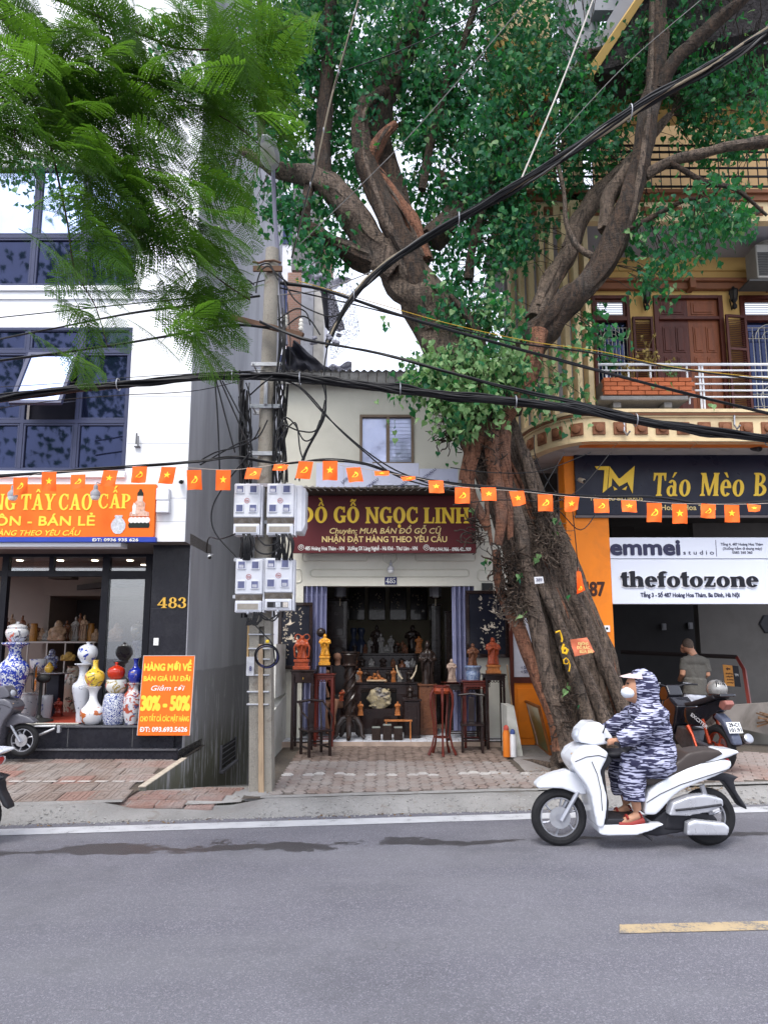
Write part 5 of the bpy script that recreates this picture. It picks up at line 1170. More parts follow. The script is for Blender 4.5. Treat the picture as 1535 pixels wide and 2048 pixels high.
# ================================================================== THE BODHI TREE
def bark_mat(name, c1, c2, st=(5, 5, 1.1), moss=0.0):
 t = NT(name); co = t.tc.outputs['Object']; mp = t.n('Mapping', Vector=co); mp.inputs['Scale'].default_value = st
 n = t.noise(2.2, 8, mp.outputs[0], .72, 1.4); n2 = t.noise(26, 5, co, .7); mp2 = t.n('Mapping', Vector=co); mp2.inputs['Scale'].default_value = (3, 3, 26)
 ring = t.noise(1.6, 4, mp2.outputs[0], .7)
 base = t.mix(t.mapr(n, .36, .62), c1, c2); base = t.mix(t.mapr(n2, .5, .68, 0, .75), base, tuple(x*.25 for x in c1))
 base = t.mix(t.mapr(ring, .56, .68, 0, .45), base, tuple(x*.35 for x in c1))
 base = t.mix(t.mapr(t.noise(1.7, 5, co, .6), .54, .66, 0, .4), base, (.11, .10, .09)); fur = t.noise(5.5, 5, mp.outputs[0], .6); base = t.mix(t.mapr(fur, .44, .36, 0, .8), base, tuple(x*.18 for x in c1))
 if moss: base = t.mix(t.mapr(t.noise(2.9, 5, co, .6), .55, .65, 0, moss), base, (.05, .065, .04))
 t.col(base); t.b.inputs['Roughness'].default_value = .88; t.bump(t.math('ADD', t.math('MULTIPLY', n, 1.6), t.math('ADD', n2, t.math('MULTIPLY', t.math('ADD', ring, fur), .9))), 1.0, .05); return t.m
MBK = bark_mat('fig_bark', (.055, .037, .026), (.23, .165, .125)); MBR_ = bark_mat('red_root_bark', (.17, .062, .032), (.36, .16, .09)); MBD = bark_mat('dark_limb_bark', (.016, .010, .007), (.095, .054, .032)); MBL_ = bark_mat('pale_limb_bark', (.065, .046, .034), (.23, .165, .12))
TREE = thing('bodhi_tree', 'huge leaning bodhi fig with braided trunk roots and heart shaped leaves spreading over the street', 'tree', G(1180, 1500, .2))
def path(lst, sub=5):
 """smooth 3D path through (px, py, Y, half width in px)"""
 pts = [(P(a, b, Y), w_*Y/F*1.0) for a, b, Y, w_ in lst]; out = []
 n = len(pts)
 for i in range(n-1):
  p0, p1, p2, p3 = [pts[max(0, min(n-1, i+k))] for k in (-1, 0, 1, 2)]
  for j in range(sub):
   t = j/sub; q = .5*((2*p1[0])+(p2[0]-p0[0])*t+(2*p0[0]-5*p1[0]+4*p2[0]-p3[0])*t*t+(3*p1[0]-p0[0]-3*p2[0]+p3[0])*t**3)
   out.append((q, p1[1]*(1-t)+p2[1]*t))
 out.append(pts[-1]); return out
def limb(lst, mt, nm='limb', sub=5, jit=.25, n=12, label=None, wob=.02):
 pp = path(lst, sub); pts = [p+V((noise.noise(p*2.1), noise.noise(p*2.1+V((9, 0, 0))), 0))*wob for p, r in pp]; rs = [r*(1+.10*noise.noise(p*3)) for p, r in pp]
 return part(nm, MB().tube(pts, rs, n, True, jit), mt, TREE, label, 60), pts
LIMBS = []
trunk = [(1196, 1530, 9.45, 82), (1190, 1480, 9.45, 72), (1176, 1400, 9.45, 66), (1152, 1300, 9.45, 68), (1114, 1200, 9.45, 66), (1072, 1100, 9.45, 66), (1032, 1000, 9.45, 60), (988, 900, 9.45, 62), (958, 820, 9.45, 66), (935, 765, 9.45, 62)]
pp = path(trunk, 6); m = MB()
# fluted core
vs = []; N = 56
for i, (p, r) in enumerate(pp):
 for j in range(N):
  q = 2*pi*j/N; fl = 1+.10*sin(q*7+i*.10)+.05*sin(q*13-i*.16+1)+.16*noise.noise(V((cos(q)*1.8, sin(q)*1.8, p.z*.9)))+.05*noise.noise(V((cos(q)*6, sin(q)*6, p.z*4)))
  vs.append(p+V((cos(q)*r*.95*fl, sin(q)*r*.75*fl, 0)))
m.add(vs, [(i*N+j, i*N+(j+1) % N, (i+1)*N+(j+1) % N, (i+1)*N+j) for i in range(len(pp)-1) for j in range(N)])
part('trunk', m, MBK, TREE, smooth=70)
# root strands running down the trunk
rt = random.Random(21)
def strand(a0, tw, i0, i1, rad, mt, off=.98, nm='root_strand', flare=0, wv=.05):
 pts = []; rs = []
 for i in range(i0, i1+1):
  p, r = pp[i]; s_ = (i-i0)/max(1, i1-i0); q = a0+tw*(i/len(pp))+wv*sin(i*.6+a0*3)
  fl = 1+flare*max(0, 1-i/5)**1.5
  pts.append(p+V((cos(q)*r*.95*off*fl, sin(q)*r*.75*off*fl, 0))); rs.append(rad*(1+.5*max(0, 1-i/6)*(flare > 0))*(.85+.3*noise.noise(V((i*.3, a0, 0))))*(.55 if i in (i0, i1) and i1 < len(pp)-1 else 1))
 part(nm, MB().tube(pts, rs, 10, True, .45), mt, TREE, None, 60)
L = len(pp)-1
for k in range(30):
 a0 = -pi/2+rt.uniform(-2.0, 2.0); i0 = rt.choice((0, 0, 0, 0, 4, 10)); i1 = rt.choice((L, L, L-5, L-14, L-24)); strand(a0, rt.uniform(-.9, .9), i0, max(i0+8, i1), rt.uniform(.028, .075), rt.choice((MBK, MBK, MBK, MBL_, MBR_)), rt.uniform(.90, 1.0), 'root_strand', .10 if i0 == 0 else 0)
for a0, tw, r_ in ((-2.75, .1, .085), (-2.25, .35, .075), (-1.9, .2, .06), (-.75, -.1, .075), (-.4, .0, .08), (-1.25, .3, .055)): strand(a0, tw, 0, L-12, r_, MBL_ if r_ > .06 else MBK, .97, 'root_strand', .12)
def wstrand(lst, mt, nm='aerial_root', n=9, jit=.3): return limb(lst, mt, nm, 5, jit, n)[0]
for lst in ([(965, 855, 8.93, 18), (945, 905, 8.9, 19), (935, 960, 8.92, 14), (950, 1010, 8.94, 12), (975, 1060, 8.95, 8)], [(985, 850, 8.88, 20), (986, 910, 8.86, 17), (996, 980, 8.86, 15), (1002, 1040, 8.85, 12), (995, 1090, 8.85, 9)],
   [(1003, 845, 8.9, 16), (1006, 905, 8.88, 15), (1012, 960, 8.88, 13), (1016, 1010, 8.87, 9), (1020, 1080, 8.85, 6)], [(960, 870, 8.9, 10), (930, 930, 8.88, 9), (925, 960, 8.9, 9)],
   [(1000, 850, 9, 14), (1040, 790, 8.95, 18), (1062, 720, 8.9, 20), (1080, 660, 8.85, 18)],
   [(991, 1100, 8.9, 9), (1000, 1180, 8.9, 10), (1028, 1240, 8.9, 14), (1052, 1300, 8.9, 14), (1080, 1370, 8.9, 14), (1105, 1440, 8.85, 14), (1122, 1500, 8.8, 18)],
   [(985, 930, 8.95, 5), (972, 1010, 8.95, 5), (982, 1090, 8.9, 4)]): wstrand(lst, MBR_)
for lst in ([(1048, 1120, 8.88, 15), (1062, 1200, 8.88, 17), (1080, 1290, 8.86, 18), (1100, 1380, 8.85, 17), (1118, 1450, 8.82, 18), (1142, 1520, 8.75, 24)], [(1125, 1290, 8.85, 9), (1150, 1360, 8.85, 11), (1175, 1440, 8.8, 13), (1190, 1510, 8.75, 15)],
   [(1020, 990, 8.9, 13), (1040, 1060, 8.9, 14), (1052, 1130, 8.9, 14), (1075, 1160, 8.9, 8), (1120, 1250, 8.88, 9), (1160, 1330, 8.86, 11), (1200, 1420, 8.82, 13), (1230, 1500, 8.8, 16)],
   [(1050, 900, 9.1, 7), (1080, 1000, 9.1, 9), (1110, 1090, 9.1, 10), (1140, 1170, 9.1, 11), (1175, 1260, 9.1, 12), (1215, 1340, 9.05, 13), (1245, 1420, 9, 15), (1258, 1480, 9, 20)],
   [(1035, 880, 9, 8), (1060, 960, 9, 9), (1085, 1060, 8.98, 9)]): wstrand(lst, MBL_ if lst[0][0] > 1100 else MBK, 'root_strand')
# surface roots spreading on the pavement
def groot(lst, nm='surface_root'):
 pts = [G(a, b, zp(9)+.01) + V((0, 0, c*.4)) for a, b, c in lst]; part(nm, MB().tube(pts, [c for _, _, c in lst], 10, True, .4, .75), MBK, TREE, None, 60)
groot([(1150, 1505, .15), (1128, 1528, .10), (1098, 1534, .055), (1062, 1524, .035), (1040, 1521, .015)]); groot([(1150, 1500, .12), (1118, 1526, .085), (1108, 1545, .055), (1128, 1562, .04), (1150, 1570, .02)]); groot([(1240, 1490, .16), (1275, 1510, .10), (1310, 1518, .05)]); groot([(1200, 1510, .16), (1190, 1535, .10), (1200, 1560, .04)])
# tangled knots and dead leaf nests on the bark
def tangle(px, py, rx, ry, Y, n, nm='root_tangle', mt=MBD):
 m = MB(); rg = random.Random(px)
 for k in range(n):
  c = P(px+rg.uniform(-rx, rx)*.8, py+rg.uniform(-ry, ry)*.8, Y-rg.uniform(0, .10)); pts = [c]; d = V((rg.uniform(-1, 1), rg.uniform(-.4, .2), rg.uniform(-1, 1))).normalized()
  for j in range(5): d = (d+V((rg.uniform(-.8, .8), rg.uniform(-.4, .4), rg.uniform(-.8, .8)))).normalized(); pts.append(pts[-1]+d*.045)
  m.tube(pts, rg.uniform(.003, .011), 4)
 part(nm, m, mt, TREE, kind='stuff')
tangle(1012, 1120, 32, 24, 8.86, 90, mt=MBD); tangle(1020, 1170, 26, 40, 8.85, 90); tangle(1035, 1215, 30, 28, 8.85, 80, mt=MBL_); tangle(1095, 1090, 28, 38, 8.95, 120, mt=MBL_); tangle(1085, 1030, 24, 26, 8.98, 60); tangle(905, 850, 34, 44, 9.0, 110); tangle(985, 900, 10, 50, 8.84, 30); tangle(960, 830, 50, 30, 8.95, 80); tangle(950, 1060, 20, 40, 8.98, 50); tangle(1130, 1420, 18, 60, 8.78, 60); tangle(925, 790, 50, 30, 9, 70)
# limbs
for lst, mt, nm in (
 ([(935, 800, 9.45, 66), (905, 710, 9.45, 55), (862, 620, 9.45, 50), (812, 550, 9.45, 48), (770, 490, 9.45, 46)], MBL_, 'limb'),
 ([(800, 540, 9.4, 40), (735, 478, 9.35, 34), (690, 405, 9.3, 34), (645, 362, 9.3, 26), (590, 345, 9.3, 19), (535, 330, 9.3, 15), (480, 300, 9.3, 8)], MBK, 'limb'),
 ([(860, 640, 9.3, 20), (835, 560, 9.2, 22), (800, 480, 9.15, 24), (765, 410, 9.15, 23), (735, 340, 9.15, 22), (722, 270, 9.15, 19), (730, 215, 9.2, 16), (770, 180, 9.2, 12)], MBD, 'limb'),
 ([(815, 560, 9.5, 30), (800, 470, 9.5, 34), (775, 380, 9.5, 36), (745, 300, 9.5, 36), (745, 230, 9.5, 38), (775, 160, 9.5, 30), (815, 90, 9.5, 20), (850, 0, 9.5, 15), (870, -60, 9.5, 12)], MBD, 'limb'),
 ([(850, 520, 9.3, 16), (820, 440, 9.3, 18), (770, 370, 9.25, 17), (740, 330, 9.2, 15), (760, 280, 9.15, 13), (790, 250, 9.2, 10)], MBR_, 'limb'),
 ([(745, 525, 9.4, 26), (690, 500, 9.35, 20), (640, 470, 9.3, 16), (610, 440, 9.3, 11), (622, 350, 9.3, 9)], MBD, 'limb'),
 ([(650, 360, 9.3, 16), (645, 300, 9.3, 17), (650, 200, 9.3, 16), (655, 90, 9.3, 13), (662, -40, 9.3, 12)], MBD, 'limb'),
 ([(520, 330, 9.3, 9), (525, 200, 9.4, 9), (520, 80, 9.4, 7), (518, -40, 9.4, 6)], MBD, 'limb'),
 ([(1000, 820, 9.25, 42), (1040, 730, 9.15, 36), (1080, 660, 9.05, 33), (1140, 600, 8.95, 29), (1190, 550, 8.9, 27), (1225, 490, 8.85, 26), (1250, 420, 8.8, 25), (1272, 350, 8.8, 23), (1288, 280, 8.8, 22), (1302, 200, 8.8, 21), (1312, 120, 8.8, 20), (1316, 0, 8.8, 19), (1318, -60, 8.8, 19)], MBD, 'limb'),
 ([(1068, 640, 9.2, 22), (1095, 580, 9.3, 22), (1135, 500, 9.35, 20), (1160, 440, 9.4, 19), (1200, 385, 9.4, 17), (1260, 320, 9.3, 12), (1340, 230, 9.2, 7)], MBL_, 'limb'),
 ([(1210, 460, 8.9, 15), (1215, 400, 8.95, 16), (1250, 350, 8.9, 15), (1262, 330, 8.85, 14)], MBL_, 'limb'),
 ([(1318, 180, 8.75, 17), (1350, 120, 8.6, 15), (1410, 65, 8.45, 14), (1480, 0, 8.3, 13), (1540, -60, 8.2, 12)], MBD, 'limb'),
 ([(1290, 350, 8.8, 13), (1340, 322, 8.7, 11), (1400, 308, 8.6, 11), (1460, 292, 8.5, 11), (1535, 282, 8.4, 12), (1600, 280, 8.3, 12)], MBL_, 'limb'),
 ([(1215, 525, 8.9, 8), (1170, 505, 8.9, 7), (1145, 480, 8.9, 6), (1130, 440, 8.9, 5), (1125, 380, 8.9, 4), (1110, 300, 8.9, 4)], MBL_, 'branch'),
 ([(842, 380, 9.3, 9), (858, 293, 9.3, 9), (890, 179, 9.3, 9), (925, 90, 9.3, 7), (953, 0, 9.3, 7), (965, -60, 9.3, 6)], MBD, 'branch'),
 ([(935, 560, 9.2, 10), (950, 460, 9.2, 9), (1000, 340, 9.2, 8), (1045, 260, 9.2, 7), (1120, 180, 9.2, 6), (1180, 100, 9.2, 5)], MBD, 'branch'),
 ([(860, 480, 9.3, 26), (905, 430, 9.3, 22), (935, 400, 9.3, 14), (900, 385, 9.3, 8), (880, 345, 9.3, 6)], MBD, 'limb'),
 ([(970, 730, 9, 12), (950, 660, 8.9, 9), (925, 620, 8.9, 8), (900, 590, 8.9, 6)], MBD, 'branch'),
 ([(1255, 460, 8.7, 6), (1310, 430, 8.6, 5), (1370, 400, 8.5, 4), (1400, 400, 8.4, 3)], MBD, 'branch'),
 ([(1330, 322, 8.7, 6), (1400, 360, 8.6, 5), (1470, 380, 8.5, 4), (1535, 430, 8.4, 3)], MBD, 'branch')):
 o, pts = limb(lst, mt, nm, jit=.45); LIMBS += pts[::2]
 if max(a[3] for a in lst) > 17:        # braided strands clasping the limb
  q0 = path(lst, 5)
  for k in range(5):
   a0 = rt.uniform(0, 6.3); tw = rt.uniform(-.13, .13); s0 = rt.randint(0, len(q0)//3); qs = q0[s0:s0+rt.randint(len(q0)//2, len(q0))]
   if len(qs) > 4: part('root_strand', MB().tube([p+V((cos(a0+tw*i)*r*.88, sin(a0+tw*i)*r*.88, 0)) for i, (p, r) in enumerate(qs)], [r*(.26+.16*noise.noise(p*4+V((k, 0, 0)))) for p, r in qs], 7, True, .5), rt.choice((mt, MBK, MBD, MBL_)), TREE, None, 60)
# small sign, notices and painted number on the trunk
def plate(nm, lab, cat, q, Y, mt, words=(), wm=None, bulge=.0):
 T = thing(nm, lab, cat, P(q[0][0], q[0][1], Y)); pts = [P(a, b, Y) for a, b in q]; m = MB()
 m.grid(lambda u, v: (pts[3]*(1-u)+pts[2]*u)*(1-v)+(pts[0]*(1-u)+pts[1]*u)*v+V((0, -bulge*sin(pi*u)-bulge*.4*sin(7*v+u*3), 0)), 8, 6); part('sheet', m, mt, T)
 if words:
  m = MB()
  for s_, x0, x1, yc, h in words: text(m, s_, P(x0, yc, Y).x, P(x1, yc, Y).x, PZ(yc, Y), PS(h, Y), Y-bulge*1.4, .03, th=.008)
  part('lettering', m, wm, T, smooth=0)
 return T
plate('tree_tag', 'small white tag reading 389 nailed to the bodhi trunk', 'tag', [(1067, 1154), (1085, 1153), (1087, 1166), (1069, 1168)], 8.66, mat('tag_white', (.6, .6, .62), .5), [('389', 1071, 1083, 1159.5, 6)], mat('print_grey', (.15, .15, .2), .6))
plate('paper_notice', 'salmon red paper notice nailed slantwise on the bodhi trunk', 'notice', [(1139, 1279), (1173, 1275), (1188, 1304), (1148, 1313)], 8.56, mat('notice_salmon', (.62, .17, .09), .6, .2, 8), [('KHÔNG', 1153, 1173, 1287, 5), ('ĐỔ RÁC', 1151, 1176, 1295, 6), ('BỪA BÃI', 1156, 1182, 1303, 6)], mat('notice_yellow', (.70, .52, .2), .6), .03)
T = thing('painted_number', 'hand painted yellow figures 169 running down the bodhi trunk', 'painted number', P(1130, 1300, 8.7)); MYP = mat('road_yellow', (.72, .42, .02), .6, .2, 12);
def brush(pts, w_):
 q = [P(a, b, 8.66+c) for a, b, c in [(x[0], x[1], x[2] if len(x) > 2 else 0) for x in pts]]; part('brush_stroke', MB().tube(q, [w_*8.7/F*(1+.3*noise.noise(p*20)) for p in q], 7, True, .5, .5), MYP, T)
brush([(1110, 1265), (1118, 1262), (1121, 1270), (1123, 1278), (1122, 1284)], 3.6); brush([(1127, 1288), (1124, 1297), (1125, 1305), (1131, 1307), (1134, 1300), (1129, 1296), (1125, 1299)], 2.8); brush([(1136, 1321), (1131, 1316), (1126, 1320), (1127, 1327), (1133, 1328), (1137, 1322), (1139, 1331), (1137, 1343)], 2.2)

# ------------------------------------------------------------------ leaves
def leaf_mat(name, c1, c2, tr, rough=.55, trans=.35, hs=9.):
 t = NT(name); o = t.t.nodes['Material Output']; pos = t.n('NewGeometry').outputs['Position']
 n = t.n('TexVoronoi', Scale=hs, Vector=pos).outputs['Color']; s_ = t.sep(n)[0]; big = t.noise(.9, 3, pos)
 c = t.mix(s_, c1, c2); c = t.mix(t.mapr(big, .38, .62, 0, .45), c, tuple(x*.55 for x in c1)); t.col(c); t.b.inputs['Roughness'].default_value = rough; t.b.inputs['Specular IOR Level'].default_value = .22
 tl = t.n('BsdfTranslucent'); t.t.links.new(t.mix(s_, tr, tuple(x*.7 for x in tr)), tl.inputs[0]); mx = t.n('MixShader'); mx.inputs[0].default_value = trans
 t.t.links.new(t.b.outputs[0], mx.inputs[1]); t.t.links.new(tl.outputs[0], mx.inputs[2]); t.t.links.new(mx.outputs[0], o.inputs[0]); return t.m
ML1 = leaf_mat('bodhi_leaf', (.005, .070, .048), (.035, .170, .045), (.06, .34, .05)); ML2 = leaf_mat('young_bodhi_leaf', (.13, .27, .11), (.26, .38, .17), (.22, .45, .10), .38)
def heart(L_=.105, W_=.088, fold=.012, curl=.02):
 h = [(0, 0), (.18, .10), (.42, .06), (.50, -.14), (.42, -.38), (.22, -.62), (.08, -.80), (0, -1.18)]
 vs = []
 for s_ in (-1, 1): vs += [V((x*W_*s_, (abs(x)*fold*2), y*L_*.85)) for x, y in h[1:7]]
 mid = [V((0, 0, 0)), V((0, 0, -.25*L_)), V((0, curl*.4, -.6*L_)), V((0, curl, -1.12*L_))]
 m = MB(); allv = vs+mid; a = 12
 for s_ in (0, 6): m.add(allv, [(a, s_, s_+1, s_+2), (a, s_+2, a+1), (a+1, s_+2, s_+3, s_+4), (a+1, s_+4, a+2), (a+2, s_+4, s_+5, a+3)])
 return m
HV = heart(); hvs = [V(p) for p in HV.v[:16]]; hfs = [f for f in HV.f[:5]]+[tuple(i-16 for i in f) for f in HV.f[5:]]
HM_ = MB().add(hvs, hfs); LME = HM_.mesh('leaf', ML1, smooth=0); LME2 = HM_.mesh('leaf', ML2, smooth=0)
rl = random.Random(77); leaves = []; twigs = MB()
def leafrot(): return (rl.gauss(0, .45), rl.gauss(0, .4), rl.uniform(0, 2*pi))
REG = [(980, 50, 440, 130, 8.8, 11.5, 300, 0), (760, 130, 170, 170, 9, 11.5, 120, 0), (935, 330, 120, 150, 9.0, 10.8, 100, 0), (1060, 240, 140, 140, 8.6, 10.0, 90, 0), (985, 440, 80, 100, 8.9, 10, 50, 0),
 (925, 610, 70, 90, 8.9, 9.6, 34, 0), (990, 640, 55, 70, 8.7, 9.2, 18, 1), (945, 750, 105, 62, 8.3, 8.85, 66, 2), (920, 830, 60, 45, 8.5, 8.85, 18, 2), (845, 765, 48, 52, 8.7, 9.3, 14, 1), (1110, 770, 60, 80, 8.4, 9.3, 9, 1), (1185, 690, 35, 80, 8.5, 9.2, 5, 0),
 (1070, 480, 50, 60, 9.4, 9.7, 5, 0), (1270, 440, 60, 60, 9.0, 9.5, 8, 0), (1350, 470, 80, 70, 8.2, 9.2, 18, 0), (1300, 560, 70, 30, 8.2, 9.0, 5, 0), (1440, 420, 80, 60, 8, 9.2, 20, 0), (1440, 210, 110, 110, 8.8, 9.8, 62, 0),
 (1210, 180, 90, 130, 9.0, 9.8, 38, 0), (1400, 90, 150, 110, 8.9, 9.8, 60, 0), (630, 430, 70, 60, 9, 10, 24, 0), (560, 400, 60, 50, 9, 10, 14, 0), (660, 510, 60, 40, 9, 9.8, 12, 0), (590, 50, 100, 100, 9, 11.5, 60, 0), (570, 220, 60, 130, 9, 11.5, 46, 0),
 (680, 270, 60, 140, 9.6, 11.5, 46, 0), (440, 380, 60, 50, 9.2, 9.9, 8, 0), (80, 320, 90, 20, 9.0, 9.4, 6, 0), (340, 120, 120, 110, 9.0, 10.5, 22, 0), (850, -160, 640, 120, 8.0, 11.5, 150, 0), (1400, -160, 240, 120, 6.5, 9, 60, 0), (860, 480, 60, 60, 9.2, 10.5, 14, 0), (1170, 360, 80, 50, 9.3, 9.7, 10, 0), (860, 220, 60, 90, 9.4, 10.6, 30, 0)]
for cx, cy, rx, ry, y0, y1, n, yg in REG:
 for _ in range(int(n*(2.3 if cy < 350 and cx < 1150 else 1.6)) if yg != 2 else int(n*1.35)):
  while True:
   a, b = rl.uniform(-1, 1), rl.uniform(-1, 1)
   if a*a+b*b < 1: break
  Y = rl.uniform(y0, y1); c = P(cx+a*rx, cy+b*ry, Y)
  near = min(LIMBS, key=lambda q: (q-c).length_squared); d = near-c
  if d.length > .15:
   e = c+d.normalized()*min(.55, d.length); mid = (c+e)/2+V((rl.uniform(-.05, .05), rl.uniform(-.05, .05), .05)); twigs.tube([e, mid, c, c+V((rl.uniform(-.1, .1), 0, -.14))], [.006, .005, .004, .002], 4, False)
  for k in range(rl.randint(11, 19)):
   p = c+V((rl.gauss(0, .12), rl.gauss(0, .12), rl.gauss(-.02, .11))); sc = rl.uniform(.55, 1.2); leaves.append((p, leafrot(), sc, rl.random() < (.07, .4, .75)[yg]))
# trailing sprigs on wires and walls
for px, py, Y in ((783, 845, 8.9), (786, 870, 8.9), (868, 875, 8.8), (872, 900, 8.8), (1092, 1012, 8.8), (1110, 1040, 8.9), (1112, 1060, 8.9), (1070, 1112, 8.7), (1040, 1155, 8.7), (1128, 1188, 8.7), (1045, 1222, 8.7), (1137, 1375, 8.6), (1153, 1404, 8.6), (975, 1122, 8.9), (968, 1130, 8.9), (1420, 812, 8.4), (1335, 770, 9.4), (1310, 765, 9.4), (760, 640, 9), (778, 655, 9), (862, 720, 8.7), (946, 1018, 8.9)):
 for k in range(rl.randint(1, 4)): leaves.append((P(px+rl.uniform(-8, 8), py+rl.uniform(-8, 8), Y), leafrot(), rl.uniform(.6, 1), rl.random() < .6))
vis = []
for i, (p, r, s_, y) in enumerate(leaves):
 vv = p-V((0, 0, CAM_H)); fy = vv.y*cos(PITCH)+vv.z*sin(PITCH); sx = 767+F*vv.x/fy; sy = CY-F*(vv.z*cos(PITCH)-vv.y*sin(PITCH))/fy
 inf = 0 < sx < 1535 and 0 < sy < 2048; vis.append((0 if inf else 1, fy/s_, i))
vis.sort(); own = set(i for _, _, i in vis[:300])
big1, big2 = MB(), MB()
from mathutils import Euler
for i, (p, r, s_, y) in enumerate(leaves):
 if i in own: inst('leaf', LME2 if y else LME, TREE, p, r, s_)
 else:
  M = Matrix.LocRotScale(p, Euler(r), V((s_, s_, s_))); (big2 if y else big1).merge(HM_, M)
part('foliage', big1, ML1, TREE, smooth=0, kind='stuff'); part('young_foliage', big2, ML2, TREE, smooth=0, kind='stuff'); part('twigs', twigs, MBD, TREE, smooth=60, kind='stuff')

# the tall street tree across the road behind the camera, seen only mirrored in the windows
T = thing('street_tree', 'tall leafy street tree across the road, mirrored in the slate window panes', 'tree', (-8, -5.5, 0)); m = MB(); rl = random.Random(5)
for _ in range(420):
 c = V((rl.gauss(-8, 4), -5.5+rl.gauss(0, 1.6), rl.gauss(13.5, 2.6)))
 for k in range(9): m.merge(HM_, Matrix.LocRotScale(c+V((rl.gauss(0, .4), rl.gauss(0, .4), rl.gauss(0, .35))), Euler(leafrot()), V((2.6,)*3)))
part('foliage', m, ML1, T, smooth=0, kind='stuff'); part('trunk', MB().tube([(-8, -5.5, 0), (-8, -5.4, 6), (-7.6, -5.5, 12)], [.3, .2, .08], 12, True, .2), MBD, T)

# ================================================================== FEATHERY POINCIANA OVERHEAD, LEFT
MP1 = leaf_mat('poinciana_leaflet', (.022, .075, .012), (.055, .13, .018), (.16, .36, .025), .55, .40, 5.); MTW = mat('poinciana_twig', (.055, .035, .025), .8, .3, 8)
PT = thing('poinciana_tree', 'poinciana with feathery fronds reaching in from the upper left, near the camera', 'tree', (-5.6, 4.2, 0))
def frond(npair, leafl, L_=.42, tri=False, key=0):
 rg = random.Random(key); m = MB(); pts = []
 for i in range(9): t = i/8; pts.append(V((0, t*L_, -.10*t*t*L_*2)))
 m.tube(pts, [.0022]*8+[.001], 3, False)
 def at(t): return V((0, t*L_, -.20*t*t*L_))
 for i in range(npair):
  t = .14+.86*i/(npair-1); b = at(t); ln = L_*.34*(sin(pi*min(1, .18+t*.86)))**.6*(1-.25*t)+.012
  for s_ in (-1, 1):
   an = radians(62-22*t+rg.uniform(-5, 5)); d = V((s_*sin(an), cos(an), -.12-.15*rg.random())).normalized(); side = V((-d.y, d.x, 0)).normalized()
   up = d.cross(side)
   for j in range(leafl):
    u = (j+.6)/leafl; c = b+d*ln*u+V((0, 0, -.25*ln*u*u)); l = .0165*(1-.5*abs(u-.45)); wd = ln/leafl*.60
    for q in (-1, 1):
     e = (side*q*.93+d*.3).normalized(); m.add([c-d*wd*.6, c+e*l*.55-d*wd, c+e*l, c+e*l*.5+d*wd*.9], [(0, 1, 2, 3)])
 return m
FR = [frond(11, 11, key=k) for k in range(2)]; FME = [f.mesh('frond', MP1, smooth=0) for f in FR]; FLO = frond(10, 8, key=7)
rp = random.Random(99); PBR = []
def pbranch(lst, r0, r1):
 pp_ = path([(a, b, Y, 1) for a, b, Y in lst], 6); pts = [p for p, _ in pp_]; n = len(pts); part('branch', MB().tube(pts, [r0+(r1-r0)*i/n for i in range(n)], 6), MTW, PT)
 for i in range(0, n-1): PBR.append((pts[i], (pts[i+1]-pts[i]).normalized(), i/n))
for lst, r0, r1 in (([(-200, -60, 4.6), (95, 139, 4.7), (128, 160, 4.7), (157, 255, 4.7), (204, 336, 4.7), (255, 405, 4.8), (330, 470, 4.9), (440, 560, 5.0), (500, 600, 5.0)], .016, .004), ([(-60, -40, 4.4), (44, 91, 4.4), (58, 175, 4.4), (95, 270, 4.4), (120, 372, 4.4), (137, 456, 4.5), (150, 540, 4.5), (190, 610, 4.5), (215, 690, 4.5)], .012, .003),
 ([(-100, -80, 4.4), (128, 4, 4.5), (204, 36, 4.5), (303, 77, 4.6), (365, 97, 4.6), (456, 95, 4.7), (560, 60, 4.7), (620, 40, 4.7)], .014, .004), ([(124, 160, 4.7), (120, 204, 4.7), (153, 321, 4.7), (204, 387, 4.8), (310, 456, 4.8), (383, 507, 4.9), (485, 547, 5.0)], .009, .003),
 ([(180, 170, 4.7), (280, 210, 4.8), (360, 200, 4.8), (470, 250, 4.8), (560, 330, 4.8)], .009, .003), ([(95, 139, 4.7), (200, 60, 4.9), (380, 180, 5.0), (520, 180, 5.0), (600, 240, 5.0)], .01, .003), ([(300, 440, 5), (380, 560, 5.1), (430, 640, 5.1), (470, 700, 5.1)], .006, .002), ([(-60, 100, 4.2), (20, 220, 4.2), (30, 300, 4.2)], .008, .002)): pbranch(lst, r0, r1)
def infr(px, py):
 """outline of the feathery mass in the photo"""
 if py < 0: return px < 640
 if py < 300: return px < 640-abs(py-160)*.25
 if py < 420: return px < 560 and not (px < 200 and py > 320)
 if py < 560: return 60 < px < 500 and (px > 180 or rp.random() < .22)
 if py < 700: return (90 < px < 480) and rp.random() < (.8 if px > 360 else .55 if py < 620 else .35)
 return 150 < px < 260 and py < 770 and rp.random() < .5
fr = []
tries = 0
while len(fr) < 720 and tries < 40000:
 tries += 1; b, d, u = rp.choice(PBR); off = V((rp.gauss(0, .26), rp.gauss(0, .30), rp.gauss(.0, .20))); p = b+off
 az = rp.uniform(0, 2*pi) if rp.random() < .35 else atan2(-.3+rp.gauss(0, .5), .9)-pi/2
 dr = V((-sin(az), cos(az), 0)); tip = p+dr*.30+V((0, 0, -.08)); vv = tip-V((0, 0, CAM_H)); fy = vv.y*cos(PITCH)+vv.z*sin(PITCH)
 if fy < 2: continue
 sx = 767+F*vv.x/fy; sy = CY-F*(vv.z*cos(PITCH)-vv.y*sin(PITCH))/fy
 if not infr(sx, sy): continue
 fr.append((fy, p, (rp.gauss(-.45, .30), rp.gauss(0, .40), az), rp.uniform(.8, 1.35)))
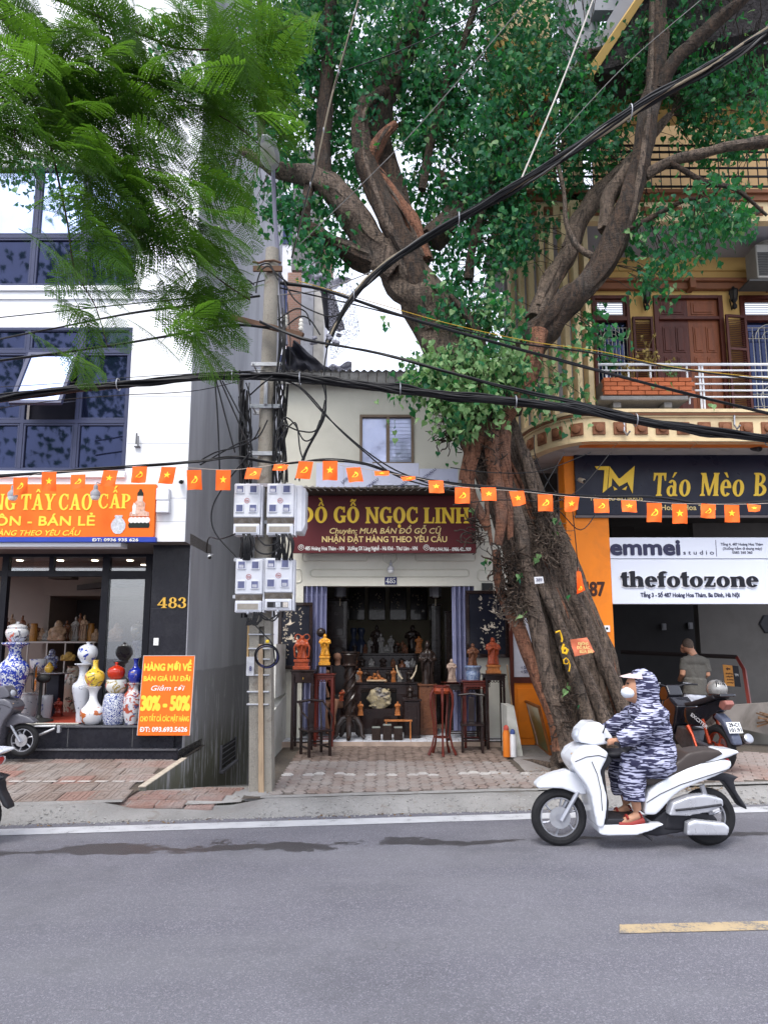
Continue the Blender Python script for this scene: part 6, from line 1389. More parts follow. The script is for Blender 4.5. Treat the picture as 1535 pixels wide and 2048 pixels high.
fr.append((0, P(556, 8, 4.3), (-.30, .75, radians(-98)), .95)); fr.append((0, P(560, 30, 4.5), (-.5, .6, radians(-85)), .8)); fr.append((0, P(215, 625, 4.5), (-1.25, .5, radians(190)), .8)); fr.append((0, P(130, 610, 4.5), (-.9, .7, radians(150)), .8)); fr.append((0, P(470, 480, 4.9), (-.5, .6, radians(-70)), .85))
fr.sort(key=lambda a: a[0]); lo = MB()
for k, (_, p, r, s_) in enumerate(fr):
 if k < 300: inst('frond', FME[k % 2], PT, p, r, s_)
 else: lo.merge(FLO, Matrix.LocRotScale(p, Euler(r), V((s_, s_, s_))))
part('far_fronds', lo, MP1, PT, smooth=0, kind='stuff')
part('trunk', MB().tube([(-5.6, 4.2, 0), (-5.5, 4.2, 2.5), (-5.2, 4.3, 4.5), (-4.2, 4.5, 6.2), P(-200, -60, 4.6)], [.2, .17, .13, .07, .02], 12, True, .2), MTW, PT)

# ================================================================== UTILITY POLE, METERS, CABLES, FLAGS
YPL = 7.95; MPC = concrete_mat('pole_concrete', (.21, .19, .16), (.30, .275, .235), .6); MCB = mat('black_cable', (.012, .012, .014), .5); MGV = mat('galvanised', (.42, .43, .46), .42, .15, 8, metal=.75, dirt=.3, dcol=(.2, .15, .12)); MRU = mat('rusty_iron', (.10, .055, .035), .75, .3, 8)
xc = P(531.5, 950, YPL).x
POLE = thing('utility_pole', 'weathered concrete utility pole crowded with cables between the white house and the cream shop', 'utility pole', (xc, YPL, .1))
zt = PZ(500, YPL); zm = PZ(1236, YPL)
part('shaft', MB().tube([(xc, YPL, zm-.1), (xc, YPL, 3.2), (xc, YPL, 4.8), (xc+.01, YPL, zt)], [.112, .104, .096, .082], 24), MPC, POLE, smooth=60)
m = MB(); xb0 = P(500, 1560, YPL-.1).x; xb1 = P(546, 1560, YPL-.1).x
def taper(m, a0, a1, b0, b1, y0, y1, z0, z1): m.add([V((a0, y0, z0)), V((a1, y0, z0)), V((a1, y1, z0)), V((a0, y1, z0)), V((b0, y0+.01, z1)), V((b1, y0+.01, z1)), V((b1, y1, z1)), V((b0, y1, z1))], [(0, 3, 2, 1), (4, 5, 6, 7), (0, 1, 5, 4), (1, 2, 6, 5), (2, 3, 7, 6), (3, 0, 4, 7)])
taper(m, xb0, xb0+.12, xc-.128, xc-.02, YPL-.12, YPL+.10, -.1, zm); taper(m, xb1-.085, xb1, xc+.045, xc+.115, YPL-.12, YPL+.10, -.1, zm); taper(m, xb0+.11, xb1-.08, xc-.03, xc+.05, YPL-.05, YPL+.08, -.1, zm)
part('footing', m, MPC, POLE, 'twin leg concrete foot of the pole', 50)
m = MB(); taper(m, xb0+.105, xb0+.165, xc-.012, xc+.036, YPL-.15, YPL-.11, .1, PZ(1288, YPL)); part('timber_strip', m, mat('raw_timber', (.36, .26, .17), .8, .25, 5, .3, 30, stretch=(8, 8, .8), dirt=.3), POLE)
m = MB(); m.bb(xc-.155, xc-.135, YPL-.06, YPL+.0, PZ(1332, YPL), PZ(1245, YPL)); m.bb(xc+.10, xc+.135, YPL-.05, YPL, PZ(1422, YPL), PZ(1350, YPL)); part('bamboo_batten', m, mat('yellow_bamboo', (.45, .30, .14), .7, .2, 6), POLE)
def strap(py, h=.02, wd=.13): z = PZ(py, YPL); part('strap', MB().bb(xc-wd, xc+wd*.95, YPL-.135, YPL+.12, z-h/2, z+h/2, .004), MGV, POLE, smooth=0)
for py in (1269, 1297, 1318, 1349, 1382, 1407): strap(py, .018, .128)
m = MB(); text(m, '8', xc-.10, xc-.075, PZ(1336, YPL), .05, YPL-.165, .03, th=.003); x = xc-.085
part('number_sheet', MB().bb(xc-.135, xc-.05, YPL-.162, YPL-.155, PZ(1350, YPL), PZ(1313, YPL)), mat('sheet_white', (.5, .5, .53), .5, .3, 12, dirt=.4), POLE, smooth=0); part('number', m, mat('print_navy', (.08, .08, .16), .6), POLE, smooth=0)
def clampband(py, Y=YPL, wd=.19):
 z = PZ(py, YPL); m = MB(); m.bb(xc-wd, xc+wd, YPL-.125, YPL-.10, z-.025, z+.025, .004); m.bb(xc-wd, xc+wd, YPL+.10, YPL+.125, z-.025, z+.025, .004)
 for s_ in (-1, 1): m.cyl((xc+s_*wd*.86, YPL-.15, z), (xc+s_*wd*.86, YPL+.15, z), .01, n=6)
 part('clamp_band', m, MGV, POLE)
clampband(819); clampband(912, wd=.2); clampband(736, wd=.19)
part('hook_plate', MB().bb(xc-.02, xc+.02, YPL-.16, YPL-.12, PZ(818, YPL), PZ(762, YPL), .01), MGV, POLE)
m = MB(); z = PZ(550, YPL); m.bb(xc-.20, xc+.16, YPL-.13, YPL-.10, z-.02, z+.05, .003); part('crossarm', m, MRU, POLE, smooth=0)
m = MB(); a = P(505, 524, YPL-.1); m.tube([a, P(518, 526, YPL-.1), P(530, 522, YPL-.1), P(548, 521, YPL-.1), P(562, 526, YPL-.1)], .014, 6); part('crossarm', m, MRU, POLE)
A0, A1 = P(462, 634, YPL-.1), P(606, 671, YPL-.35); m = MB(); d = (A1-A0); m.box((A0+A1)/2, (d.length, .05, .06), d.to_track_quat('X', 'Z').to_matrix(), .004); part('crossarm', m, MRU, POLE, 'slanting rusty crossarm with insulators', 0)
for t in (.76, .97): c = A0.lerp(A1, t)+V((0, 0, .05)); part('insulator', MB().lathe([(.018, 0), (.03, .02), (.03, .04), (.018, .05), (.03, .07), (.03, .09), (.016, .1), (.026, .12), (.02, .145), (0, .15)], c, 14), mat('porcelain', (.66, .64, .58), .25, .08), POLE)
m = MB(); rg = random.Random(4)
for k in range(10): c = A1+V((rg.uniform(.05, .45), -.02, rg.uniform(-.11, .02))); m.box(c, (.06, .04, .04), Matrix.Rotation(rg.uniform(-.6, .6), 3, 'Y'), .01)
part('wire_connectors', m, mat('connector_grey', (.2, .2, .24), .5), POLE)
part('concrete_collar', MB().lathe([(.30, -.02), (.25, .02), (.15, .04), (.11, .05)], (xc+.04, YPL, .10), 18), M_CONC, POLE)
# street lamp on its bent pipe
SLX = P(548, 420, YPL).x; SL = thing('street_lamp', 'street lamp on a grey bent pipe strapped to the top of the utility pole', 'street lamp', (SLX, YPL, PZ(560, YPL)))
m = MB(); m.tube([P(572, 690, YPL+.12), P(566, 620, YPL+.12), P(556, 510, YPL+.12), P(550, 440, YPL+.1), P(547, 370, YPL), P(546, 330, YPL-.15), P(544, 318, YPL-.3)], .026, 10); part('pipe', m, mat('pipe_blue_grey', (.16, .16, .21), .5, .1, 4), SL)
m = MB(); c = P(537, 306, YPL-.5); m.ball(c, (.13, .30, .07), 14, 8); part('lamp_head', m, mat('lamp_grey', (.35, .36, .38), .4), SL); part('lens', MB().ball(c+V((0, -.03, -.03)), (.10, .22, .06), 12, 6), mat('lamp_lens', (.45, .48, .42), .15), SL)
# meter boxes
MMB = mat('meter_casing', (.62, .63, .68), .35, .05, 3, dirt=.22, dcol=(.3, .28, .25), ds=5); MMD = mat('meter_grime', (.18, .15, .12), .6, .5, 10, dirt=.4, dcol=(.6, .6, .6), ds=6); MMG = mat('meter_glass', (.11, .12, .22), .12, .3, 8)
def meter(px0, px1, py0, py1, lab, num, openb=False, Y=YPL-.28):
 a, b, c, d = rct(px0, px1, py0, py1, Y); w_, h = b-a, d-c; T = thing('meter_box', lab, 'meter box', ((a+b)/2, Y, c), 0, 'electricity meter boxes on the utility pole')
 m = MB(); m.bb(a, b-.02, Y, Y+.16, c+h*.335, d, .012); m.bb(a+.004, b-.024, Y+.004, Y+.16, c, c+h*.22, .008); m.bb(b-.019, b, Y+.03, Y+.17, c, d-.01, .004); part('casing', m, MMB, T)
 m = MB(); m.add([V((a+.003, Y+.002, c+h*.335)), V((b-.023, Y+.002, c+h*.335)), V((b-.023, Y+.05, c+h*.215)), V((a+.003, Y+.05, c+h*.215))], [(0, 3, 2, 1)]); part('grimy_slope', m, MMD, T, smooth=0)
 for i in (0, 1):
  for j in (0, 1):
   x = a+w_*(.065+.47*i); z = c+h*(.80-.37*j); q = w_*.30; f = MB(); f.bb(x, x+q, Y-.012, Y, z, z+q*1.05, .004); W = part('window_frame', f, MMB, T, smooth=0); part('pane', MB().bb(x+.012, x+q-.012, Y-.0135, Y-.011, z+.013, z+q*1.05-.013), MMG, W, smooth=0)
   if (i+j) % 2 == 0: part('dial', MB().bb(x+.02, x+q-.025, Y-.0145, Y-.0137, z+.02, z+q*.55), mat('dial_pale', (.45, .45, .5), .4, .3, 30), W, smooth=0)
 f = MB(); f.bb(a+w_*.05, b-.045, Y-.004, Y+.004, c+.02, c+h*.185, .003); W = part('flap', f, MMB, T, smooth=0)
 part('pane', MB().bb(a+w_*.10, b-.06, Y-.006, Y-.0045, c+.032, c+h*.165), mat('dusty_pane', (.30, .27, .23), .4, .25, 10) if not openb else mat('breaker_dark', (.08, .08, .09), .6), W, smooth=0)
 if openb:
  for k, cc in ((0, (.02, .02, .02)), (1, (.5, .52, .55)), (2, (.55, .5, .45))): x = a+w_*(.14+.25*k); part('breaker', MB().bb(x, x+w_*.17, Y-.012, Y-.007, c+.036, c+h*.155, .002), mat('breaker_%d' % k, cc, .5, .4, 40), W, smooth=0)
 part('latch', MB().lathe([(0, -.02), (.012, -.015), (.016, 0), (.010, .015), (0, .02)], ((a+b)/2-.01, Y-.012, c-.005), 8), MGV, T)
 x = (a+b)/2-.012; z = c+h*.665; m = MB(); m.torus((x, Y-.002, z), w_*.085, .0025, 18, 4, 'y'); text(m, num, x-w_*.05, x+w_*.05, z, w_*.06, Y-.001, .02, th=.003); part('number_mark', m, mat('red_print', (.45, .08, .08), .5), T, smooth=0)
meter(467, 524, 967, 1070, 'grey white meter box marked K36, upper left of the four facing the street', 'K36'); meter(533, 591, 967, 1070, 'grey white meter box marked K37, upper right of the four facing the street', 'K37')
meter(470, 528, 1118, 1225, 'grey white meter box marked K35, lower left of the four facing the street', 'K35'); meter(529, 588, 1116, 1221, 'grey white meter box marked K34 with breakers showing in its flap', 'K34', True)
a, b, c, d = rct(592, 612, 975, 1072, YPL-.1); T = thing('meter_box', 'meter box seen edge on, turned towards the cream shop beside box K37', 'meter box', ((a+b)/2, YPL, c), 0, 'electricity meter boxes on the utility pole')
part('casing', MB().bb(a, b-.03, YPL-.22, YPL+.1, c+.03, d, .01), MMB, T); m = MB(); m.add([V((b-.03, YPL-.2, d-.02)), V((b, YPL-.18, d-.03)), V((b, YPL-.18, c+.12)), V((b-.03, YPL-.2, c+.04)), V((b-.03, YPL+.08, d-.02)), V((b, YPL+.06, d-.03)), V((b, YPL+.06, c+.12)), V((b-.03, YPL+.08, c+.04))], [(0, 1, 2, 3), (4, 7, 6, 5), (0, 4, 5, 1), (1, 5, 6, 2), (2, 6, 7, 3)]); part('cover', m, MMB, T)
m = MB()
for z in (PZ(975, YPL), PZ(1048, YPL), PZ(1122, YPL), PZ(1195, YPL)): m.bb(xc-.32, xc+.33, YPL-.13, YPL-.11, z-.02, z+.02)
part('meter_rail', m, MGV, POLE, smooth=0)

def wpts(lst, sub=6): return [p for p, _ in path([(a, b, Y, 1) for a, b, Y in lst], sub)]
def cable(nm, lab, lst, r, n=1, spread=0., mt=MCB, group=None, wrap=0, sub=7, tw=.9):
 pts = wpts(lst, sub); rg = random.Random(int(lst[0][0]*7+lst[0][1]))
 if n == 1: return solo(nm, MB().tube(pts, r, 6), mt, lab, 'cable', group)
 T = thing(nm, lab, 'cable bundle', pts[len(pts)//2], 0, group); k = len(pts)
 for i in range(n):
  a0 = rg.uniform(0, 2*pi); rr = spread*sqrt(rg.random()); t_ = rg.uniform(-tw, tw); q = []
  for j, p in enumerate(pts): a = a0+t_*j*.25; f = .8+.4*noise.noise(V((j*.3, i, 0))); q.append(p+V((0, cos(a)*rr*f, sin(a)*rr*f+.5*rr*noise.noise(V((j*.22, i*3, 1))))))
  part('cable', MB().tube(q, r*rg.uniform(.55, 1.15), 6), mt if not isinstance(mt, list) else mt[i % len(mt)], T)
 for w_ in range(wrap):
  p = pts[int(k*(w_+.5)/wrap)]; part('wire_tie', MB().torus(p, spread+r*1.2, .006, 14, 5, 'x'), MGV, T)
 return T
MGC = mat('grey_cable', (.16, .155, .15), .5, .2, 6); MYC = mat('tan_cable', (.30, .25, .18), .6, .2, 6)
C = 7.62
cable('cable_bundle', 'thick black cable bundle running left across the white house', [(-80, 812, C), (0, 797, C), (150, 778, C), (300, 763, C), (430, 752, C), (540, 753, C)], .014, 16, .052, wrap=3)
cable('cable_bundle', 'thick black cable bundle sagging right past the bodhi trunk', [(520, 752, C), (600, 757, C), (700, 768, C), (800, 778, C), (900, 792, C), (1030, 804, C), (1150, 820, C), (1270, 840, C), (1400, 860, C), (1535, 878, C), (1600, 888, C)], .014, 20, .058, wrap=5)
cable('cable_bundle', 'black twin cable crossing from the pole top over the planter', [(560, 566, C), (640, 578, C), (780, 624, C), (884, 656, C), (1014, 692, C), (1180, 737, C), (1385, 790, C), (1535, 826, C), (1600, 842, C)], .011, 6, .020)
cable('cable_bundle', 'upper thin cable pair crossing in front of the white balcony railing', [(560, 575, C), (700, 607, C), (830, 640, C), (934, 662, C), (1043, 687, C), (1180, 705, C), (1356, 738, C), (1535, 762, C), (1600, 770, C)], .008, 3, .010)
cable('cable_bundle', 'cable pair from the crossarm insulators to the leaf clump', [(520, 642, C), (606, 676, C-.2), (700, 695, C), (780, 713, C), (884, 742, C), (1000, 772, C), (1135, 802, C), (1265, 832, C)], .011, 6, .020)
solo('cable', MB().tube(wpts([(590, 560, C), (740, 603, C), (900, 648, C), (1060, 683, C), (1200, 703, C), (1350, 735, C), (1535, 757, C)]), .0045, 5), mat('yellow_wire', (.45, .28, .03), .5), 'thin yellow wire slung just above the black twin cables', 'cable')
cable('cable_bundle', 'black cable pair running left from the pole at white sill height', [(540, 655, C), (470, 650, C), (400, 660, C), (264, 684, C), (120, 706, C), (0, 721, C), (-80, 732, C)], .010, 4, .012)
cable('cable_bundle', 'thin cable pair from the pole to the left edge above the open window sash', [(520, 592, C), (400, 608, C), (264, 626, C), (120, 655, C), (0, 679, C), (-80, 692, C)], .009, 3, .01)
cable('cable', 'single thin cable crossing the white wall, highest of those going left', [(530, 560, C), (400, 592, C), (200, 614, C), (0, 635, C), (-60, 641, C)], .007)
cable('cable', 'fine wire sagging below the thick left bundle', [(540, 745, C-.03), (400, 780, C-.03), (250, 790, C), (120, 800, C), (-40, 822, C)], .005); cable('cable', 'fine wire just over the thick left bundle', [(540, 740, C-.03), (300, 752, C-.03), (100, 768, C), (-40, 776, C)], .004)
D1 = [(645, 900, 7.7), (650, 800, 7.7), (640, 740, 7.7), (652, 690, 7.7), (700, 600, 7.6), (762, 538, 7.5), (860, 470, 7.2), (1000, 392, 6.8), (1150, 297, 6.3), (1300, 200, 5.8), (1430, 130, 5.4), (1535, 66, 5.1), (1640, 0, 4.8)]
cable('cable_bundle', 'heavy twisted cable bundle climbing to the upper right corner', D1[3:], .016, 13, .055, [MCB, MCB, MCB, MGC, MCB, MYC], wrap=4, tw=1.6)
cable('cable_bundle', 'cables hanging down from the foot of the diagonal bundle in front of the cream wall', [(655, 690, 7.68), (648, 740, 7.7), (652, 800, 7.7), (640, 850, 7.7), (612, 905, 7.7), (598, 960, 7.65)], .008, 4, .03)
cable('cable', 'pale steel guy wire dropping from the top edge to the diagonal bundle', [(1192, -20, 6.9), (1140, 120, 6.85), (1100, 220, 6.8), (1040, 362, 6.75)], .009, mt=mat('guy_wire', (.45, .42, .38), .5))
T = cable('cable_bundle', 'black and tan twisted pair rising from the pole top to the top edge', [(583, 515, 7.6), (612, 400, 7.4), (632, 330, 7.3), (660, 205, 7.0), (690, 100, 6.8), (722, -20, 6.6)], .010, 4, .016, [MCB, MYC], wrap=5)
cable('cable', 'thin black double line from the tan pair up to the top edge', [(686, 142, 6.9), (790, 105, 6.8), (900, 55, 6.7), (1000, 0, 6.6)], .006); cable('cable', 'long thin grey wire slanting from the pole across the bodhi limbs', [(598, 490, 7.6), (780, 312, 7.3), (900, 180, 7.1), (1020, 40, 6.9), (1050, 0, 6.8)], .005, mt=MGC)
cable('cable', 'grey service wire from the pole to the foot of the diagonal bundle', [(560, 590, C), (650, 578, C), (762, 536, C)], .006, mt=MGC); cable('cable', 'second thin grey wire slanting through the upper right leaves', [(1100, 290, 6.9), (1250, 130, 6.8), (1400, 0, 6.7)], .004, mt=MGC)
for k, l in enumerate(([(560, 758, C), (600, 776, C), (650, 830, C), (720, 893, C), (790, 940, C), (880, 975, C)], [(560, 756, C), (610, 782, C), (670, 850, C), (730, 905, C), (800, 955, C), (930, 988, C)])): cable('cable', 'black cable slanting across the cream wall to the awning, %s of two' % ('upper', 'lower')[k], l, .009)
cable('cable_bundle', 'cable group carrying the flag string along the whole street front', [(-60, 956, C), (100, 945, C), (250, 934, C), (400, 922, C), (470, 914, C), (560, 926, C), (640, 920, C), (720, 926, C), (800, 950, C), (900, 966, C), (1020, 978, C), (1150, 992, C), (1300, 995, C), (1420, 1010, C), (1535, 1002, C), (1620, 996, C)], .007, 6, .020)
# loose loops and drops near the pole
loops = [[(500, 905, 7.6), (446, 975, 7.6), (424, 1020, 7.6), (430, 1065, 7.6), (474, 1115, 7.55)], [(560, 850, 7.6), (572, 835, 7.6), (590, 850, 7.6), (607, 880, 7.6), (625, 875, 7.6), (640, 840, 7.6)], [(552, 870, 7.6), (565, 850, 7.6), (600, 862, 7.6), (634, 858, 7.6), (650, 800, 7.6)],
 [(556, 880, 7.6), (590, 845, 7.6), (600, 900, 7.6), (610, 930, 7.6)], [(520, 855, 7.55), (505, 880, 7.55), (470, 895, 7.6), (430, 905, 7.6), (395, 925, 7.7)], [(535, 840, 7.55), (515, 875, 7.55), (480, 885, 7.6), (400, 930, 7.7)],
 [(432, 760, C), (450, 830, 7.65), (470, 905, 7.7)], [(440, 760, C), (475, 840, 7.65), (498, 890, 7.65)], [(430, 760, C), (436, 850, 7.65), (440, 960, 7.7)], [(445, 762, C), (490, 850, 7.65), (505, 900, 7.6)],
 [(590, 745, C), (640, 760, C), (650, 830, C), (612, 900, C), (590, 960, C)], [(505, 1072, 7.5), (512, 1100, 7.48), (535, 1108, 7.47), (560, 1095, 7.5), (565, 1070, 7.5)], [(513, 1070, 7.5), (530, 1090, 7.47), (555, 1085, 7.5), (558, 1070, 7.5)], [(470, 1068, 7.6), (440, 1078, 7.9), (418, 1076, 8.3), (413, 1105, 8.6)],
 [(520, 1226, 7.5), (545, 1242, 7.48), (560, 1225, 7.5)], [(518, 1228, 7.5), (534, 1240, 7.5), (557, 1228, 7.5)], [(500, 790, 7.55), (522, 770, 7.5), (545, 752, 7.5)], [(515, 540, 7.6), (522, 530, 7.58), (538, 528, 7.58), (550, 545, 7.58), (575, 565, 7.6)], [(512, 586, 7.6), (515, 560, 7.6), (525, 538, 7.58), (540, 534, 7.58), (556, 560, 7.58)],
 [(505, 590, 7.6), (484, 580, 7.6), (483, 565, 7.6), (495, 560, 7.6), (508, 570, 7.6)], [(505, 595, 7.6), (478, 590, 7.6), (480, 575, 7.6), (500, 575, 7.6)], [(555, 640, 7.6), (590, 618, 7.6), (612, 625, 7.6), (620, 650, 7.6)], [(575, 650, 7.6), (600, 633, 7.6), (620, 640, 7.6), (640, 670, 7.6)], [(560, 545, 7.6), (590, 600, 7.6), (640, 628, 7.6), (670, 632, 7.6), (690, 615, 7.6)],
 [(1128, 905, 9.0), (1080, 1000, 8.9), (1150, 985, 8.9), (1220, 905, 9.2)], [(900, 935, 8.7), (980, 945, 8.6), (1080, 942, 8.7), (1180, 905, 9)], [(1067, 870, 8.8), (1072, 920, 8.8), (1110, 985, 8.9), (1135, 1010, 9)], [(905, 1010, 8.6), (1000, 1000, 8.6), (1100, 1010, 8.7), (1160, 1060, 8.9), (1200, 1010, 9)], [(1143, 1010, 9), (1152, 1100, 9), (1154, 1140, 9)]]
LT = thing('cable_tangle', 'tangle of loose black service cables looped round the utility pole and trunk', 'cable tangle', (xc, YPL, 3))
for l in loops: part('cable', MB().tube(wpts(l, 6), .0065 if l[0][2] > 7.7 else .009, 6), MCB, LT)
rg = random.Random(31)
for k in range(34):
 side = -1 if k % 2 else 1; x0 = (490 if side < 0 else 562)+rg.uniform(-14, 10); y0 = rg.uniform(740, 800); y1 = rg.choice((965, 965, 1120, 1235)); l = []
 n = 7
 for j in range(n+1): t = j/n; l.append((x0+rg.gauss(0, 3.2)-side*t*4, y0+(y1-y0)*t, YPL-rg.uniform(.02, .16)))
 part('cable', MB().tube(wpts(l, 4), rg.uniform(.006, .012), 6), MCB, LT)
for k in range(26):
 px = rg.uniform(480, 500) if k % 2 else rg.uniform(545, 580); part('cable', MB().tube(wpts([(px, 1068, 7.66), (px+rg.uniform(-8, 8), 1090, 7.62), (px+rg.uniform(-6, 6), 1120, 7.66)], 4), rg.uniform(.006, .012), 6), MCB, LT)
for k in range(14):
 px = rg.uniform(555, 575); part('cable', MB().tube(wpts([(px, 560+rg.uniform(0, 90), 7.66), (px+rg.uniform(0, 8), 680, 7.62), (px+rg.uniform(-4, 6), 745, 7.66)], 4), rg.uniform(.005, .009), 6), MCB, LT)
for k in range(9): px = rg.uniform(505, 525); part('cable', MB().tube(wpts([(px, 1224, 7.62), (px-rg.uniform(0, 6), 1240, 7.6), (px-10-rg.uniform(0, 8), 1250, 7.6), (px-12, 1236, 7.6)], 4), .007, 6), MCB, LT)
T = thing('cable_coil', 'coiled blue and black cable with yellow tape hung on the pole foot', 'cable coil', P(533, 1310, 7.5))
for k in range(5): part('loop', MB().torus(P(533+k*.7-1, 1311+k*.6, 7.50-.012*k), .118+.006*(k % 3), .007, 36, 6, 'y', rot=Matrix.Rotation(.12*k, 3, 'X')), mat('blue_cable', (.05, .05, .14), .5) if k in (1, 3) else MCB, T)
part('tape', MB().box(P(535, 1283, 7.46), (.035, .05, .035), None, .008), mat('yellow_tape', (.75, .5, .03), .5), T); part('tail', MB().tube(wpts([(510, 1250, 7.5), (527, 1268, 7.48), (545, 1290, 7.47), (550, 1330, 7.47)]), .007, 6), MCB, T)

# flags on their string
MFR = mat('flag_red', (.84, .125, .015), .65, .06, 6);
t = MFR.node_tree; MFY = mat('flag_yellow', (.85, .62, .04), .6)
FS = solo('flag_string', MB().tube(wpts([(-60, 960, C-.04), (42, 955, C-.04), (99, 944, C-.04), (222, 941, C-.04), (338, 934, C-.04), (447, 940, C-.04), (509, 935, C-.04), (563, 927, C-.04), (612, 922, C-.04), (706, 934, C-.04), (815, 953, C-.04), (924, 974, C-.04), (1032, 982, C-.04), (1143, 993, C-.04), (1256, 1000, C-.04), (1357, 1007, C-.04), (1506, 1008, C-.04), (1620, 1000, C-.04)], 4), .003, 4), mat('string', (.5, .42, .36), .7), 'thin string carrying the small red flags across the street front', 'string')
FL = [(42, 955, 36, 'h', 2, .3), (99, 944, 39, 's', 2, 0), (157, 949, 30, 'h', 6, 0), (222, 941, 33, 's', -6, 0), (280, 933, 34, 'h', 0, 0), (338, 934, 35, 's', -8, 0), (388, 940, 40, 'h', 4, 0), (447, 940, 41, 's', 0, 0), (509, 936, 25, 'h', -8, 0), (563, 929, 17, 's', -10, .5), (612, 923, 36, 'h', -10, 0), (660, 922, 39, 's', 0, 0), (706, 935, 31, 'h', 12, 0), (763, 942, 14, 's', 3, .2), (815, 953, 13, 'h', 12, .6), (871, 961, 27, 's', 2, 0),
 (924, 975, 33, 'h', -2, 0), (976, 975, 28, 's', 0, 0), (1032, 982, 31, 's', 9, .3), (1089, 989, 34, 'h', 0, 0), (1143, 993, 32, 's', -8, .4), (1201, 998, 29, 'h', -4, 0), (1256, 1001, 25, 's', -5, 0), (1307, 1006, 38, 'h', -2, 0), (1357, 1008, 39, 's', 0, 0), (1416, 1008, 30, 'h', -14, 0), (1462, 1010, 35, 's', -5, 0), (1506, 1009, 19, 's', -20, .6)]
ORD = 'first second third fourth fifth sixth seventh eighth ninth tenth eleventh twelfth thirteenth fourteenth fifteenth sixteenth seventeenth eighteenth nineteenth twentieth twenty-first twenty-second twenty-third twenty-fourth twenty-fifth twenty-sixth twenty-seventh twenty-eighth'.split()
def emblem(kind, R, fn):
 m = MB()
 def pr(pts, d=.0):
  n = len(pts); vs = [fn(x, z, -.003-d) for x, z in pts]; tri = tessellate_polygon([[V((x, z, 0)) for x, z in pts]]); m.add(vs, [tuple(t) for t in tri])
 if kind == 's': pr([(R*(1 if i % 2 == 0 else .40)*sin(i*pi/5), R*(1 if i % 2 == 0 else .40)*cos(i*pi/5)) for i in range(10)])
 else:
  out = [(R*.95*cos(radians(a)), R*.95*sin(radians(a))) for a in range(-130, 75, 12)]; inn = [(R*.78*cos(radians(a))-R*.12*cos(radians((a+30)*.5)), R*.80*sin(radians(a))) for a in range(70, -131, -12)]
  pr([(x-.02*R, z) for x, z in out+inn]); pr([(-R*.9, -R*.85), (-R*.72, -R*.98), (-R*.36, -R*.62), (-R*.52, -R*.48)], .001)
  c, s_ = cos(radians(-45)), sin(radians(-45))
  def rt(p): return (p[0]*c-p[1]*s_, p[0]*s_+p[1]*c)
  pr([rt(p) for p in [(-.10*R, -.95*R), (.10*R, -.95*R), (.10*R, .55*R), (-.10*R, .55*R)]], .002); pr([rt(p) for p in [(-.42*R, .42*R), (.34*R, .42*R), (.34*R, .78*R), (-.30*R, .78*R)]], .0025)
 return m
rg = random.Random(8)
for k, (px, py, h, kd, tl, curl) in enumerate(FL):
 T = thing('flag', '%sred flag with yellow %s, %s from the left on the string' % ('folded ' if curl > .45 else 'small ', 'star' if kd == 's' else 'hammer and sickle', ORD[k]), 'flag', P(px, py, C-.045), 0, 'small red flags strung across the street')
 hh = h*C/F/.97; W_ = .168; lift = max(0, 1-h/38.); o = P(px, py, C-.045); tr = radians(tl); ph = rg.uniform(0, 6); aw = rg.uniform(.006, .014)
 def fn(x, z, d, hh=hh, lift=lift, o=o, tr=tr, ph=ph, aw=aw, curl=curl):
  # x in [-.084,.084], z in [0,-.21] down the cloth
  t = -z/.21; yy = -lift*.16*t+aw*sin(x*34+t*4+ph)*t+curl*.05*max(0, x/.084)*t; zz = -hh*t*(1-curl*.45*max(0, x/.084)); xx = x*(1-curl*.25*t)
  return o+V((xx*cos(tr)-zz*sin(tr), yy+d*(1 if lift < .9 else 1), xx*sin(tr)*.3+zz*cos(tr)))
 g = MB().grid(lambda u, v: fn((u-.5)*W_, -v*.21, 0), 10, 8); part('cloth', g, MFR, T)
 part('emblem', emblem(kd, .043, lambda x, z, d: fn(x, z-.10, d)), MFY, T, smooth=0)
T = thing('flag', 'loose red flag with hammer and sickle hanging crumpled against the orange column', 'flag', P(1155, 1145, 9), 0, 'small red flags strung across the street'); q = [P(1152, 1143, 9), P(1160, 1143, 9), P(1170, 1180, 8.95), P(1152, 1189, 8.95)]
fl = lambda u, v: (q[0]*(1-u)+q[1]*u)*(1-v)+(q[3]*(1-u)+q[2]*u)*v+V((0, -.03*sin(u*9+v*3)*v, 0)); part('cloth', MB().grid(fl, 10, 10), MFR, T); part('emblem', emblem('h', .03, lambda x, z, d: P(1159, 1176, 8.9)+V((x, d, z))), MFY, T, smooth=0)
part('ribbon', MB().tube([P(1155, 1142, 9), P(1153, 1120, 9), P(1151, 1090, 9)], .004, 4), MFR, T)

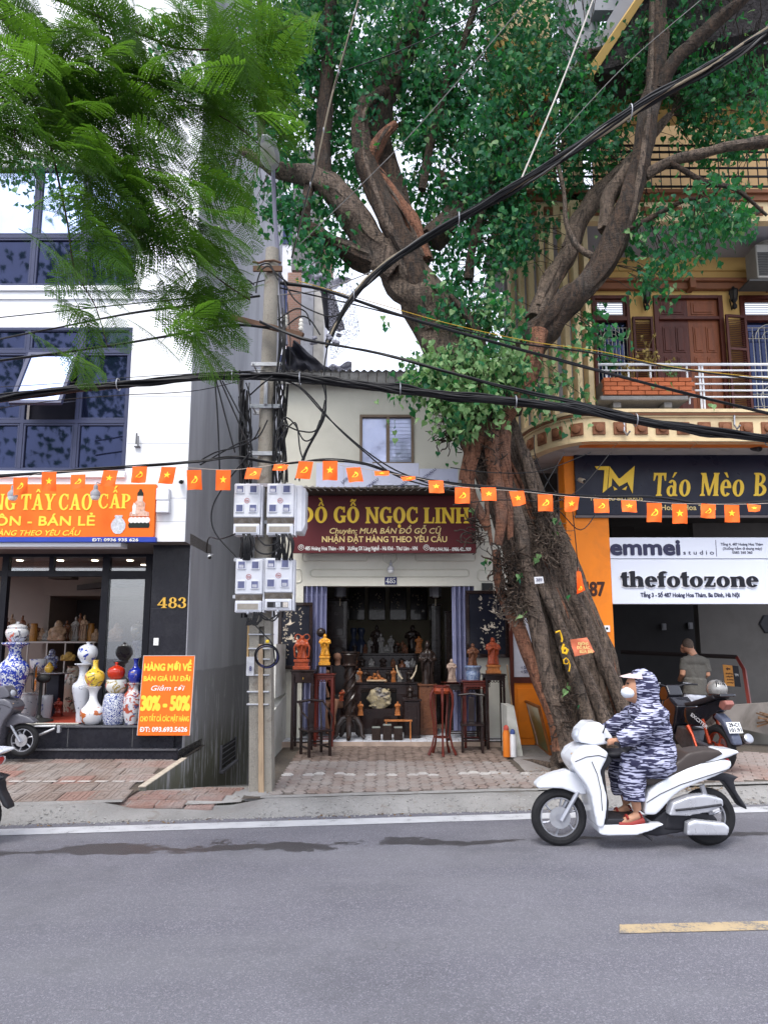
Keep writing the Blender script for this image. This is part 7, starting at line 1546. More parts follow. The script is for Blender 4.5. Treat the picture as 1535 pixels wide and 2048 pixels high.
# bulbs hung over the signs, cameras, junction boxes
MBU = mat('bulb_white', (.72, .72, .74), .3, .05, 6, dirt=.3, dcol=(.35, .33, .3)); MBC = mat('bulb_grey', (.25, .25, .27), .4)
def bulb(px, py, Y, k, lab):
 c = P(px, py, Y); T = thing('hanging_bulb', lab, 'bulb', c); part('bulb', MB().lathe([(.0, -.085*k), (.045*k, -.075*k), (.068*k, -.04*k), (.070*k, .03*k), (.06*k, .05*k), (.03*k, .07*k), (.03*k, .10*k)], c, 16), MBU, T); part('collar', MB().lathe([(.073*k, -.02*k), (.073*k, .035*k), (.055*k, .062*k), (.032*k, .085*k), (.032*k, .14*k), (.02*k, .16*k)], c, 16), MBC, T); part('arm', MB().tube([c+V((0, 0, .15*k)), c+V((0, .02, .2*k)), c+V((0, .3, .24*k))], .008, 5), MBC, T)
bulb(26, 991, 9.2, .9, 'white LED bulb before the ceramics banner, the one at the left edge'); bulb(191, 990, 9.2, .9, 'white LED bulb before the ceramics banner, beside the word CAO'); bulb(781, 1139, YC-.12, .75, 'small bulb in a grey holder above the 485 plate')
def camra(px, py, Y, lab, s_=1, mt=MBU):
 c = P(px, py, Y); T = thing('security_camera', lab, 'camera', c); R = Matrix.Rotation(radians(115), 3, 'X') @ Matrix.Rotation(radians(18), 3, 'Y'); part('body', MB().lathe([(0, -.09*s_), (.04*s_, -.09*s_), (.045*s_, -.05*s_), (.045*s_, .05*s_), (.03*s_, .07*s_), (0, .075*s_)], c, 14, rot=R), mt, T); part('lens', MB().lathe([(.034*s_, .072*s_), (.02*s_, .085*s_), (0, .087*s_)], c, 12, rot=R), mat('black_plastic', (.02, .02, .02), .3), T); part('bracket', MB().tube([c, c+V((0, .08, .03)), c+V((0, .18, .05))], .014, 6), MBC, T)
camra(362, 962, YF-.1, 'white bullet camera at the corner of the white house', .9); camra(419, 1113, 9.6, 'silver dome camera hung on a wire against the grey alley wall', .7, MGV); camra(1512, 897, 10.0, 'black camera fixed under the rust orange canopy', 1.0, mat('dark_grey_plastic', (.05, .05, .06), .4)); camra(1163, 961, 10.2, 'cream camera beside the billiards banner, next to the bodhi trunk', .8, mat('cream_plastic', (.5, .42, .32), .5))
for py0, py1, l in ((976, 1000, 'upper'), (1001, 1025, 'lower')):
 m = MB(); rb(m, 312, 338, py0, py1, YF-.09, .09, .008); solo('junction_box', m, mat('box_white', (.66, .67, .72), .45), 'white junction box at the right end of the ceramics banner, %s of two' % l, 'junction box')
m = MB()
for k in range(9): m.torus(P(1066+rg.uniform(-9, 9), 925+rg.uniform(-8, 6), 9.1), rg.uniform(.03, .09), .003, 16, 4, 'y', rot=Matrix.Rotation(rg.uniform(-1, 1), 3, 'X'))
m.box(P(1064, 930, 9.1), (.05, .03, .06), Matrix.Rotation(.4, 3, 'Y'), .006); solo('wire_clump', m, MCB, 'small clump of black wire hanging under the balcony curve', 'wire clump')
# hooks holding the thick bundle on the balcony fascia
for px, py in ((1247, 850), (1467, 838)): m = MB(); m.tube([P(px, py-10, YB-.03), P(px, py+12, YB-.06), P(px+6, py+20, YB-.15), P(px+12, py+12, YB-.2)], .015, 6); solo('cable_hook', m, MGV, 'steel hook on the balcony fascia, %s of two' % ('left' if px < 1300 else 'right'), 'hook')

# ================================================================== SHOP GOODS
def flz(Y): return zfl+.004 if Y > 10.68 else zp(Y)+.012
def porc(name, ground, ink, sc=7., thr=.5, ink2=None, rough=.12, dist=1.6, band=0):
 if name in MATS: return MATS[name]
 t = NT(name); co = t.tc.outputs['Object']; n = t.noise(sc, 4, co, .55, dist); c = t.mix(t.mapr(n, thr, thr+.025), ground, ink)
 if ink2: c = t.mix(t.mapr(t.noise(sc*.8, 3, t.n('Mapping', Vector=co, Location=(5, 3, 1)).outputs[0], .5, 1.), .60, .63), c, ink2)
 if band: c = t.mix(t.mapr(t.math('SINE', t.math('MULTIPLY', t.sep()[2], band)), .93, .97), c, ink)
 t.col(c); t.b.inputs['Roughness'].default_value = rough; t.b.inputs['Coat Weight'].default_value = .5; MATS[name] = t.m; return t.m
WHT = (.62, .64, .68); BLU = (.015, .04, .32)
PB = porc('blue_white_porcelain', WHT, BLU, 13, .47, None, .12, 2.2); PBs = porc('sparse_blue_porcelain', WHT, BLU, 9, .56); PBm = porc('dense_blue_lattice', WHT, (.02, .04, .2), 26, .49, None, .2, 3)
def vase(nm, lab, px, py0, py1, Y, prof, m, zb=None, cat='vase', sub=None):
 """prof: (radius px, photo y) pairs from the bottom up"""
 c = P(px, (py0+py1)/2, Y); pr = [(max(.0005, r*Y/F), PZ(y, Y)) for r, y in prof]
 if zb is not None: d = zb-pr[0][1]; pr = [(r, z+d*(1-i/len(pr))) for i, (r, z) in enumerate(pr)]
 out = []
 for i in range(len(pr)-1):
  p0, p1, p2, p3 = [pr[max(0, min(len(pr)-1, i+k))] for k in (-1, 0, 1, 2)]
  for j in range(4):
   t = j/4; out.append(tuple(max(.0005, .5*((2*p1[a])+(p2[a]-p0[a])*t+(2*p0[a]-5*p1[a]+4*p2[a]-p3[a])*t*t+(3*p1[a]-p0[a]-3*p2[a]+p3[a])*t**3)) if a == 0 else .5*((2*p1[a])+(p2[a]-p0[a])*t+(2*p0[a]-5*p1[a]+4*p2[a]-p3[a])*t*t+(3*p1[a]-p0[a]-3*p2[a]+p3[a])*t**3) for a in (0, 1)))
 out.append(pr[-1]); b = V((c.x, Y, out[0][1])); o = solo(nm, MB().lathe([(r, z) for r, z in out], (c.x, Y, 0), 28), m, lab, cat, loc=b, smooth=50); return o
ZP = zg0+.006
vase('floor_vase', 'tallest blue and white dragon floor vase at the left end of the shop front', 27, 1286, 1420, 10.0, [(14, 1440), (13, 1420), (14, 1400), (22, 1365), (28, 1340), (26, 1325), (14, 1312), (11, 1300), (14, 1292), (24, 1287), (25, 1284.5), (20, 1284)], PB, ZP)
o = vase('lidded_jar', 'white lidded jar with pink flowers on top of the tallest blue vase', 35, 1246, 1284, 10.0, [(13, 1283.5), (19, 1274), (21, 1265), (19, 1259), (17, 1257), (18, 1256), (17, 1252), (8, 1248), (2.5, 1247), (3.5, 1244.5), (0, 1243)], porc('flower_porcelain', (.55, .55, .56), (.08, .08, .12), 11, .58, (.55, .12, .08)), None, 'jar')
vase('floor_vase', 'tall pale vase with a sprig of dark leaves, under the round blue jar', 165, 1328, 1446, 10.15, [(9, 1446), (9.5, 1432), (10, 1424), (15, 1400), (19, 1380), (18, 1369), (10, 1360), (8, 1345), (10, 1334), (17, 1329.5), (17, 1327), (14, 1327)], porc('sprig_porcelain', (.52, .54, .60), (.05, .06, .12), 6, .60), ZP)
vase('round_jar', 'round blue cloud patterned jar balanced on the tall pale vase', 176, 1285, 1326, 10.15, [(9, 1326.5), (13, 1321), (18, 1312), (18.5, 1303), (15, 1294), (7, 1289), (3, 1288), (4, 1285), (3.5, 1284)], PBs, None, 'jar')
vase('carp_vase', 'white bottle vase with orange carp at the edge of the black step', 186, 1373, 1446, 9.95, [(13, 1447), (19, 1440), (22.5, 1428), (21, 1418), (12, 1407), (7.5, 1396), (8, 1384), (13, 1375), (15, 1373), (13, 1372.5)], porc('carp_porcelain', (.66, .66, .68), (.03, .07, .18), 5, .63, (.45, .12, .03)), ZP)
vase('bottle_vase', 'yellow long necked bottle vase standing on the carp vase', 190.5, 1320, 1372, 9.95, [(11, 1372), (15, 1366), (18.5, 1356), (17, 1346), (9, 1339), (5.5, 1334), (5, 1325), (5.5, 1320.5), (5, 1320)], porc('yellow_porcelain', (.70, .48, .05), (.16, .12, .03), 11, .56, (.5, .16, .1)), None)
vase('barrel_stool', 'blue and white lattice barrel stool carrying a bowl and a red jar', 229, 1385, 1446, 9.98, [(18, 1447), (20, 1440), (22, 1425), (22.3, 1412), (21, 1398), (18, 1387), (12, 1385.5)], PBm, ZP, 'stool')
vase('bowl', 'round painted bowl with red and yellow flowers on the blue barrel stool', 233, 1359, 1385, 9.98, [(14, 1385), (18, 1379), (20, 1371), (19, 1362), (18.5, 1359), (17, 1359.5)], porc('flower_bowl', (.58, .58, .55), (.30, .22, .06), 10, .55, (.5, .06, .04)), None, 'bowl')
vase('red_jar', 'glossy red pomegranate jar on top of the painted bowl', 233, 1325, 1359, 9.98, [(9, 1358.5), (14, 1354), (16.5, 1345), (14.5, 1337), (7, 1332), (2.5, 1330), (3.5, 1326), (1, 1324)], mat('red_glaze', (.42, .025, .008), .08, .1, coat=.6), None, 'jar')
vase('patterned_vase', 'white vase with red lattice panels, partly behind the orange poster', 266, 1366, 1445, 9.98, [(13, 1446), (14, 1440), (17, 1425), (18.5, 1405), (17, 1388), (11, 1380), (10, 1372), (13, 1367), (14, 1365.5), (11, 1365)], porc('red_panel_porcelain', (.55, .55, .58), (.36, .07, .04), 9, .52, (.06, .08, .2)), ZP)
vase('bottle_vase', 'cobalt blue bottle vase with gold flowers on the red lattice vase', 271.5, 1316, 1365, 9.98, [(9, 1365), (12, 1360), (14, 1350), (12, 1341), (6, 1335), (4, 1329), (4.5, 1320), (7, 1317), (6, 1316.5)], porc('cobalt_glaze', (.012, .025, .26), (.35, .22, .08), 9, .6), None)
vase('pot', 'grey flower pot with dark palm pattern behind the fan stand', 58, 1384, 1430, 10.5, [(14, 1431), (14.5, 1425), (15.5, 1400), (15, 1386), (16, 1384), (14, 1383.5)], porc('grey_pot', (.36, .36, .38), (.07, .08, .12), 9, .6), ZP, 'pot')
vase('pot', 'white flower pot with faint blue pattern beside the black table leg', 89, 1386, 1420, 10.7, [(14, 1421), (15, 1405), (16, 1390), (15, 1386)], porc('white_pot', (.46, .48, .52), (.10, .13, .3), 6, .6), ZP, 'pot')
vase('floor_vase', 'large cream vase with faded branches in shade behind the table', 146, 1332, 1425, 11.7, [(14, 1426), (17, 1400), (20, 1370), (18, 1350), (12, 1338), (14, 1332)], porc('cream_vase', (.30, .25, .20), (.05, .05, .04), 6, .56, (.25, .06, .05)), ZP)
vase('bowl', 'blue and white bowl on the far side of the fan', 77, 1318, 1340, 11.2, [(9, 1341), (14, 1332), (16, 1320), (16.5, 1318), (15, 1318.5)], PBs, None, 'bowl')
vase('ginger_jar', 'small yellow ginger jar on the round table', 99, 1325, 1345, 10.9, [(5, 1345), (8, 1339), (8, 1334), (5, 1331), (5.5, 1330), (3, 1327), (1, 1324.5)], mat('amber_glaze', (.55, .33, .04), .12, .4, 20, coat=.5), None, 'jar')
vase('moon_vase', 'dark moon vase behind the door glass', 276, 1240, 1278, 12.0, [(6, 1280), (12, 1272), (14, 1262), (12, 1251), (4, 1246), (3, 1241), (4, 1240)], porc('dark_moon', (.12, .10, .07), (.3, .22, .1), 8, .58), None)
vase('urn_pedestal', 'tall blue urn under the dark moon vase behind the door glass', 276, 1280, 1420, 12.0, [(10, 1421), (8, 1400), (9, 1340), (7, 1310), (13, 1290), (14, 1283), (8, 1280)], porc('dim_blue', (.12, .13, .18), (.03, .05, .14), 10, .5), ZP, 'pedestal')
def leg4(T, x0, x1, y0, y1, z0, z1, r, m, nm='leg', sq=True):
 for x in (x0+r, x1-r):
  for y in (y0+r, y1-r): part(nm, MB().bb(x-r, x+r, y-r, y+r, z0, z1, .004), m, T, smooth=0)
def solidc(mb, c, h, w, fold=7, key=0, lean=0):
 """robed standing figure: gathered robe, sleeves, head"""
 rg = random.Random(key); N = 22; R = []
 prof = [(0, .42), (.04, .47), (.2, .40), (.4, .38), (.55, .42), (.66, .44), (.74, .46), (.80, .30), (.825, .14)]
 for z, r in prof:
  R.append([V((c.x+lean*z*h+w*r*cos(q)*(1+.10*sin(fold*q+z*5+key)), c.y+w*r*.72*sin(q)*(1+.10*sin(fold*q+z*5)), c.z+z*h)) for q in [2*pi*j/N for j in range(N)]])
 vs = [p for r in R for p in r]; n = len(R); mb.add(vs, [(i*N+j, i*N+(j+1) % N, (i+1)*N+(j+1) % N, (i+1)*N+j) for i in range(n-1) for j in range(N)]+[tuple(range(N-1, -1, -1)), tuple((n-1)*N+j for j in range(N))])
 o = V((lean*h*.8, 0, 0)); mb.ball(c+o+V((0, -w*.05, h*.895)), (w*.19, w*.2, h*.085), 12, 8); mb.ball(c+o+V((0, .02*w, h*.95)), (w*.17, w*.18, h*.06), 10, 6)
 for s_ in (-1, 1): mb.tube([c+o+V((s_*w*.38, 0, h*.74)), c+o+V((s_*w*.50, -w*.12, h*.60)), c+o+V((s_*w*.18, -w*.42, h*.58)), c+o+V((s_*w*.05, -w*.45, h*.64))], [w*.13, w*.15, w*.12, w*.06], 8); mb.tube([c+o+V((s_*w*.34, -w*.3, h*.56)), c+o+V((s_*w*.36, -w*.25, h*.36))], [w*.13, w*.05], 6)
 mb.tube([c+V((w*.05, -w*.34, h*.62)), c+V((0, -w*.38, h*.3)), c+V((-w*.05, -w*.40, h*.03))], [w*.05, w*.06, w*.03], 5)
def carve(c0, c1, sp=.36):
 return dict(c1=c0, c2=c1)
def wmat(nm, col, rough=.3): return mat(nm, col, rough, .35, 14, .35, 45, dirt=.55, dcol=tuple(x*.22 for x in col), ds=22, coat=.2, bd=.006)
WR = wmat('carved_red_wood', (.30, .055, .02)); WY = wmat('amber_wood', (.62, .28, .03), .2); WBr = wmat('brown_carved_wood', (.15, .06, .03)); WD = wmat('black_carved_wood', (.028, .018, .015), .22); WO = wmat('orange_carved_wood', (.42, .15, .045)); WS = wmat('pinkish_stone', (.40, .29, .23), .7); WG = wmat('grey_stone', (.22, .21, .20), .6); WW = mat('white_jade', (.62, .63, .66), .35, .1, 30); WT = wmat('tan_clay', (.30, .20, .13), .6)
def figure(lab, px, py0, py1, Y, wpx, m, zb=None, base=0, bm=None, key=0, nm='figurine', style='robe', cat='statue', group=None):
 c = P(px, (py0+py1)/2, Y); z0 = PZ(py1, Y) if zb is None else zb; z1 = PZ(py0, Y); h = z1-z0; w = wpx*Y/F; T = thing(nm, lab, cat, (c.x, Y, z0), 0, group); zb_ = z0+h*base
 if base:
  b = MB(); b.bb(c.x-w*.56, c.x+w*.56, Y-w*.42, Y+w*.42, z0, z0+(zb_-z0)*.35, .006); b.bb(c.x-w*.46, c.x+w*.46, Y-w*.35, Y+w*.35, z0+(zb_-z0)*.35, z0+(zb_-z0)*.72, .004); b.bb(c.x-w*.52, c.x+w*.52, Y-w*.40, Y+w*.40, z0+(zb_-z0)*.72, zb_, .006); part('base', b, bm or m, T, smooth=0)
 f = MB(); C0 = V((c.x, Y, zb_)); H = z1-zb_
 if style == 'robe': solidc(f, C0, H, w, 6+key % 3, key, (key % 5-2)*.012)
 elif style == 'buddha':
  f.ball(C0+V((0, -.03*w, H*.33)), (w*.40, w*.36, H*.30), 16, 10); f.ball(C0+V((0, 0, H*.80)), (w*.20, w*.2, H*.19), 14, 10); f.ball(C0+V((0, -.02*w, H*.58)), (w*.36, w*.26, H*.14), 14, 8)
  for s_ in (-1, 1): f.ball(C0+V((s_*w*.30, -w*.15, H*.13)), (w*.24, w*.26, H*.14), 10, 7); f.tube([C0+V((s_*w*.34, 0, H*.62)), C0+V((s_*w*.46, -w*.1, H*.42)), C0+V((s_*w*.34, -w*.34, H*.26))], [w*.1, w*.1, w*.06], 7); f.ball(C0+V((s_*w*.2, 0, H*.78)), (w*.04, w*.05, H*.09), 6, 5)
  f.ball(C0+V((0, 0, H*.06)), (w*.5, w*.4, H*.07), 16, 6)
 elif style == 'warrior':
  solidc(f, C0, H*.9, w*.8, 8, key);
  for s_ in (-1, 1): f.torus(C0+V((s_*w*.30, 0, H*.84)), w*.2, w*.05, 16, 6, 'y'); f.tube([C0+V((s_*w*.36, -w*.1, H*.62)), C0+V((s_*w*.52, -w*.2, H*.45)), C0+V((s_*w*.46, -w*.1, H*.05))], [w*.09, w*.08, w*.07], 6)
 part('figure', remesh(f, max(.004, w*.045), 1, .4, OFF[T.name], 'figure', m) if w > .1 else f, m, T, smooth=60); return T
# shelf with clay figures in the ceramics shop
ysh = 13.0; zs_ = PZ(1283, ysh); SH = thing('display_shelf', 'white framed display shelf crowded with clay figures in the ceramics shop', 'shelf', (P(110, 1283, ysh).x, ysh, ZP)); xa_, xb_ = P(15, 1283, ysh).x, P(200, 1283, ysh).x
part('board', MB().bb(xa_, xb_, ysh-.2, ysh+.35, zs_-.03, zs_), mat('shelf_pale', (.40, .38, .36), .5), SH, smooth=0); part('lower_board', MB().bb(xa_, xb_, ysh-.2, ysh+.35, zs_-.62, zs_-.6), mat('shelf_dark', (.08, .07, .07), .5), SH, smooth=0)
for px in (20, 66, 104, 140, 195): x = P(px, 1300, ysh).x; part('post', MB().bb(x-.012, x+.012, ysh-.2, ysh-.18, ZP, zs_-.03), mat('shelf_pale', (.40, .38, .36), .5), SH, smooth=0)
rg = random.Random(17); GN = 'clay figures on the white framed shelf'
figure('laughing tan clay buddha, largest on the white framed shelf', 117, 1240, 1283, 12.9, 34, WT, zs_+.002, 0, None, 1, style='buddha'); figure('seated tan buddha seen through the door glass', 234, 1245, 1283, 12.3, 27, WT, None, .1, None, 2, style='buddha')
for k, px in enumerate((14, 24, 33, 44, 55, 64, 73, 84, 94, 133, 144, 152, 160, 168, 176, 184, 192)):
 hh = (48, 55, 40, 52, 36, 30, 34, 28, 24, 42, 36, 50, 56, 53, 40, 30, 26)[k]; figure('%s clay figure, %s from the left in the back row of the white framed shelf' % (('tall' if hh > 45 else 'small'), ORD[k]), px, 1283-hh, 1283, 13.0+rg.uniform(-.05, .15), 13 if hh > 34 else 16, (WBr, WT, WG)[k % 3], zs_+.002, .08, None, k, style='robe' if hh > 30 else 'buddha', group=GN)
for k, (px, Y) in enumerate(((68, 12.9), (182, 13.1))): vase('amber_jar', 'square shouldered amber jar standing %s on the shelf of clay figures' % ('left of the laughing buddha', 'at the right end')[k], px, 1245, 1283, Y, [(7, 1283), (7.5, 1270), (6, 1250), (7, 1247)], mat('amber_dark', (.30, .14, .03), .3, .3, 10), zs_+.002, 'jar')
figure('bearded blue robed figure sitting behind the round table', 104, 1297, 1345, 11.8, 28, porc('blue_robe', (.14, .14, .18), (.03, .04, .13), 18, .5), ZP+.70, 0, None, 4, style='buddha'); figure('yellow ochre lion group beside the blue robed figure', 138, 1303, 1322, 12.2, 28, mat('lion_ochre', (.35, .22, .06), .5, .5, 20), None, 0, None, 3, style='buddha', cat='figurine'); figure('red glazed seated figure on the red carpet under the table', 118, 1396, 1425, 10.9, 15, mat('red_glaze2', (.2, .03, .02), .2, .3), ZP+.01, .15, None, 5)
c = P(113, 1345, 11.0); T = thing('round_table', 'black pedestal table carrying the yellow ginger jar', 'table', (c.x, 11.0, ZP)); part('tabletop', MB().lathe([(.22, -.02), (.235, -.01), (.235, 0), (0, 0)], c, 28), mat('smoke_top', (.25, .25, .27), .15), T); part('pedestal', MB().bb(c.x-.10, c.x+.10, 10.9, 11.1, ZP, c.z-.02, .01), mat('black_frame', (.012, .012, .02), .35), T, smooth=0)
# standing fan
c = P(76, 1357, 10.15); T = thing('standing_fan', 'black standing fan with orange blades on the red carpet', 'fan', (c.x+.03, 10.2, ZP)); Rf = Matrix.Rotation(radians(-62), 3, 'Z'); MKB = mat('black_plastic', (.02, .02, .02), .3)
part('base', MB().lathe([(.20, 0), (.19, .02), (.06, .05), (.03, .09)], (c.x+.03, 10.2, ZP+.012), 24), MKB, T); part('pole', MB().cyl((c.x+.03, 10.2, ZP+.05), (c.x+.03, 10.2, c.z-.05), .022), MKB, T); part('motor', MB().ball(c+Rf @ V((0, .08, 0)), (.07, .1, .07), 12, 8, Rf), MKB, T)
g = MB()
for r_ in (.205, .15, .09): g.torus(c+Rf @ V((0, -.05, 0)), r_, .006 if r_ > .2 else .002, 30, 5, 'y', rot=Rf)
for k in range(36): a = 2*pi*k/36; g.tube([c+Rf @ V((.03*cos(a), -.08, .03*sin(a))), c+Rf @ V((.14*cos(a), -.075, .14*sin(a))), c+Rf @ V((.205*cos(a), -.02, .205*sin(a))), c+Rf @ V((.12*cos(a), .05, .12*sin(a)))], .0016, 3)
part('grille', g, MKB, T)
for k in range(5): a0 = 2*pi*k/5; g = MB().grid(lambda u, v: c+Rf @ V(((.03+.155*u)*cos(a0+(v-.5)*1.0*(.5+u*.5)), -.03+.03*(v-.5), (.03+.155*u)*sin(a0+(v-.5)*1.0*(.5+u*.5)))), 5, 4); part('blade', g, mat('orange_blade', (.55, .16, .01), .3), T)
# folding steel ramp hanging under the step
T = thing('folding_ramp', 'grey folding steel ramp bracket fixed to the black step', 'ramp bracket', P(95, 1460, 9.5)); m = MB(); m.tube([P(70, 1453, 9.55), P(112, 1452, 9.55)], .014, 4); part('upper_bar', m, MGV, T, smooth=0); m = MB(); m.tube([P(74, 1472, 9.5), P(110, 1457, 9.55)], .016, 4); part('strut', m, MGV, T, smooth=0); m = MB(); a, b, cc, d = rct(114, 120, 1451, 1466, 9.55); m.bb(a, b, 9.55, 9.6, cc, d, .003); part('end_plate', m, MGV, T, smooth=0)

# furniture in front of and inside the wood shop
MRD_ = mat('red_lacquer', (.10, .018, .012), .22, .25, 5, coat=.3, stretch=(5, 5, .8)); MBK_ = mat('black_lacquer', (.018, .010, .009), .22, .3, 6, coat=.3)
def stand(nm, lab, px0, px1, py, Y, d, m, cat='stand', r=.018, lift=.10, apron=.10, panel_=False, py1=None):
 a, b = P(px0, py, Y).x, P(px1, py, Y).x; z1 = PZ(py, Y); z0 = flz(Y); T = thing(nm, lab, cat, ((a+b)/2, Y+d/2, z0)); part('top', MB().bb(a-.02, b+.02, Y-.02, Y+d+.02, z1-.028, z1, .008).bb(a-.005, b+.005, Y-.005, Y+d+.005, z1-.06, z1-.028, .004), m, T, smooth=0)
 leg4(T, a, b, Y, Y+d, z0, z1-.06, r, m); g = MB();
 for yy in (Y+.004, Y+d-.016): g.bb(a+2*r, b-2*r, yy, yy+.012, z1-.06-apron*.35, z1-.06)
 n = max(3, int((b-a)/.05))
 for k in range(n): x = a+2*r+(b-a-4*r)*(k+.5)/n; g.torus((x, Y+.01, z1-.06-apron*.42), .02, .005, 12, 4, 'y');
 for s_, x in ((1, a+2*r), (-1, b-2*r)):
  for j in range(3): g.torus((x+s_*.018, Y+.01, z1-.06-apron*(.5+.35*j)), .017-.003*j, .005, 12, 4, 'y')
 part('carved_apron', g, m, T)
 g = MB(); zl = z0+lift; g.bb(a+r, b-r, Y+r-.008, Y+r+.008, zl, zl+.016); g.bb(a+r, b-r, Y+d-r-.008, Y+d-r+.008, zl, zl+.016); g.bb(a+r-.008, a+r+.008, Y+r, Y+d-r, zl+.02, zl+.036); g.bb(b-r-.008, b-r+.008, Y+r, Y+d-r, zl+.02, zl+.036); part('stretcher', g, m, T, smooth=0); return T, z1
T, z = stand('flower_stand', 'tall red lacquer flower stand carrying the amber wood figure', 629, 667, 1347, 10.6, .30, MRD_, r=.021)
c = P(649, 1340, 10.75); T = thing('low_stand', 'small carved black base between the red flower stand and the amber figure', 'base', (c.x, 10.75, z)); zt_ = PZ(1331, 10.7); part('top', MB().bb(c.x-.12, c.x+.12, 10.66, 10.86, zt_-.02, zt_, .006), MBK_, T, smooth=0); leg4(T, c.x-.12, c.x+.12, 10.66, 10.86, z+.002, zt_-.02, .012, MBK_)
figure('polished amber wood figure of a smiling man on the red flower stand', 649.5, 1268, 1331, 10.75, 20, WY, zt_+.002, .30, WY, 2)
m = MB().ball(P(642, 1265, 10.95), .075, 14, 8); solo('wooden_ball', m, WD, 'dark round carving hanging by the left folding gate', 'carving')
T, z = stand('drawer_stand', 'dark stand with a drawer and pale pull carrying the red carved warrior', 583, 627, 1340, 10.3, .38, MBK_, r=.022)
a, b = P(590, 1355, 10.28).x, P(622, 1355, 10.28).x; part('drawer', MB().bb(a, b, 10.285, 10.3, PZ(1366, 10.28), PZ(1347, 10.28), .004), MBK_, T, smooth=0); part('pull', MB().ball(P(606, 1357, 10.27), (.008, .012, .02), 8, 6), mat('brass', (.72, .42, .08), .28), T)
figure('red carved wooden warrior with looped ribbons on the drawer stand', 604, 1266, 1339, 10.45, 29, WR, z+.002, .28, WR, 3, style='warrior')
T, z = stand('flower_stand', 'tall dark stand at the right carrying the red bearded figure', 970, 1009, 1348, 10.35, .32, MBK_, r=.018)
figure('red carved bearded wanderer on a diamond marked base, right of the gate', 985, 1275, 1348, 10.5, 25, WR, z+.002, .24, WO, 7)
T, z = stand('side_table', 'long dark side table carrying the blue ceramic drum', 926, 976, 1361, 10.45, .40, MRD_, r=.02)
vase('ceramic_drum', 'pale blue ceramic drum under the brown carved figure', 945, 1331, 1360, 10.65, [(14, 1361), (15, 1350), (14, 1342), (17, 1336), (17.5, 1333), (15, 1331)], porc('pale_blue_glaze', (.24, .30, .42), (.12, .17, .3), 18, .5), z+.002, 'stool')
figure('brown hollow root carving of a monk on the pale blue drum', 944, 1287, 1332, 10.65, 20, WBr, None, 0, None, 4)
T, z = stand('half_table', 'black half table carrying the pink stone goddess', 893, 960, 1368, 10.75, .28, MBK_, r=.018); c = P(906, 1366, 10.9)
solo('wooden_plate', MB().lathe([(.10, 0), (.17, .012), (.18, .022), (0, .022)], (P(903, 1366, 10.9).x, 10.9, z+.001), 20), MRD_, 'round red wood plate under the pink stone goddess', 'plate'); figure('pinkish stone goddess on a round plate in front of the right gate', 903, 1318, 1366, 10.9, 17, WS, z+.024, .1, None, 1)
# round flower stand with cabriole legs
c = P(882, 1378, 9.95); zr_ = PZ(1370, 9.95); z0 = flz(9.95); T = thing('round_flower_stand', 'round top red wood flower stand with bowed legs in front of the shop', 'stand', (c.x, 9.95, z0)); part('top', MB().lathe([(.11, -.03), (.125, -.02), (.125, -.005), (.115, 0), (0, 0)], (c.x, 9.95, zr_), 28), MRD_, T); H = zr_-z0; part('carved_apron', MB().lathe([(.105, -.12), (.125, -.08), (.11, -.03)], (c.x, 9.95, zr_), 16), WR, T)
for k in range(5): a = -pi/2+2*pi*k/5; part('leg', MB().tube([V((c.x+r_*cos(a), 9.95+r_*sin(a), z0+H*t)) for r_, t in ((.20, .0), (.19, .03), (.15, .12), (.115, .28), (.13, .5), (.165, .72), (.16, .86), (.11, .955))], [.020, .022, .015, .013, .013, .017, .022, .02], 8), MRD_, T)
part('stretcher_ring', MB().lathe([(.10, -.008), (.12, 0), (.10, .008), (.02, 0)], (c.x, 9.95, z0+H*.25), 16), MRD_, T)
# chairs
def chair(lab, px, Y, w, hs, hb, m, rz=0, yoke=True):
 c = P(px, 1450, Y); z0 = flz(Y); T = thing('low_chair', lab, 'chair', (c.x, Y, z0), rz); L_ = lambda n_, mb: part(n_, mb, m, T, local=True, smooth=0 if n_ == 'seat' else 40); L_('seat', MB().bb(-w/2, w/2, -w/2, w/2, hs-.03, hs, .006))
 for x in (-w/2+.03, w/2-.03):
  for y in (-w/2+.03, w/2-.03): L_('leg', MB().bb(x-.018, x+.018, y-.018, y+.018, 0, hs-.03, .003))
 for x in (-w/2+.03, w/2-.03): L_('stretcher', MB().bb(x-.01, x+.01, -w/2+.04, w/2-.04, .10, .125))
 for y in (-w/2+.03, w/2-.03): L_('stretcher', MB().bb(-w/2+.04, w/2-.04, y-.01, y+.01, .15, .17))
 yb = w/2-.02
 for x in (-w/2+.03, w/2-.03): L_('back_post', MB().tube([(x, yb, hs), (x, yb+.02, (hs+hb)/2), (x*.95, yb+.04, hb)], .014, 7))
 L_('back_splat', MB().bb(-w*.13, w*.13, yb+.005, yb+.02, hs, hb-.02, .004)); L_('top_rail', MB().tube([(-w/2-.02, yb+.03, hb), (0, yb+.05, hb+.02), (w/2+.02, yb+.03, hb)], .018, 7))
 if yoke:
  for s_ in (-1, 1): L_('armrest', MB().tube([(s_*w/2, yb+.02, hb), (s_*(w/2+.02), 0, hb-.12), (s_*w/2, -w*.42, hb-.2), (s_*(w/2-.02), -w*.42, hs)], .013, 7))
chair('dark low armchair with rounded back standing on the hexagon pavers, near the pole', 631, 9.92, .37, .36, .72, MBK_, radians(28)); chair('dark square chair with plain back between the round stand and the right gate', 943, 10.2, .34, .40, .78, MBK_, radians(-6), False)
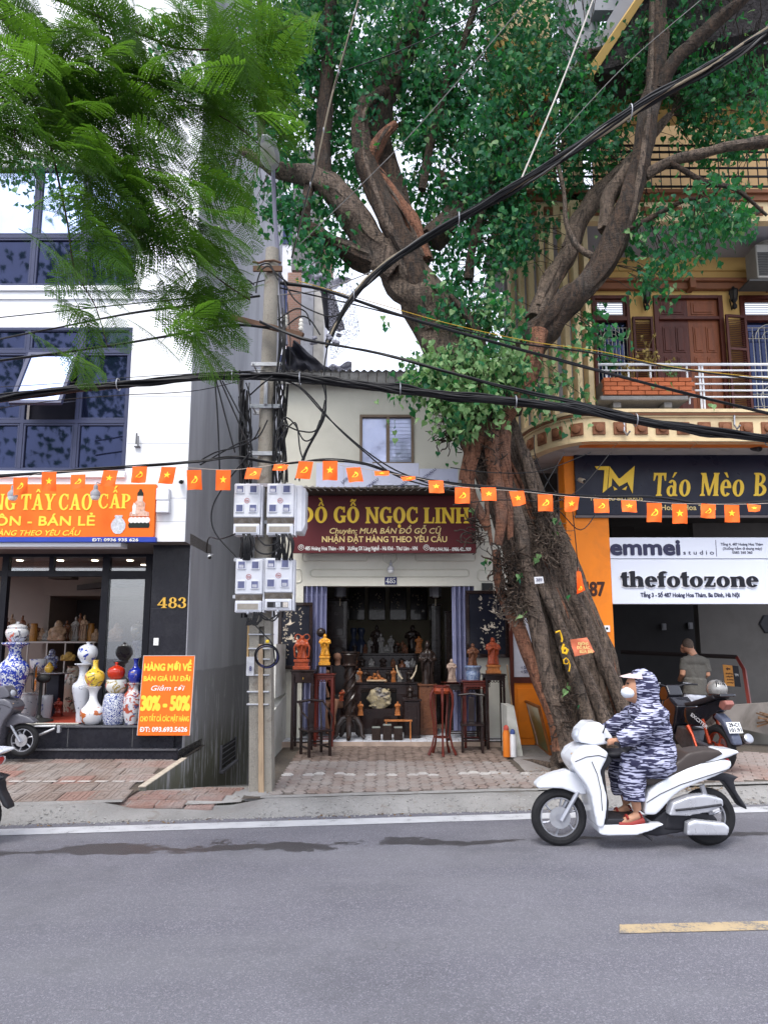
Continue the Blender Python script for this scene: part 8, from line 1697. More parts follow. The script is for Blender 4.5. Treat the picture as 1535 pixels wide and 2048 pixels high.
# lacquer panels with pearl birds
PEARL = mat('mother_of_pearl', (.56, .48, .38), .35, .3, 20)
def lacq(lab, px0, px1, py0, py1, Y, key, flip=False):
 a, b, c, d = rct(px0, px1, py0, py1, Y); T = thing('lacquer_panel', lab, 'picture panel', ((a+b)/2, Y, c)); m = MB(); e = .055; m.bb(a, b, Y-.02, Y+.03, d-e, d, .008); m.bb(a, b, Y-.02, Y+.03, c, c+e, .008); m.bb(a, a+e, Y-.02, Y+.03, c+e, d-e, .008); m.bb(b-e, b, Y-.02, Y+.03, c+e, d-e, .008); part('frame', m, MBK_, T, smooth=0)
 part('ground', MB().bb(a+e, b-e, Y, Y+.02, c+e, d-e), mat('black_lacquer_ground', (.010, .011, .018), .2), T, smooth=0); W, H = b-a, d-c; rg = random.Random(key); m = MB()
 def petal(x, z, r, an): m.prism([(x, z), (x+r*.5*cos(an+.5), z+r*.5*sin(an+.5)), (x+r*cos(an), z+r*sin(an)), (x+r*.5*cos(an-.5), z+r*.5*sin(an-.5))], Y-.004-rg.uniform(0, .002), Y-.0005)
 fx = (lambda u: b-u*W) if flip else (lambda u: a+u*W)
 for x, z, n, sx, sz in ((.72, .84, 16, .10, .05), (.36, .80, 16, .03, .12), (.80, .55, 22, .05, .12), (.62, .46, 22, .12, .04), (.40, .30, 16, .04, .09), (.74, .28, 8, .03, .06)):
  for k in range(n): px_, pz_ = fx(x+rg.gauss(0, sx)), c+(z+rg.gauss(0, sz))*H; a0 = rg.uniform(0, 6); [petal(px_, pz_, .017, a0+1.57*j) for j in range(3)]
 part('pearl_blossom', m, PEARL, T, smooth=0, kind='stuff')
 for x, z, k_ in ((.64, .68, 1), (.60, .46, .9), (.44, .42, .9)):
  m = MB(); s_ = .055*k_; x = fx(x); z = c+z*H; sg = -1 if flip else 1; m.prism([(x-sg*1.3*s_, z+.5*s_), (x-sg*.3*s_, z+.2*s_), (x+sg*.2*s_, z+1.5*s_), (x+sg*.5*s_, z+.3*s_), (x+sg*1.6*s_, z-.4*s_), (x+sg*.2*s_, z-.5*s_)], Y-.005, Y-.0005); part('pearl_bird', m, PEARL, T, smooth=0)
lacq('black lacquer panel with pearl birds leaning on the right wall of the wood shop', 931, 1016, 1181, 1315, 10.98, 3); lacq('black lacquer panel with a flying pearl bird, half hidden behind the pole', 556, 625, 1205, 1338, 10.98, 9, True)
for k, (x0, x1) in enumerate(((698, 729), (737, 770), (779, 812), (820, 853))):
 a, b, c, d = rct(x0, x1, 1150, 1240, 15.05); T = thing('wall_panel', 'dark inlaid wall panel inside the wood shop, %s of the four from the left' % ORD[k], 'picture panel', ((a+b)/2, 15.05, c)); part('panel', MB().bb(a, b, 15.05, 15.1, c, d, .01), MBK_, T, smooth=0); m = MB(); rg = random.Random(k)
 for j in range(14): x, z = (a+b)/2+rg.gauss(0, .06), c+(d-c)*rg.uniform(.18, .6); m.box((x, 15.045, z), (rg.uniform(.01, .03), .004, rg.uniform(.01, .05)), Matrix.Rotation(rg.uniform(-1, 1), 3, 'Y'))
 part('inlay', m, mat('dim_pearl', (.30, .24, .15), .4), T, smooth=0, kind='stuff')
# dark interior furniture
def dbox(nm, lab, cat, px0, px1, py0, py1, Y, d, m, floor=True, rows=3):
 a, b, c, e = rct(px0, px1, py0, py1, Y); c = flz(Y) if floor else c; T = thing(nm, lab, cat, ((a+b)/2, Y, c)); part('body', MB().bb(a, b, Y, Y+d, c, e, .01), m, T, smooth=0); part('cornice', MB().bb(a-.02, b+.02, Y-.02, Y+d, e, e+.03, .006), m, T, smooth=0)
 for k in range(rows): z0 = c+(e-c)*(k+.08)/rows; z1 = c+(e-c)*(k+.92)/rows; f = MB(); panel(f, a+(b-a)*.06, b-(b-a)*.06, z0, z1, Y-.012, .012, .01); part('panel', f, m, T, smooth=0)
 return T, e+.03
dbox('cupboard', 'tall dark cupboard at the left inside the wood shop', 'cupboard', 652, 694, 1200, 1345, 12.4, .6, MBK_); dbox('tall_cabinet', 'tall black carved cabinet at the right inside the wood shop', 'cabinet', 862, 882, 1210, 1380, 13.0, .5, MBK_); dbox('folding_screen', 'black carved screen beside the right folding gate', 'screen', 893, 907, 1225, 1400, 12.0, .4, WD)
T, zA = dbox('altar_cabinet', 'long black altar cabinet in the middle of the wood shop', 'cabinet', 676, 836, 1368, 1440, 11.75, .6, MBK_, rows=1)
a, b, c, d = rct(722, 792, 1376, 1424, 11.73); part('niche', MB().bb(a, b, 11.715, 11.73, c, d, .004), mat('niche_dark', (.006, .005, .005), .8), T, smooth=0); m = MB()
for k in range(16): x = a+(b-a)*(k+.5)/16; m.torus((x, 11.712, d-.02-.03*abs(k-7.5)/7.5), .022, .006, 10, 4, 'y')
part('carved_edge', m, WD, T, kind='stuff'); T2, zB = dbox('altar_step', 'upper black step on the altar cabinet', 'shelf', 690, 828, 1338, 1366, 12.05, .45, MBK_, False, 1); T3, zC = dbox('altar_step', 'topmost black step behind the white jade buddha', 'shelf', 700, 835, 1310, 1336, 12.5, .4, MBK_, False, 1)
MBL2 = mat('boulder_glaze', (.34, .28, .17), .4, .5, 16, .5, 20, dirt=1., dcol=(.035, .06, .14), ds=7)
c = P(759, 1395, 11.55); g = MB(); g.ball(c+V((0, 0, -.02)), (.20, .06, .19), 28, 16); rg = random.Random(2); g.v = [tuple(V(p)+(V(p)-c)*.22*noise.noise(V(p)*11)) for p in g.v]
for k in range(16): g.ball(c+V((rg.uniform(-.16, .16), -.045, rg.uniform(-.14, .15))), (rg.uniform(.02, .05), .03, rg.uniform(.012, .03)), 8, 5)
solo('carved_boulder', remesh(g, .008, 1, .4, (0, 0, 0), 'carved_boulder', MBL2), MBL2, 'cream and blue carved boulder scene in the niche of the altar cabinet', 'carving'); solo('niche_shelf', MB().bb(c.x-.3, c.x+.3, 11.5, 11.7, flz(11.5), PZ(1417, 11.5), .01), MBK_, 'low black bench under the cream and blue boulder', 'bench', smooth=0)
for lab, px, y0, y1, Y, w_, m_, b_ in (('small red wood figure beside the twisted pedestal', 683.5, 1380, 1402, 11.4, 10, WR, .25), ('small orange wood fisherman left of the boulder', 721, 1403, 1431, 11.1, 10, WO, .2), ('small orange wood sage right of the boulder', 794.5, 1403, 1431, 11.1, 10, WO, .25), ('little orange figure on the altar cabinet, left of the mountain carving', 718.5, 1337, 1364, 11.9, 10, WO, .1), ('little orange figure on the altar cabinet, right of the mountain carving', 786.5, 1336, 1364, 11.9, 9, WO, .1),
 ('white jade buddha on the upper altar step', 813.5, 1321, 1338, 12.2, 10, WW, .2), ('grey robed figure at the back, left of the pair with white faces', 740, 1276, 1310, 12.7, 11, WG, .05), ('grey robed figure at the back with tall cap, middle of three', 762, 1267, 1310, 12.65, 12, WG, .05), ('grey robed figure at the back, right of three', 781, 1271, 1310, 12.7, 12, WG, .08), ('black robed official with a pink face behind the grey figures', 754, 1250, 1310, 12.85, 20, WD, .0),
 ('amber wood figure standing at the right on the top step', 837, 1272, 1323, 12.6, 13, WO, .3), ('small brown figure pair on the top step, left one', 794, 1282, 1303, 12.8, 8, WBr, .2), ('small brown figure pair on the top step, right one', 805, 1281, 1303, 12.8, 8, WBr, .2), ('brown figure before the drum table at the left', 711, 1316, 1336, 12.1, 7, WBr, .1), ('dark horned carving rising behind the altar steps', 826, 1250, 1310, 13.2, 26, WD, 0)): figure(lab, px, y0, y1, Y, w_, m_, {12.2: zB, 12.7: zC, 12.65: zC, 12.85: zC, 12.6: zC, 12.8: zC}.get(Y), b_, None, int(px) % 7)
figure('tall glossy black wood figure with flowing robe at the right of the altar', 856, 1281, 1372, 11.5, 30, WD, flz(11)+.72, 0, None, 5); dbox('drum_stand', 'brown drum shaped stand under the tall black figure', 'stand', 838, 872, 1372, 1440, 11.4, .4, WBr, True, 1)
g = MB(); rg = random.Random(6); c = P(753, 1352, 11.75)
for k in range(44): u = rg.uniform(-1, 1); g.ball(c+V((u*.155, rg.uniform(-.05, .0), -.07+rg.uniform(0, .13)*(1-abs(u+.15)))), rg.uniform(.012, .026), 7, 5)
solo('mountain_carving', g, WO, 'orange carved mountain of tiny figures in the centre of the altar top', 'carving'); part('plinth', MB().bb(c.x-.165, c.x+.165, 11.67, 11.8, c.z-.085, c.z-.06, .003), mat('cream_plinth', (.5, .38, .25), .5), bpy.data.objects['mountain_carving'], smooth=0)
for k in range(20):
 Y, zz = ((11.9, zA), (12.2, zB), (12.65, zC))[k % 3]; figure('small dark carving, %s from the left among those crowding the altar steps' % ORD[k], 692+k*7.1+rg.uniform(-3, 3), (1340, 1316, 1288)[k % 3], 1364, Y, rg.uniform(8, 14), (WD, WBr, WD, WG)[k % 4], zz, .15, None, k, style=('robe', 'buddha')[k % 2], nm='carving', cat='carving', group='dark carvings on the altar steps')
for s_, px in ((1, 799), (-1, 826)): g = MB().tube([P(px-s_*7, 1330, 11.7), P(px-s_*5, 1342, 11.7), P(px, 1352, 11.7), P(px+s_*5, 1358, 11.7)], [.008, .014, .017, .015], 9); solo('tusk_ornament', g, mat('ivory', (.60, .50, .36), .35), 'curved ivory coloured tusk on the altar, %s of the pair' % ('left' if s_ > 0 else 'right'), 'ornament')
solo('censer', MB().lathe([(.05, 0), (.07, .03), (.06, .08), (.03, .10), (.035, .13), (0, .15)], P(804, 1338, 12.15), 14), WBr, 'small reddish brown censer beside the white jade buddha', 'censer')
for px, w_, lab in ((707, 11, 'dark blue black vase at the back left, wide shouldered'), (722, 13, 'tall dark blue black vase at the back left, beside the cupboard')): vase('dark_vase', lab, px, 1250, 1310, 12.9, [(w_*.7, 1345), (w_*.95, 1310), (w_, 1280), (w_*.8, 1262), (w_*.35, 1256), (w_*.6, 1249), (w_*.5, 1249)], mat('ink_glaze', (.022, .028, .05), .15, .3), flz(12)+.5);
T, z = dbox('chest', 'low dark chest under the two dark vases', 'chest', 694, 734, 1345, 1400, 12.7, .5, MBK_, True, 2)
# twisted dragon pedestal
c = P(699, 1380, 10.95); z0 = flz(10.95); zt_ = PZ(1303, 10.95); T = thing('twisted_pedestal', 'black twisted dragon pedestal on scrolled feet inside the shop opening', 'pedestal', (c.x, 10.95, z0)); part('drum', MB().lathe([(.10, -.24), (.13, -.22), (.10, -.19), (.12, -.10), (.15, -.05), (.14, -.03), (.16, -.015), (.16, 0), (0, 0)], (c.x, 10.95, zt_), 22), WD, T)
g = MB(); z1 = PZ(1432, 10.95); g.lathe([(.07, z1), (.075, (z1+zt_)/2), (.065, zt_-.2)], (c.x, 10.95, 0), 16)
for k in range(3): g.tube([V((c.x+.078*cos(t*.35+2.1*k), 10.95+.078*sin(t*.35+2.1*k), z1+(zt_-.22-z1)*t/26)) for t in range(27)], [.028-.012*abs(t/13-1) for t in range(27)], 7)
part('dragon_column', g, WD, T); part('collar', MB().lathe([(.09, -.015), (.10, 0), (.09, .015)], (c.x, 10.95, z1), 20), WD, T)
for k in range(5): a = -pi/2+2*pi*k/5; part('foot', MB().tube([V((c.x+r_*cos(a), 10.95+r_*sin(a), z0+h_)) for r_, h_ in ((.05, z1-z0-.02), (.12, z1-z0-.04), (.19, (z1-z0)*.6), (.21, .06), (.26, .025))], [.05, .05, .045, .035, .03], 8), WD, T)
dbox('small_cabinet', 'small dark stand with lattice apron right of the orange sage', 'stand', 807, 840, 1402, 1450, 11.0, .35, MBK_, True, 1); vase('stone_lantern', 'little dark pagoda lantern on the small dark stand', 820, 1370, 1400, 11.15, [(6, 1400), (4, 1396), (5, 1393), (4.5, 1384), (7, 1382), (5, 1377), (2, 1374), (0, 1371)], WD, None, 'lantern')
c = P(797, 1441, 10.9); z0 = flz(10.9); a, b = P(768, 1441, 10.9).x, P(824, 1441, 10.9).x; T = thing('small_table', 'tiny orange wooden trestle table on the white tiles', 'table', (c.x, 10.9, z0)); z1 = PZ(1440, 10.9); part('top', MB().bb(a, b, 10.85, 11.0, z1-.02, z1, .004), WO, T, smooth=0); leg4(T, a+.02, b-.02, 10.86, 10.99, z0, z1-.02, .010, WO)
T = thing('triple_stool', 'black carved triple display stool on the white tiles', 'stool', P(774, 1466, 10.85))
for k, px in enumerate((752, 774, 796)): a, b, cc, d = rct(px-9, px+9, 1449 if k == 1 else 1454, 1467, 10.8); part('block', MB().bb(a, b, 10.78, 10.92, flz(10.8), d-.02, .01), WD, T, smooth=0); part('pale_top', MB().bb(a+.005, b-.005, 10.785, 10.915, d-.02, d, .008), mat('pale_jade', (.22, .24, .22), .3), T, smooth=0)
for px, l in ((680, 'left'), (870, 'right')):
 c = P(px, 1184, 12.0); T = thing('hanging_lantern', 'dark wooden palace lantern hung inside the shop, %s of two' % l, 'lantern', c); part('frame', MB().lathe([(.06, -.12), (.10, -.10), (.10, .10), (.13, .12), (.05, .16)], c, 6), MBK_, T, smooth=0); part('glass', MB().lathe([(.101, -.08), (.101, .08)], c, 6), mat('lantern_glass', (.18, .18, .2), .3), T, smooth=0); part('tassel', MB().tube([c+V((0, 0, -.12)), c+V((0, 0, -.24))], .008, 5), mat('tassel_pale', (.45, .38, .28), .8), T)
# clutter by the tree: bottles, stone block, stick, leaning painting
def bottle(px, py0, py1, wpx, col, cap, lab): Y = 9.75; c = P(px, py1, Y); r_ = wpx*Y/F/2; z0 = zp(Y)+.02; h = PZ(py0, Y)-z0; T = thing('plastic_tub', lab, 'tub', (c.x, Y, z0)); part('body', MB().lathe([(r_*.95, 0), (r_, .02), (r_, h*.88), (r_*.8, h*.95), (r_*.8, h)], (c.x, Y, z0), 18), mat('tub_'+lab.split()[0], col, .4, .1, dirt=.2), T); part('rag', MB().ball((c.x, Y, z0+h+.02), (r_*.8, r_*.8, .05), 9, 6), mat('rag_'+lab.split()[0], cap, .8, .4, 30), T)
bottle(1012, 1460, 1488, 14, (.62, .17, .02), (.45, .08, .06), 'orange and white plastic tub with a red rag, by the low stone'); bottle(1025, 1468, 1491, 13, (.66, .66, .68), (.06, .09, .25), 'white plastic tub with a blue rag, by the low stone')
m = MB(); Y = 9.9; a, b = P(1014, 1450, Y).x, P(1046, 1450, Y).x; taper(m, a, b, a+.0, a+.10, Y, Y+.5, .1, PZ(1412, Y)); solo('stone_block', m, MOLD, 'low sloped white stone block beside the plastic tubs', 'stone block', smooth=0)
solo('pole_stick', MB().tube([P(1025, 1430, 10.3), P(1013, 1330, 10.8)], .012, 6), mat('bamboo_pole', (.30, .20, .12), .7), 'thin bamboo stick leaning on the wall beside the dark stand', 'stick')
def paint_mat():
 t = NT('landscape_painting'); co = t.tc.outputs['Object']; x, y, z = t.sep()[0:3]; n = t.noise(7, 6, co, .7, .8)
 c = t.mix(t.mapr(t.math('ADD', z, t.math('MULTIPLY', n, .25)), .55, .75), (.14, .15, .05), (.66, .64, .46)); c = t.mix(t.mapr(t.math('ADD', t.math('ABSOLUTE', t.math('SUBTRACT', x, t.math('MULTIPLY', t.math('SINE', t.math('MULTIPLY', z, 9.)), .05))), t.math('MULTIPLY', n, .10)), .11, .07), c, (.62, .68, .82))
 c = t.mix(t.mapr(t.math('ADD', x, t.math('MULTIPLY', n, .3)), .04, -.02), c, (.035, .055, .015)); c = t.mix(t.mapr(t.noise(13, 4, co), .6, .68, 0, .7), c, (.28, .12, .03)); t.col(c); t.b.inputs['Roughness'].default_value = .4; return t.m
Y0 = 9.0; A = G(1054, 1478, zp(9.2)+.02); Bp = G(1101, 1512, zp(9.2)+.02); ux = (Bp-A); Wd = ux.length; ex = ux.normalized(); lean = radians(12); bk = V((ex.y, -ex.x, 0)); bk = bk if bk.y > 0 else -bk; ez = (V((0, 0, 1))*cos(lean)+bk*sin(lean)).normalized(); ey = ez.cross(ex); ey = ey if ey.y > 0 else -ey; Hh = .70
PT_ = thing('leaning_painting', 'framed waterfall landscape painting leaning against the bodhi roots', 'painting', (0, 0, 0)); PT_.matrix_world = Matrix(((ex.x, ey.x, ez.x, A.x), (ex.y, ey.y, ez.y, A.y), (ex.z, ey.z, ez.z, A.z), (0, 0, 0, 1)))
m = MB(); e = .035; m.bb(0, Wd, -.02, .02, 0, e, .004); m.bb(0, Wd, -.02, .02, Hh-e, Hh, .004); m.bb(0, e, -.02, .02, e, Hh-e, .004); m.bb(Wd-e, Wd, -.02, .02, e, Hh-e, .004); part('frame', m, mat('gilt_brown_frame', (.22, .075, .02), .4, .3, 20), PT_, smooth=0, local=True)
o = part('canvas', MB().bb(-Wd/2+e, Wd/2-e, -.004, .004, e, Hh-e), paint_mat(), PT_, smooth=0, local=True); o.location = (Wd/2, 0, 0)

# ================================================================== PEOPLE AND TWO-WHEELERS
MSK = mat('skin', (.42, .22, .14), .5, .08, 20); MHR = mat('short_hair', (.02, .018, .018), .8, .3, 60, .5, 200); MTY = mat('tyre_rubber', (.015, .015, .017), .75, .2, 20, .2, 60); MRM = mat('alloy_rim', (.38, .39, .43), .32, metal=.7); MWP = mat('white_scooter_paint', (.66, .68, .73), .22, .03, 2, coat=.6); MBP = mat('black_bike_paint', (.012, .012, .017), .15, .2, 3, coat=.8); MBK2 = mat('black_bike_plastic', (.022, .022, .027), .5, .2, 8); MGP = mat('grey_scooter_paint', (.10, .10, .12), .3, .05, coat=.3); MSV = mat('silver_cover', (.50, .51, .55), .3, metal=.5); MRD2 = mat('brake_light_red', (.45, .03, .03), .2); MBS = mat('brown_seat', (.055, .045, .042), .45)
def rp(mp, pts, y0, y1, vox=.012, it=6, m=None, nm='panel', nar=None):
 q = [mp(a, b, 0) for a, b in pts]; Y = q[0].y; g = MB().prism([(p.x, p.z) for p in q], Y+y0, Y+y1)
 me = remesh(g, vox, it, .5, (0, 0, 0), nm, m)
 if nar:
  ym = Y+(y0+y1)/2
  for v in me.vertices: v.co.y = ym+(v.co.y-ym)*nar(v.co)
 return me
def addp(nm, me, T):
 off = OFF[T.name]
 for v in me.vertices: v.co -= off
 o = bpy.data.objects.new(nm, me); COL.objects.link(o); o.parent = T; OFF[o.name] = off; return o
def wheel(T, c, R, r, axis, spk=6, rimm=MRM, nm='wheel', rot=None, loc=False, disc=True):
 kw = dict(local=loc); k = lambda g: g
 W = part(nm, MB().torus(c, R-r, r, 40, 10, 'y', rot=rot), MTY, T, **kw); Z3 = rot or Matrix.Identity(3)
 if nm == 'wheel': W.name = 'wheel'
 g = MB(); g.torus(c, R-r*1.9, r*.32, 36, 6, 'y', rot=rot, sq=2.0); g.lathe([(0, -.045), (R*.16, -.045), (R*.18, 0), (R*.16, .045), (0, .045)], c, 16, 'y', rot=rot)
 part('rim', g, rimm, W, **kw); g = MB()
 for j in range(spk):
  a = 2*pi*j/spk+.3; g.tube([c+Z3 @ V((R*.12*cos(a), 0, R*.12*sin(a))), c+Z3 @ V((R*.45*cos(a+.10), -.012, R*.45*sin(a+.10))), c+Z3 @ V(((R-r*2)*cos(a+.02), 0, (R-r*2)*sin(a+.02)))], [.013, .009, .012], 6)
 part('spokes', g, rimm, W, kind='stuff', **kw)
 if disc: part('brake_disc', MB().lathe([(R*.26, -.04), (R*.38, -.04), (R*.38, -.043), (R*.26, -.043)], c, 28, 'y', rot=rot), MGV, W, **kw)
 return W
def scooter(lab, mp, paint, group=None, full=True):
 o = mp(760, 1215, 0); T = thing('scooter', lab, 'scooter', (o.x, o.y, max(0, o.z)), 0, group); s_ = abs((mp(1250, 1022, 0)-mp(283, 1022, 0)).length)/1.285; fc, rc = mp(283, 1022, 0), mp(1250, 1020, 0); R = (fc-mp(283, 1213, 0)).length
 wheel(T, fc, R, .042*s_, 'y'); wheel(T, rc, R, .05*s_, 'y', disc=False)
 def A(nm, pts, y0, y1, m, vox=.012, it=6, nar=None): addp(nm, rp(mp, pts, y0*s_, y1*s_, vox*s_, it, m, nm, nar), T)
 A('front_fender', [(120, 812), (165, 768), (250, 732), (330, 712), (395, 738), (440, 800), (452, 870), (400, 868), (300, 832), (200, 826), (140, 832)], -.075, .075, paint)
 zt = mp(0, 560, 0).z; zb_ = mp(0, 1050, 0).z
 A('front_shield', [(322, 634), (352, 578), (420, 540), (500, 540), (566, 585), (545, 640), (512, 700), (534, 790), (556, 870), (550, 970), (534, 1056), (494, 1060), (472, 960), (456, 870), (425, 795), (380, 735), (345, 690)], -.19, .19, paint, .014, 7)
 A('inner_panel', [(500, 590), (560, 590), (600, 640), (548, 700), (556, 800), (572, 900), (570, 1010), (535, 1040), (545, 900), (520, 780), (505, 690)], -.16, .16, MBK2, .014, 4)
 A('headlight_cowl', [(384, 512), (398, 450), (450, 398), (522, 398), (566, 436), (606, 492), (604, 532), (500, 545), (400, 528)], -.13, .13, paint)
 part('headlight', MB().ball(mp(405, 492, 0), (.05*s_, .085*s_, .06*s_), 14, 9), mat('lamp_glass', (.45, .48, .55), .08, metal=.3), T)
 for sd in (-1, 1): part('handlebar_grip', MB().cyl(mp(560, 505, sd*.14*s_), mp(600, 520, sd*.30*s_), .016*s_, n=10), MBK2, T); part('fork_leg', MB().cyl(mp(395, 850, sd*.06*s_), mp(290, 1040, sd*.06*s_), .020*s_, n=10), MRM, T); part('mirror_stem', MB().tube([mp(540, 470, sd*.12*s_), mp(545, 400, sd*.20*s_)], .006*s_, 6), MBK2, T)
 A('floor_panel', [(500, 1050), (640, 1046), (900, 1036), (925, 1042), (830, 1085), (740, 1112), (560, 1116), (510, 1104)], -.17, .17, paint, .012, 4); A('footboard', [(530, 1010), (800, 1006), (840, 1035), (530, 1048)], -.15, .15, MBK2, .012, 2)
 A('underframe', [(760, 1112), (860, 1040), (960, 960), (1060, 940), (1110, 1100), (1000, 1118), (900, 1135)], -.09, .09, MBK2, .014, 3); A('side_body', [(800, 985), (808, 900), (832, 835), (875, 795), (960, 745), (1080, 690), (1180, 655), (1290, 640), (1352, 640), (1362, 668), (1340, 700), (1250, 742), (1120, 792), (1030, 832), (970, 880), (905, 960), (868, 988)], -.15, .15, paint, .014, 7)
 A('seat', [(790, 745), (850, 735), (940, 700), (1030, 640), (1085, 592), (1180, 574), (1290, 576), (1310, 600), (1230, 640), (1080, 700), (960, 755), (860, 800), (810, 800)], -.135, .135, MBS, .014, 6); A('tail_cowl', [(1140, 672), (1210, 610), (1310, 572), (1400, 576), (1424, 590), (1370, 615), (1270, 650), (1180, 690)], -.12, .12, paint, .012, 5)
 A('tail_light', [(1325, 648), (1365, 632), (1378, 655), (1362, 690), (1330, 690)], -.07, .07, MRD2, .01, 3); A('rear_fender', [(1200, 760), (1300, 728), (1400, 745), (1440, 758), (1405, 778), (1425, 850), (1480, 935), (1500, 975), (1455, 950), (1390, 850), (1340, 785), (1240, 782)], -.06, .06, MBK2, .012, 3)
 A('air_box', [(950, 985), (975, 905), (1080, 865), (1180, 852), (1290, 878), (1300, 925), (1200, 965), (1060, 990)], -.17, -.05, MSV, .012, 4); A('exhaust', [(1060, 1108), (1062, 1030), (1110, 1010), (1300, 1030), (1330, 1060), (1320, 1108)], -.19, -.10, MSV, .012, 4); A('engine', [(940, 1090), (960, 980), (1240, 970), (1290, 1030), (1180, 1100)], -.10, .10, MBK2, .014, 3)
 for pts in ([(812, 905), (900, 850), (1030, 790), (1200, 735), (1345, 690)], [(350, 640), (420, 610), (500, 600), (545, 615)], [(455, 640), (490, 720), (512, 820), (522, 950)], [(1160, 655), (1250, 640), (1350, 612)]): yo = -.153 if pts[0][0] > 700 else -.192; part('panel_seam', MB().tube([mp(a, b, yo*s_) for a, b in pts], .0035*s_, 5), MBK2, T)
 part('indicator', MB().ball(mp(372, 600, -.12*s_), (.05*s_, .05*s_, .02*s_), 10, 6), mat('amber_lens', (.4, .3, .22), .15), T); part('side_stand', MB().tube([mp(800, 1110, -.08), mp(860, 1150, -.12)], .011*s_, 6), MBK2, T); part('air_box_trim', MB().tube([mp(990, 950, -.175*s_), mp(1130, 935, -.178*s_), mp(1280, 915, -.175*s_)], .010*s_, 6), MBK2, T)
 part('rear_shock', MB().tube([mp(1180, 800, -.11*s_), mp(1235, 985, -.11*s_)], .022*s_, 10, True, .6), MRM, T); return T
Y0 = G(1117, 1691).y
mpz = lambda zx, zy, dy: P(1030+zx/3.266, 1320+zy/3.266, Y0)+V((0, dy, 0))
SC = scooter('white step through scooter ridden leftwards along the road by the hooded rider', mpz, MWP)
# rider in a hooded sun coat
def coat_mat():
 t = NT('dashed_sun_coat'); co = t.tc.outputs['Object']; mp = t.n('Mapping', Vector=co); mp.inputs['Scale'].default_value = (10, 10, 80); n = t.noise(1., 2, mp.outputs[0], .45, .5)
 t.col(t.mix(t.mapr(n, .505, .545), (.014, .014, .048), (.40, .41, .56))); t.b.inputs['Roughness'].default_value = .85; t.bump(t.noise(9, 3, co), .5, .03); return t.m
MCT = coat_mat(); c = mpz(850, 650, 0); RD = thing('person', 'person in navy and white dashed hooded sun coat riding the white scooter', 'person', c)
def T3(g, pts, rs, n=12): g.tube([mpz(a, b, d) for a, b, d in pts], rs, n)
g = MB(); g.ball(mpz(800, 190, 0), (.115, .10, .14), 18, 12); g.ball(mpz(745, 215, 0), (.05, .07, .08), 12, 8); T3(g, [(820, 250, 0), (850, 330, 0)], [.06, .07]); g.ball(mpz(708, 182, 0), (.018, .016, .024), 8, 6)
for sd in (-1, 1):
 T3(g, [(850, 350, sd*.14), (760, 430, sd*.22), (650, 490, sd*.26), (590, 508, sd*.24)], [.05, .045, .036, .028]); T3(g, [(940, 660, sd*.09), (700, 640, sd*.13), (740, 850, sd*.13), (760, 960, sd*.13)], [.09, .08, .05, .036])
 g.ball(mpz(572, 508, sd*.24), (.045, .03, .03), 10, 8); T3(g, [(770, 985, sd*.13), (700, 1020, sd*.13), (650, 1035, sd*.13)], [.036, .034, .024])
 for k in range(4): T3(g, [(572, 500+k*6, sd*.24-.02+.0*k), (548, 502+k*7, sd*.24-.03), (545, 520+k*5, sd*.24+.01)], [.010, .009, .007], 6)
 T3(g, [(585, 515, sd*.22), (570, 530, sd*.20), (556, 532, sd*.20)], [.011, .009, .007], 6)
T3(g, [(860, 350, 0), (900, 500, 0), (940, 650, 0)], [.13, .13, .14]); addp('body', remesh(g, .009, 2, .5, (0, 0, 0), 'body', MSK), RD)
g = MB(); g.ball(mpz(822, 180, 0), (.150, .145, .175), 20, 14); g.ball(mpz(838, 250, 0), (.135, .14, .14), 16, 10); g.ball(mpz(868, 350, 0), (.17, .23, .12), 16, 10); g.ball(mpz(878, 470, 0), (.185, .21, .20), 18, 12); g.ball(mpz(905, 600, 0), (.195, .20, .18), 18, 12); g.ball(mpz(915, 690, 0), (.19, .19, .09), 16, 10)
for sd in (-1, 1): T3(g, [(855, 340, sd*.16), (760, 430, sd*.24), (670, 478, sd*.28), (606, 500, sd*.26)], [.105, .09, .075, .06]); T3(g, [(930, 660, sd*.10), (820, 650, sd*.13), (715, 665, sd*.14), (722, 760, sd*.14), (738, 890, sd*.14)], [.13, .13, .12, .11, .10], 14)
me = remesh(g, .012, 2, .5, (0, 0, 0), 'hooded_coat', MCT); cut = mpz(722, 215, 0)
for v in me.vertices:      # folds, hem, and the hood drawn back from the face
 n3 = noise.noise(v.co*9)*.016+noise.noise(V((v.co.x*24+v.co.z*9, v.co.y*14, v.co.z*6)))*.013; v.co += v.normal*n3
 if v.co.z > cut.z-.12 and v.co.x < mpz(765, 0, 0).x: v.co.x = mpz(765, 0, 0).x+(v.co.x-mpz(765, 0, 0).x)*.25
addp('hooded_coat', me, RD)
part('visor', MB().add([mpz(680, 104, 0), mpz(790, 86, -.12), mpz(790, 86, .12), mpz(690, 112, -.06), mpz(690, 112, .06), mpz(795, 120, -.13), mpz(795, 120, .13)], [(0, 1, 2), (3, 5, 1, 0), (4, 0, 2, 6), (3, 4, 6, 5), (0, 4, 3)]), mat('pink_white_visor', (.62, .50, .50), .4), RD, smooth=0)
g = MB(); g.ball(mpz(738, 212, 0), (.066, .086, .056), 14, 8); part('face_mask', g, mat('white_mask', (.66, .70, .76), .7), RD); g = MB()
for sd in (-1, 1): g.ball(mpz(722, 150, sd*.035), (.012, .018, .008), 8, 5)
part('eye', g, MHR, RD)
MSN = mat('red_sandal', (.25, .035, .03), .5)
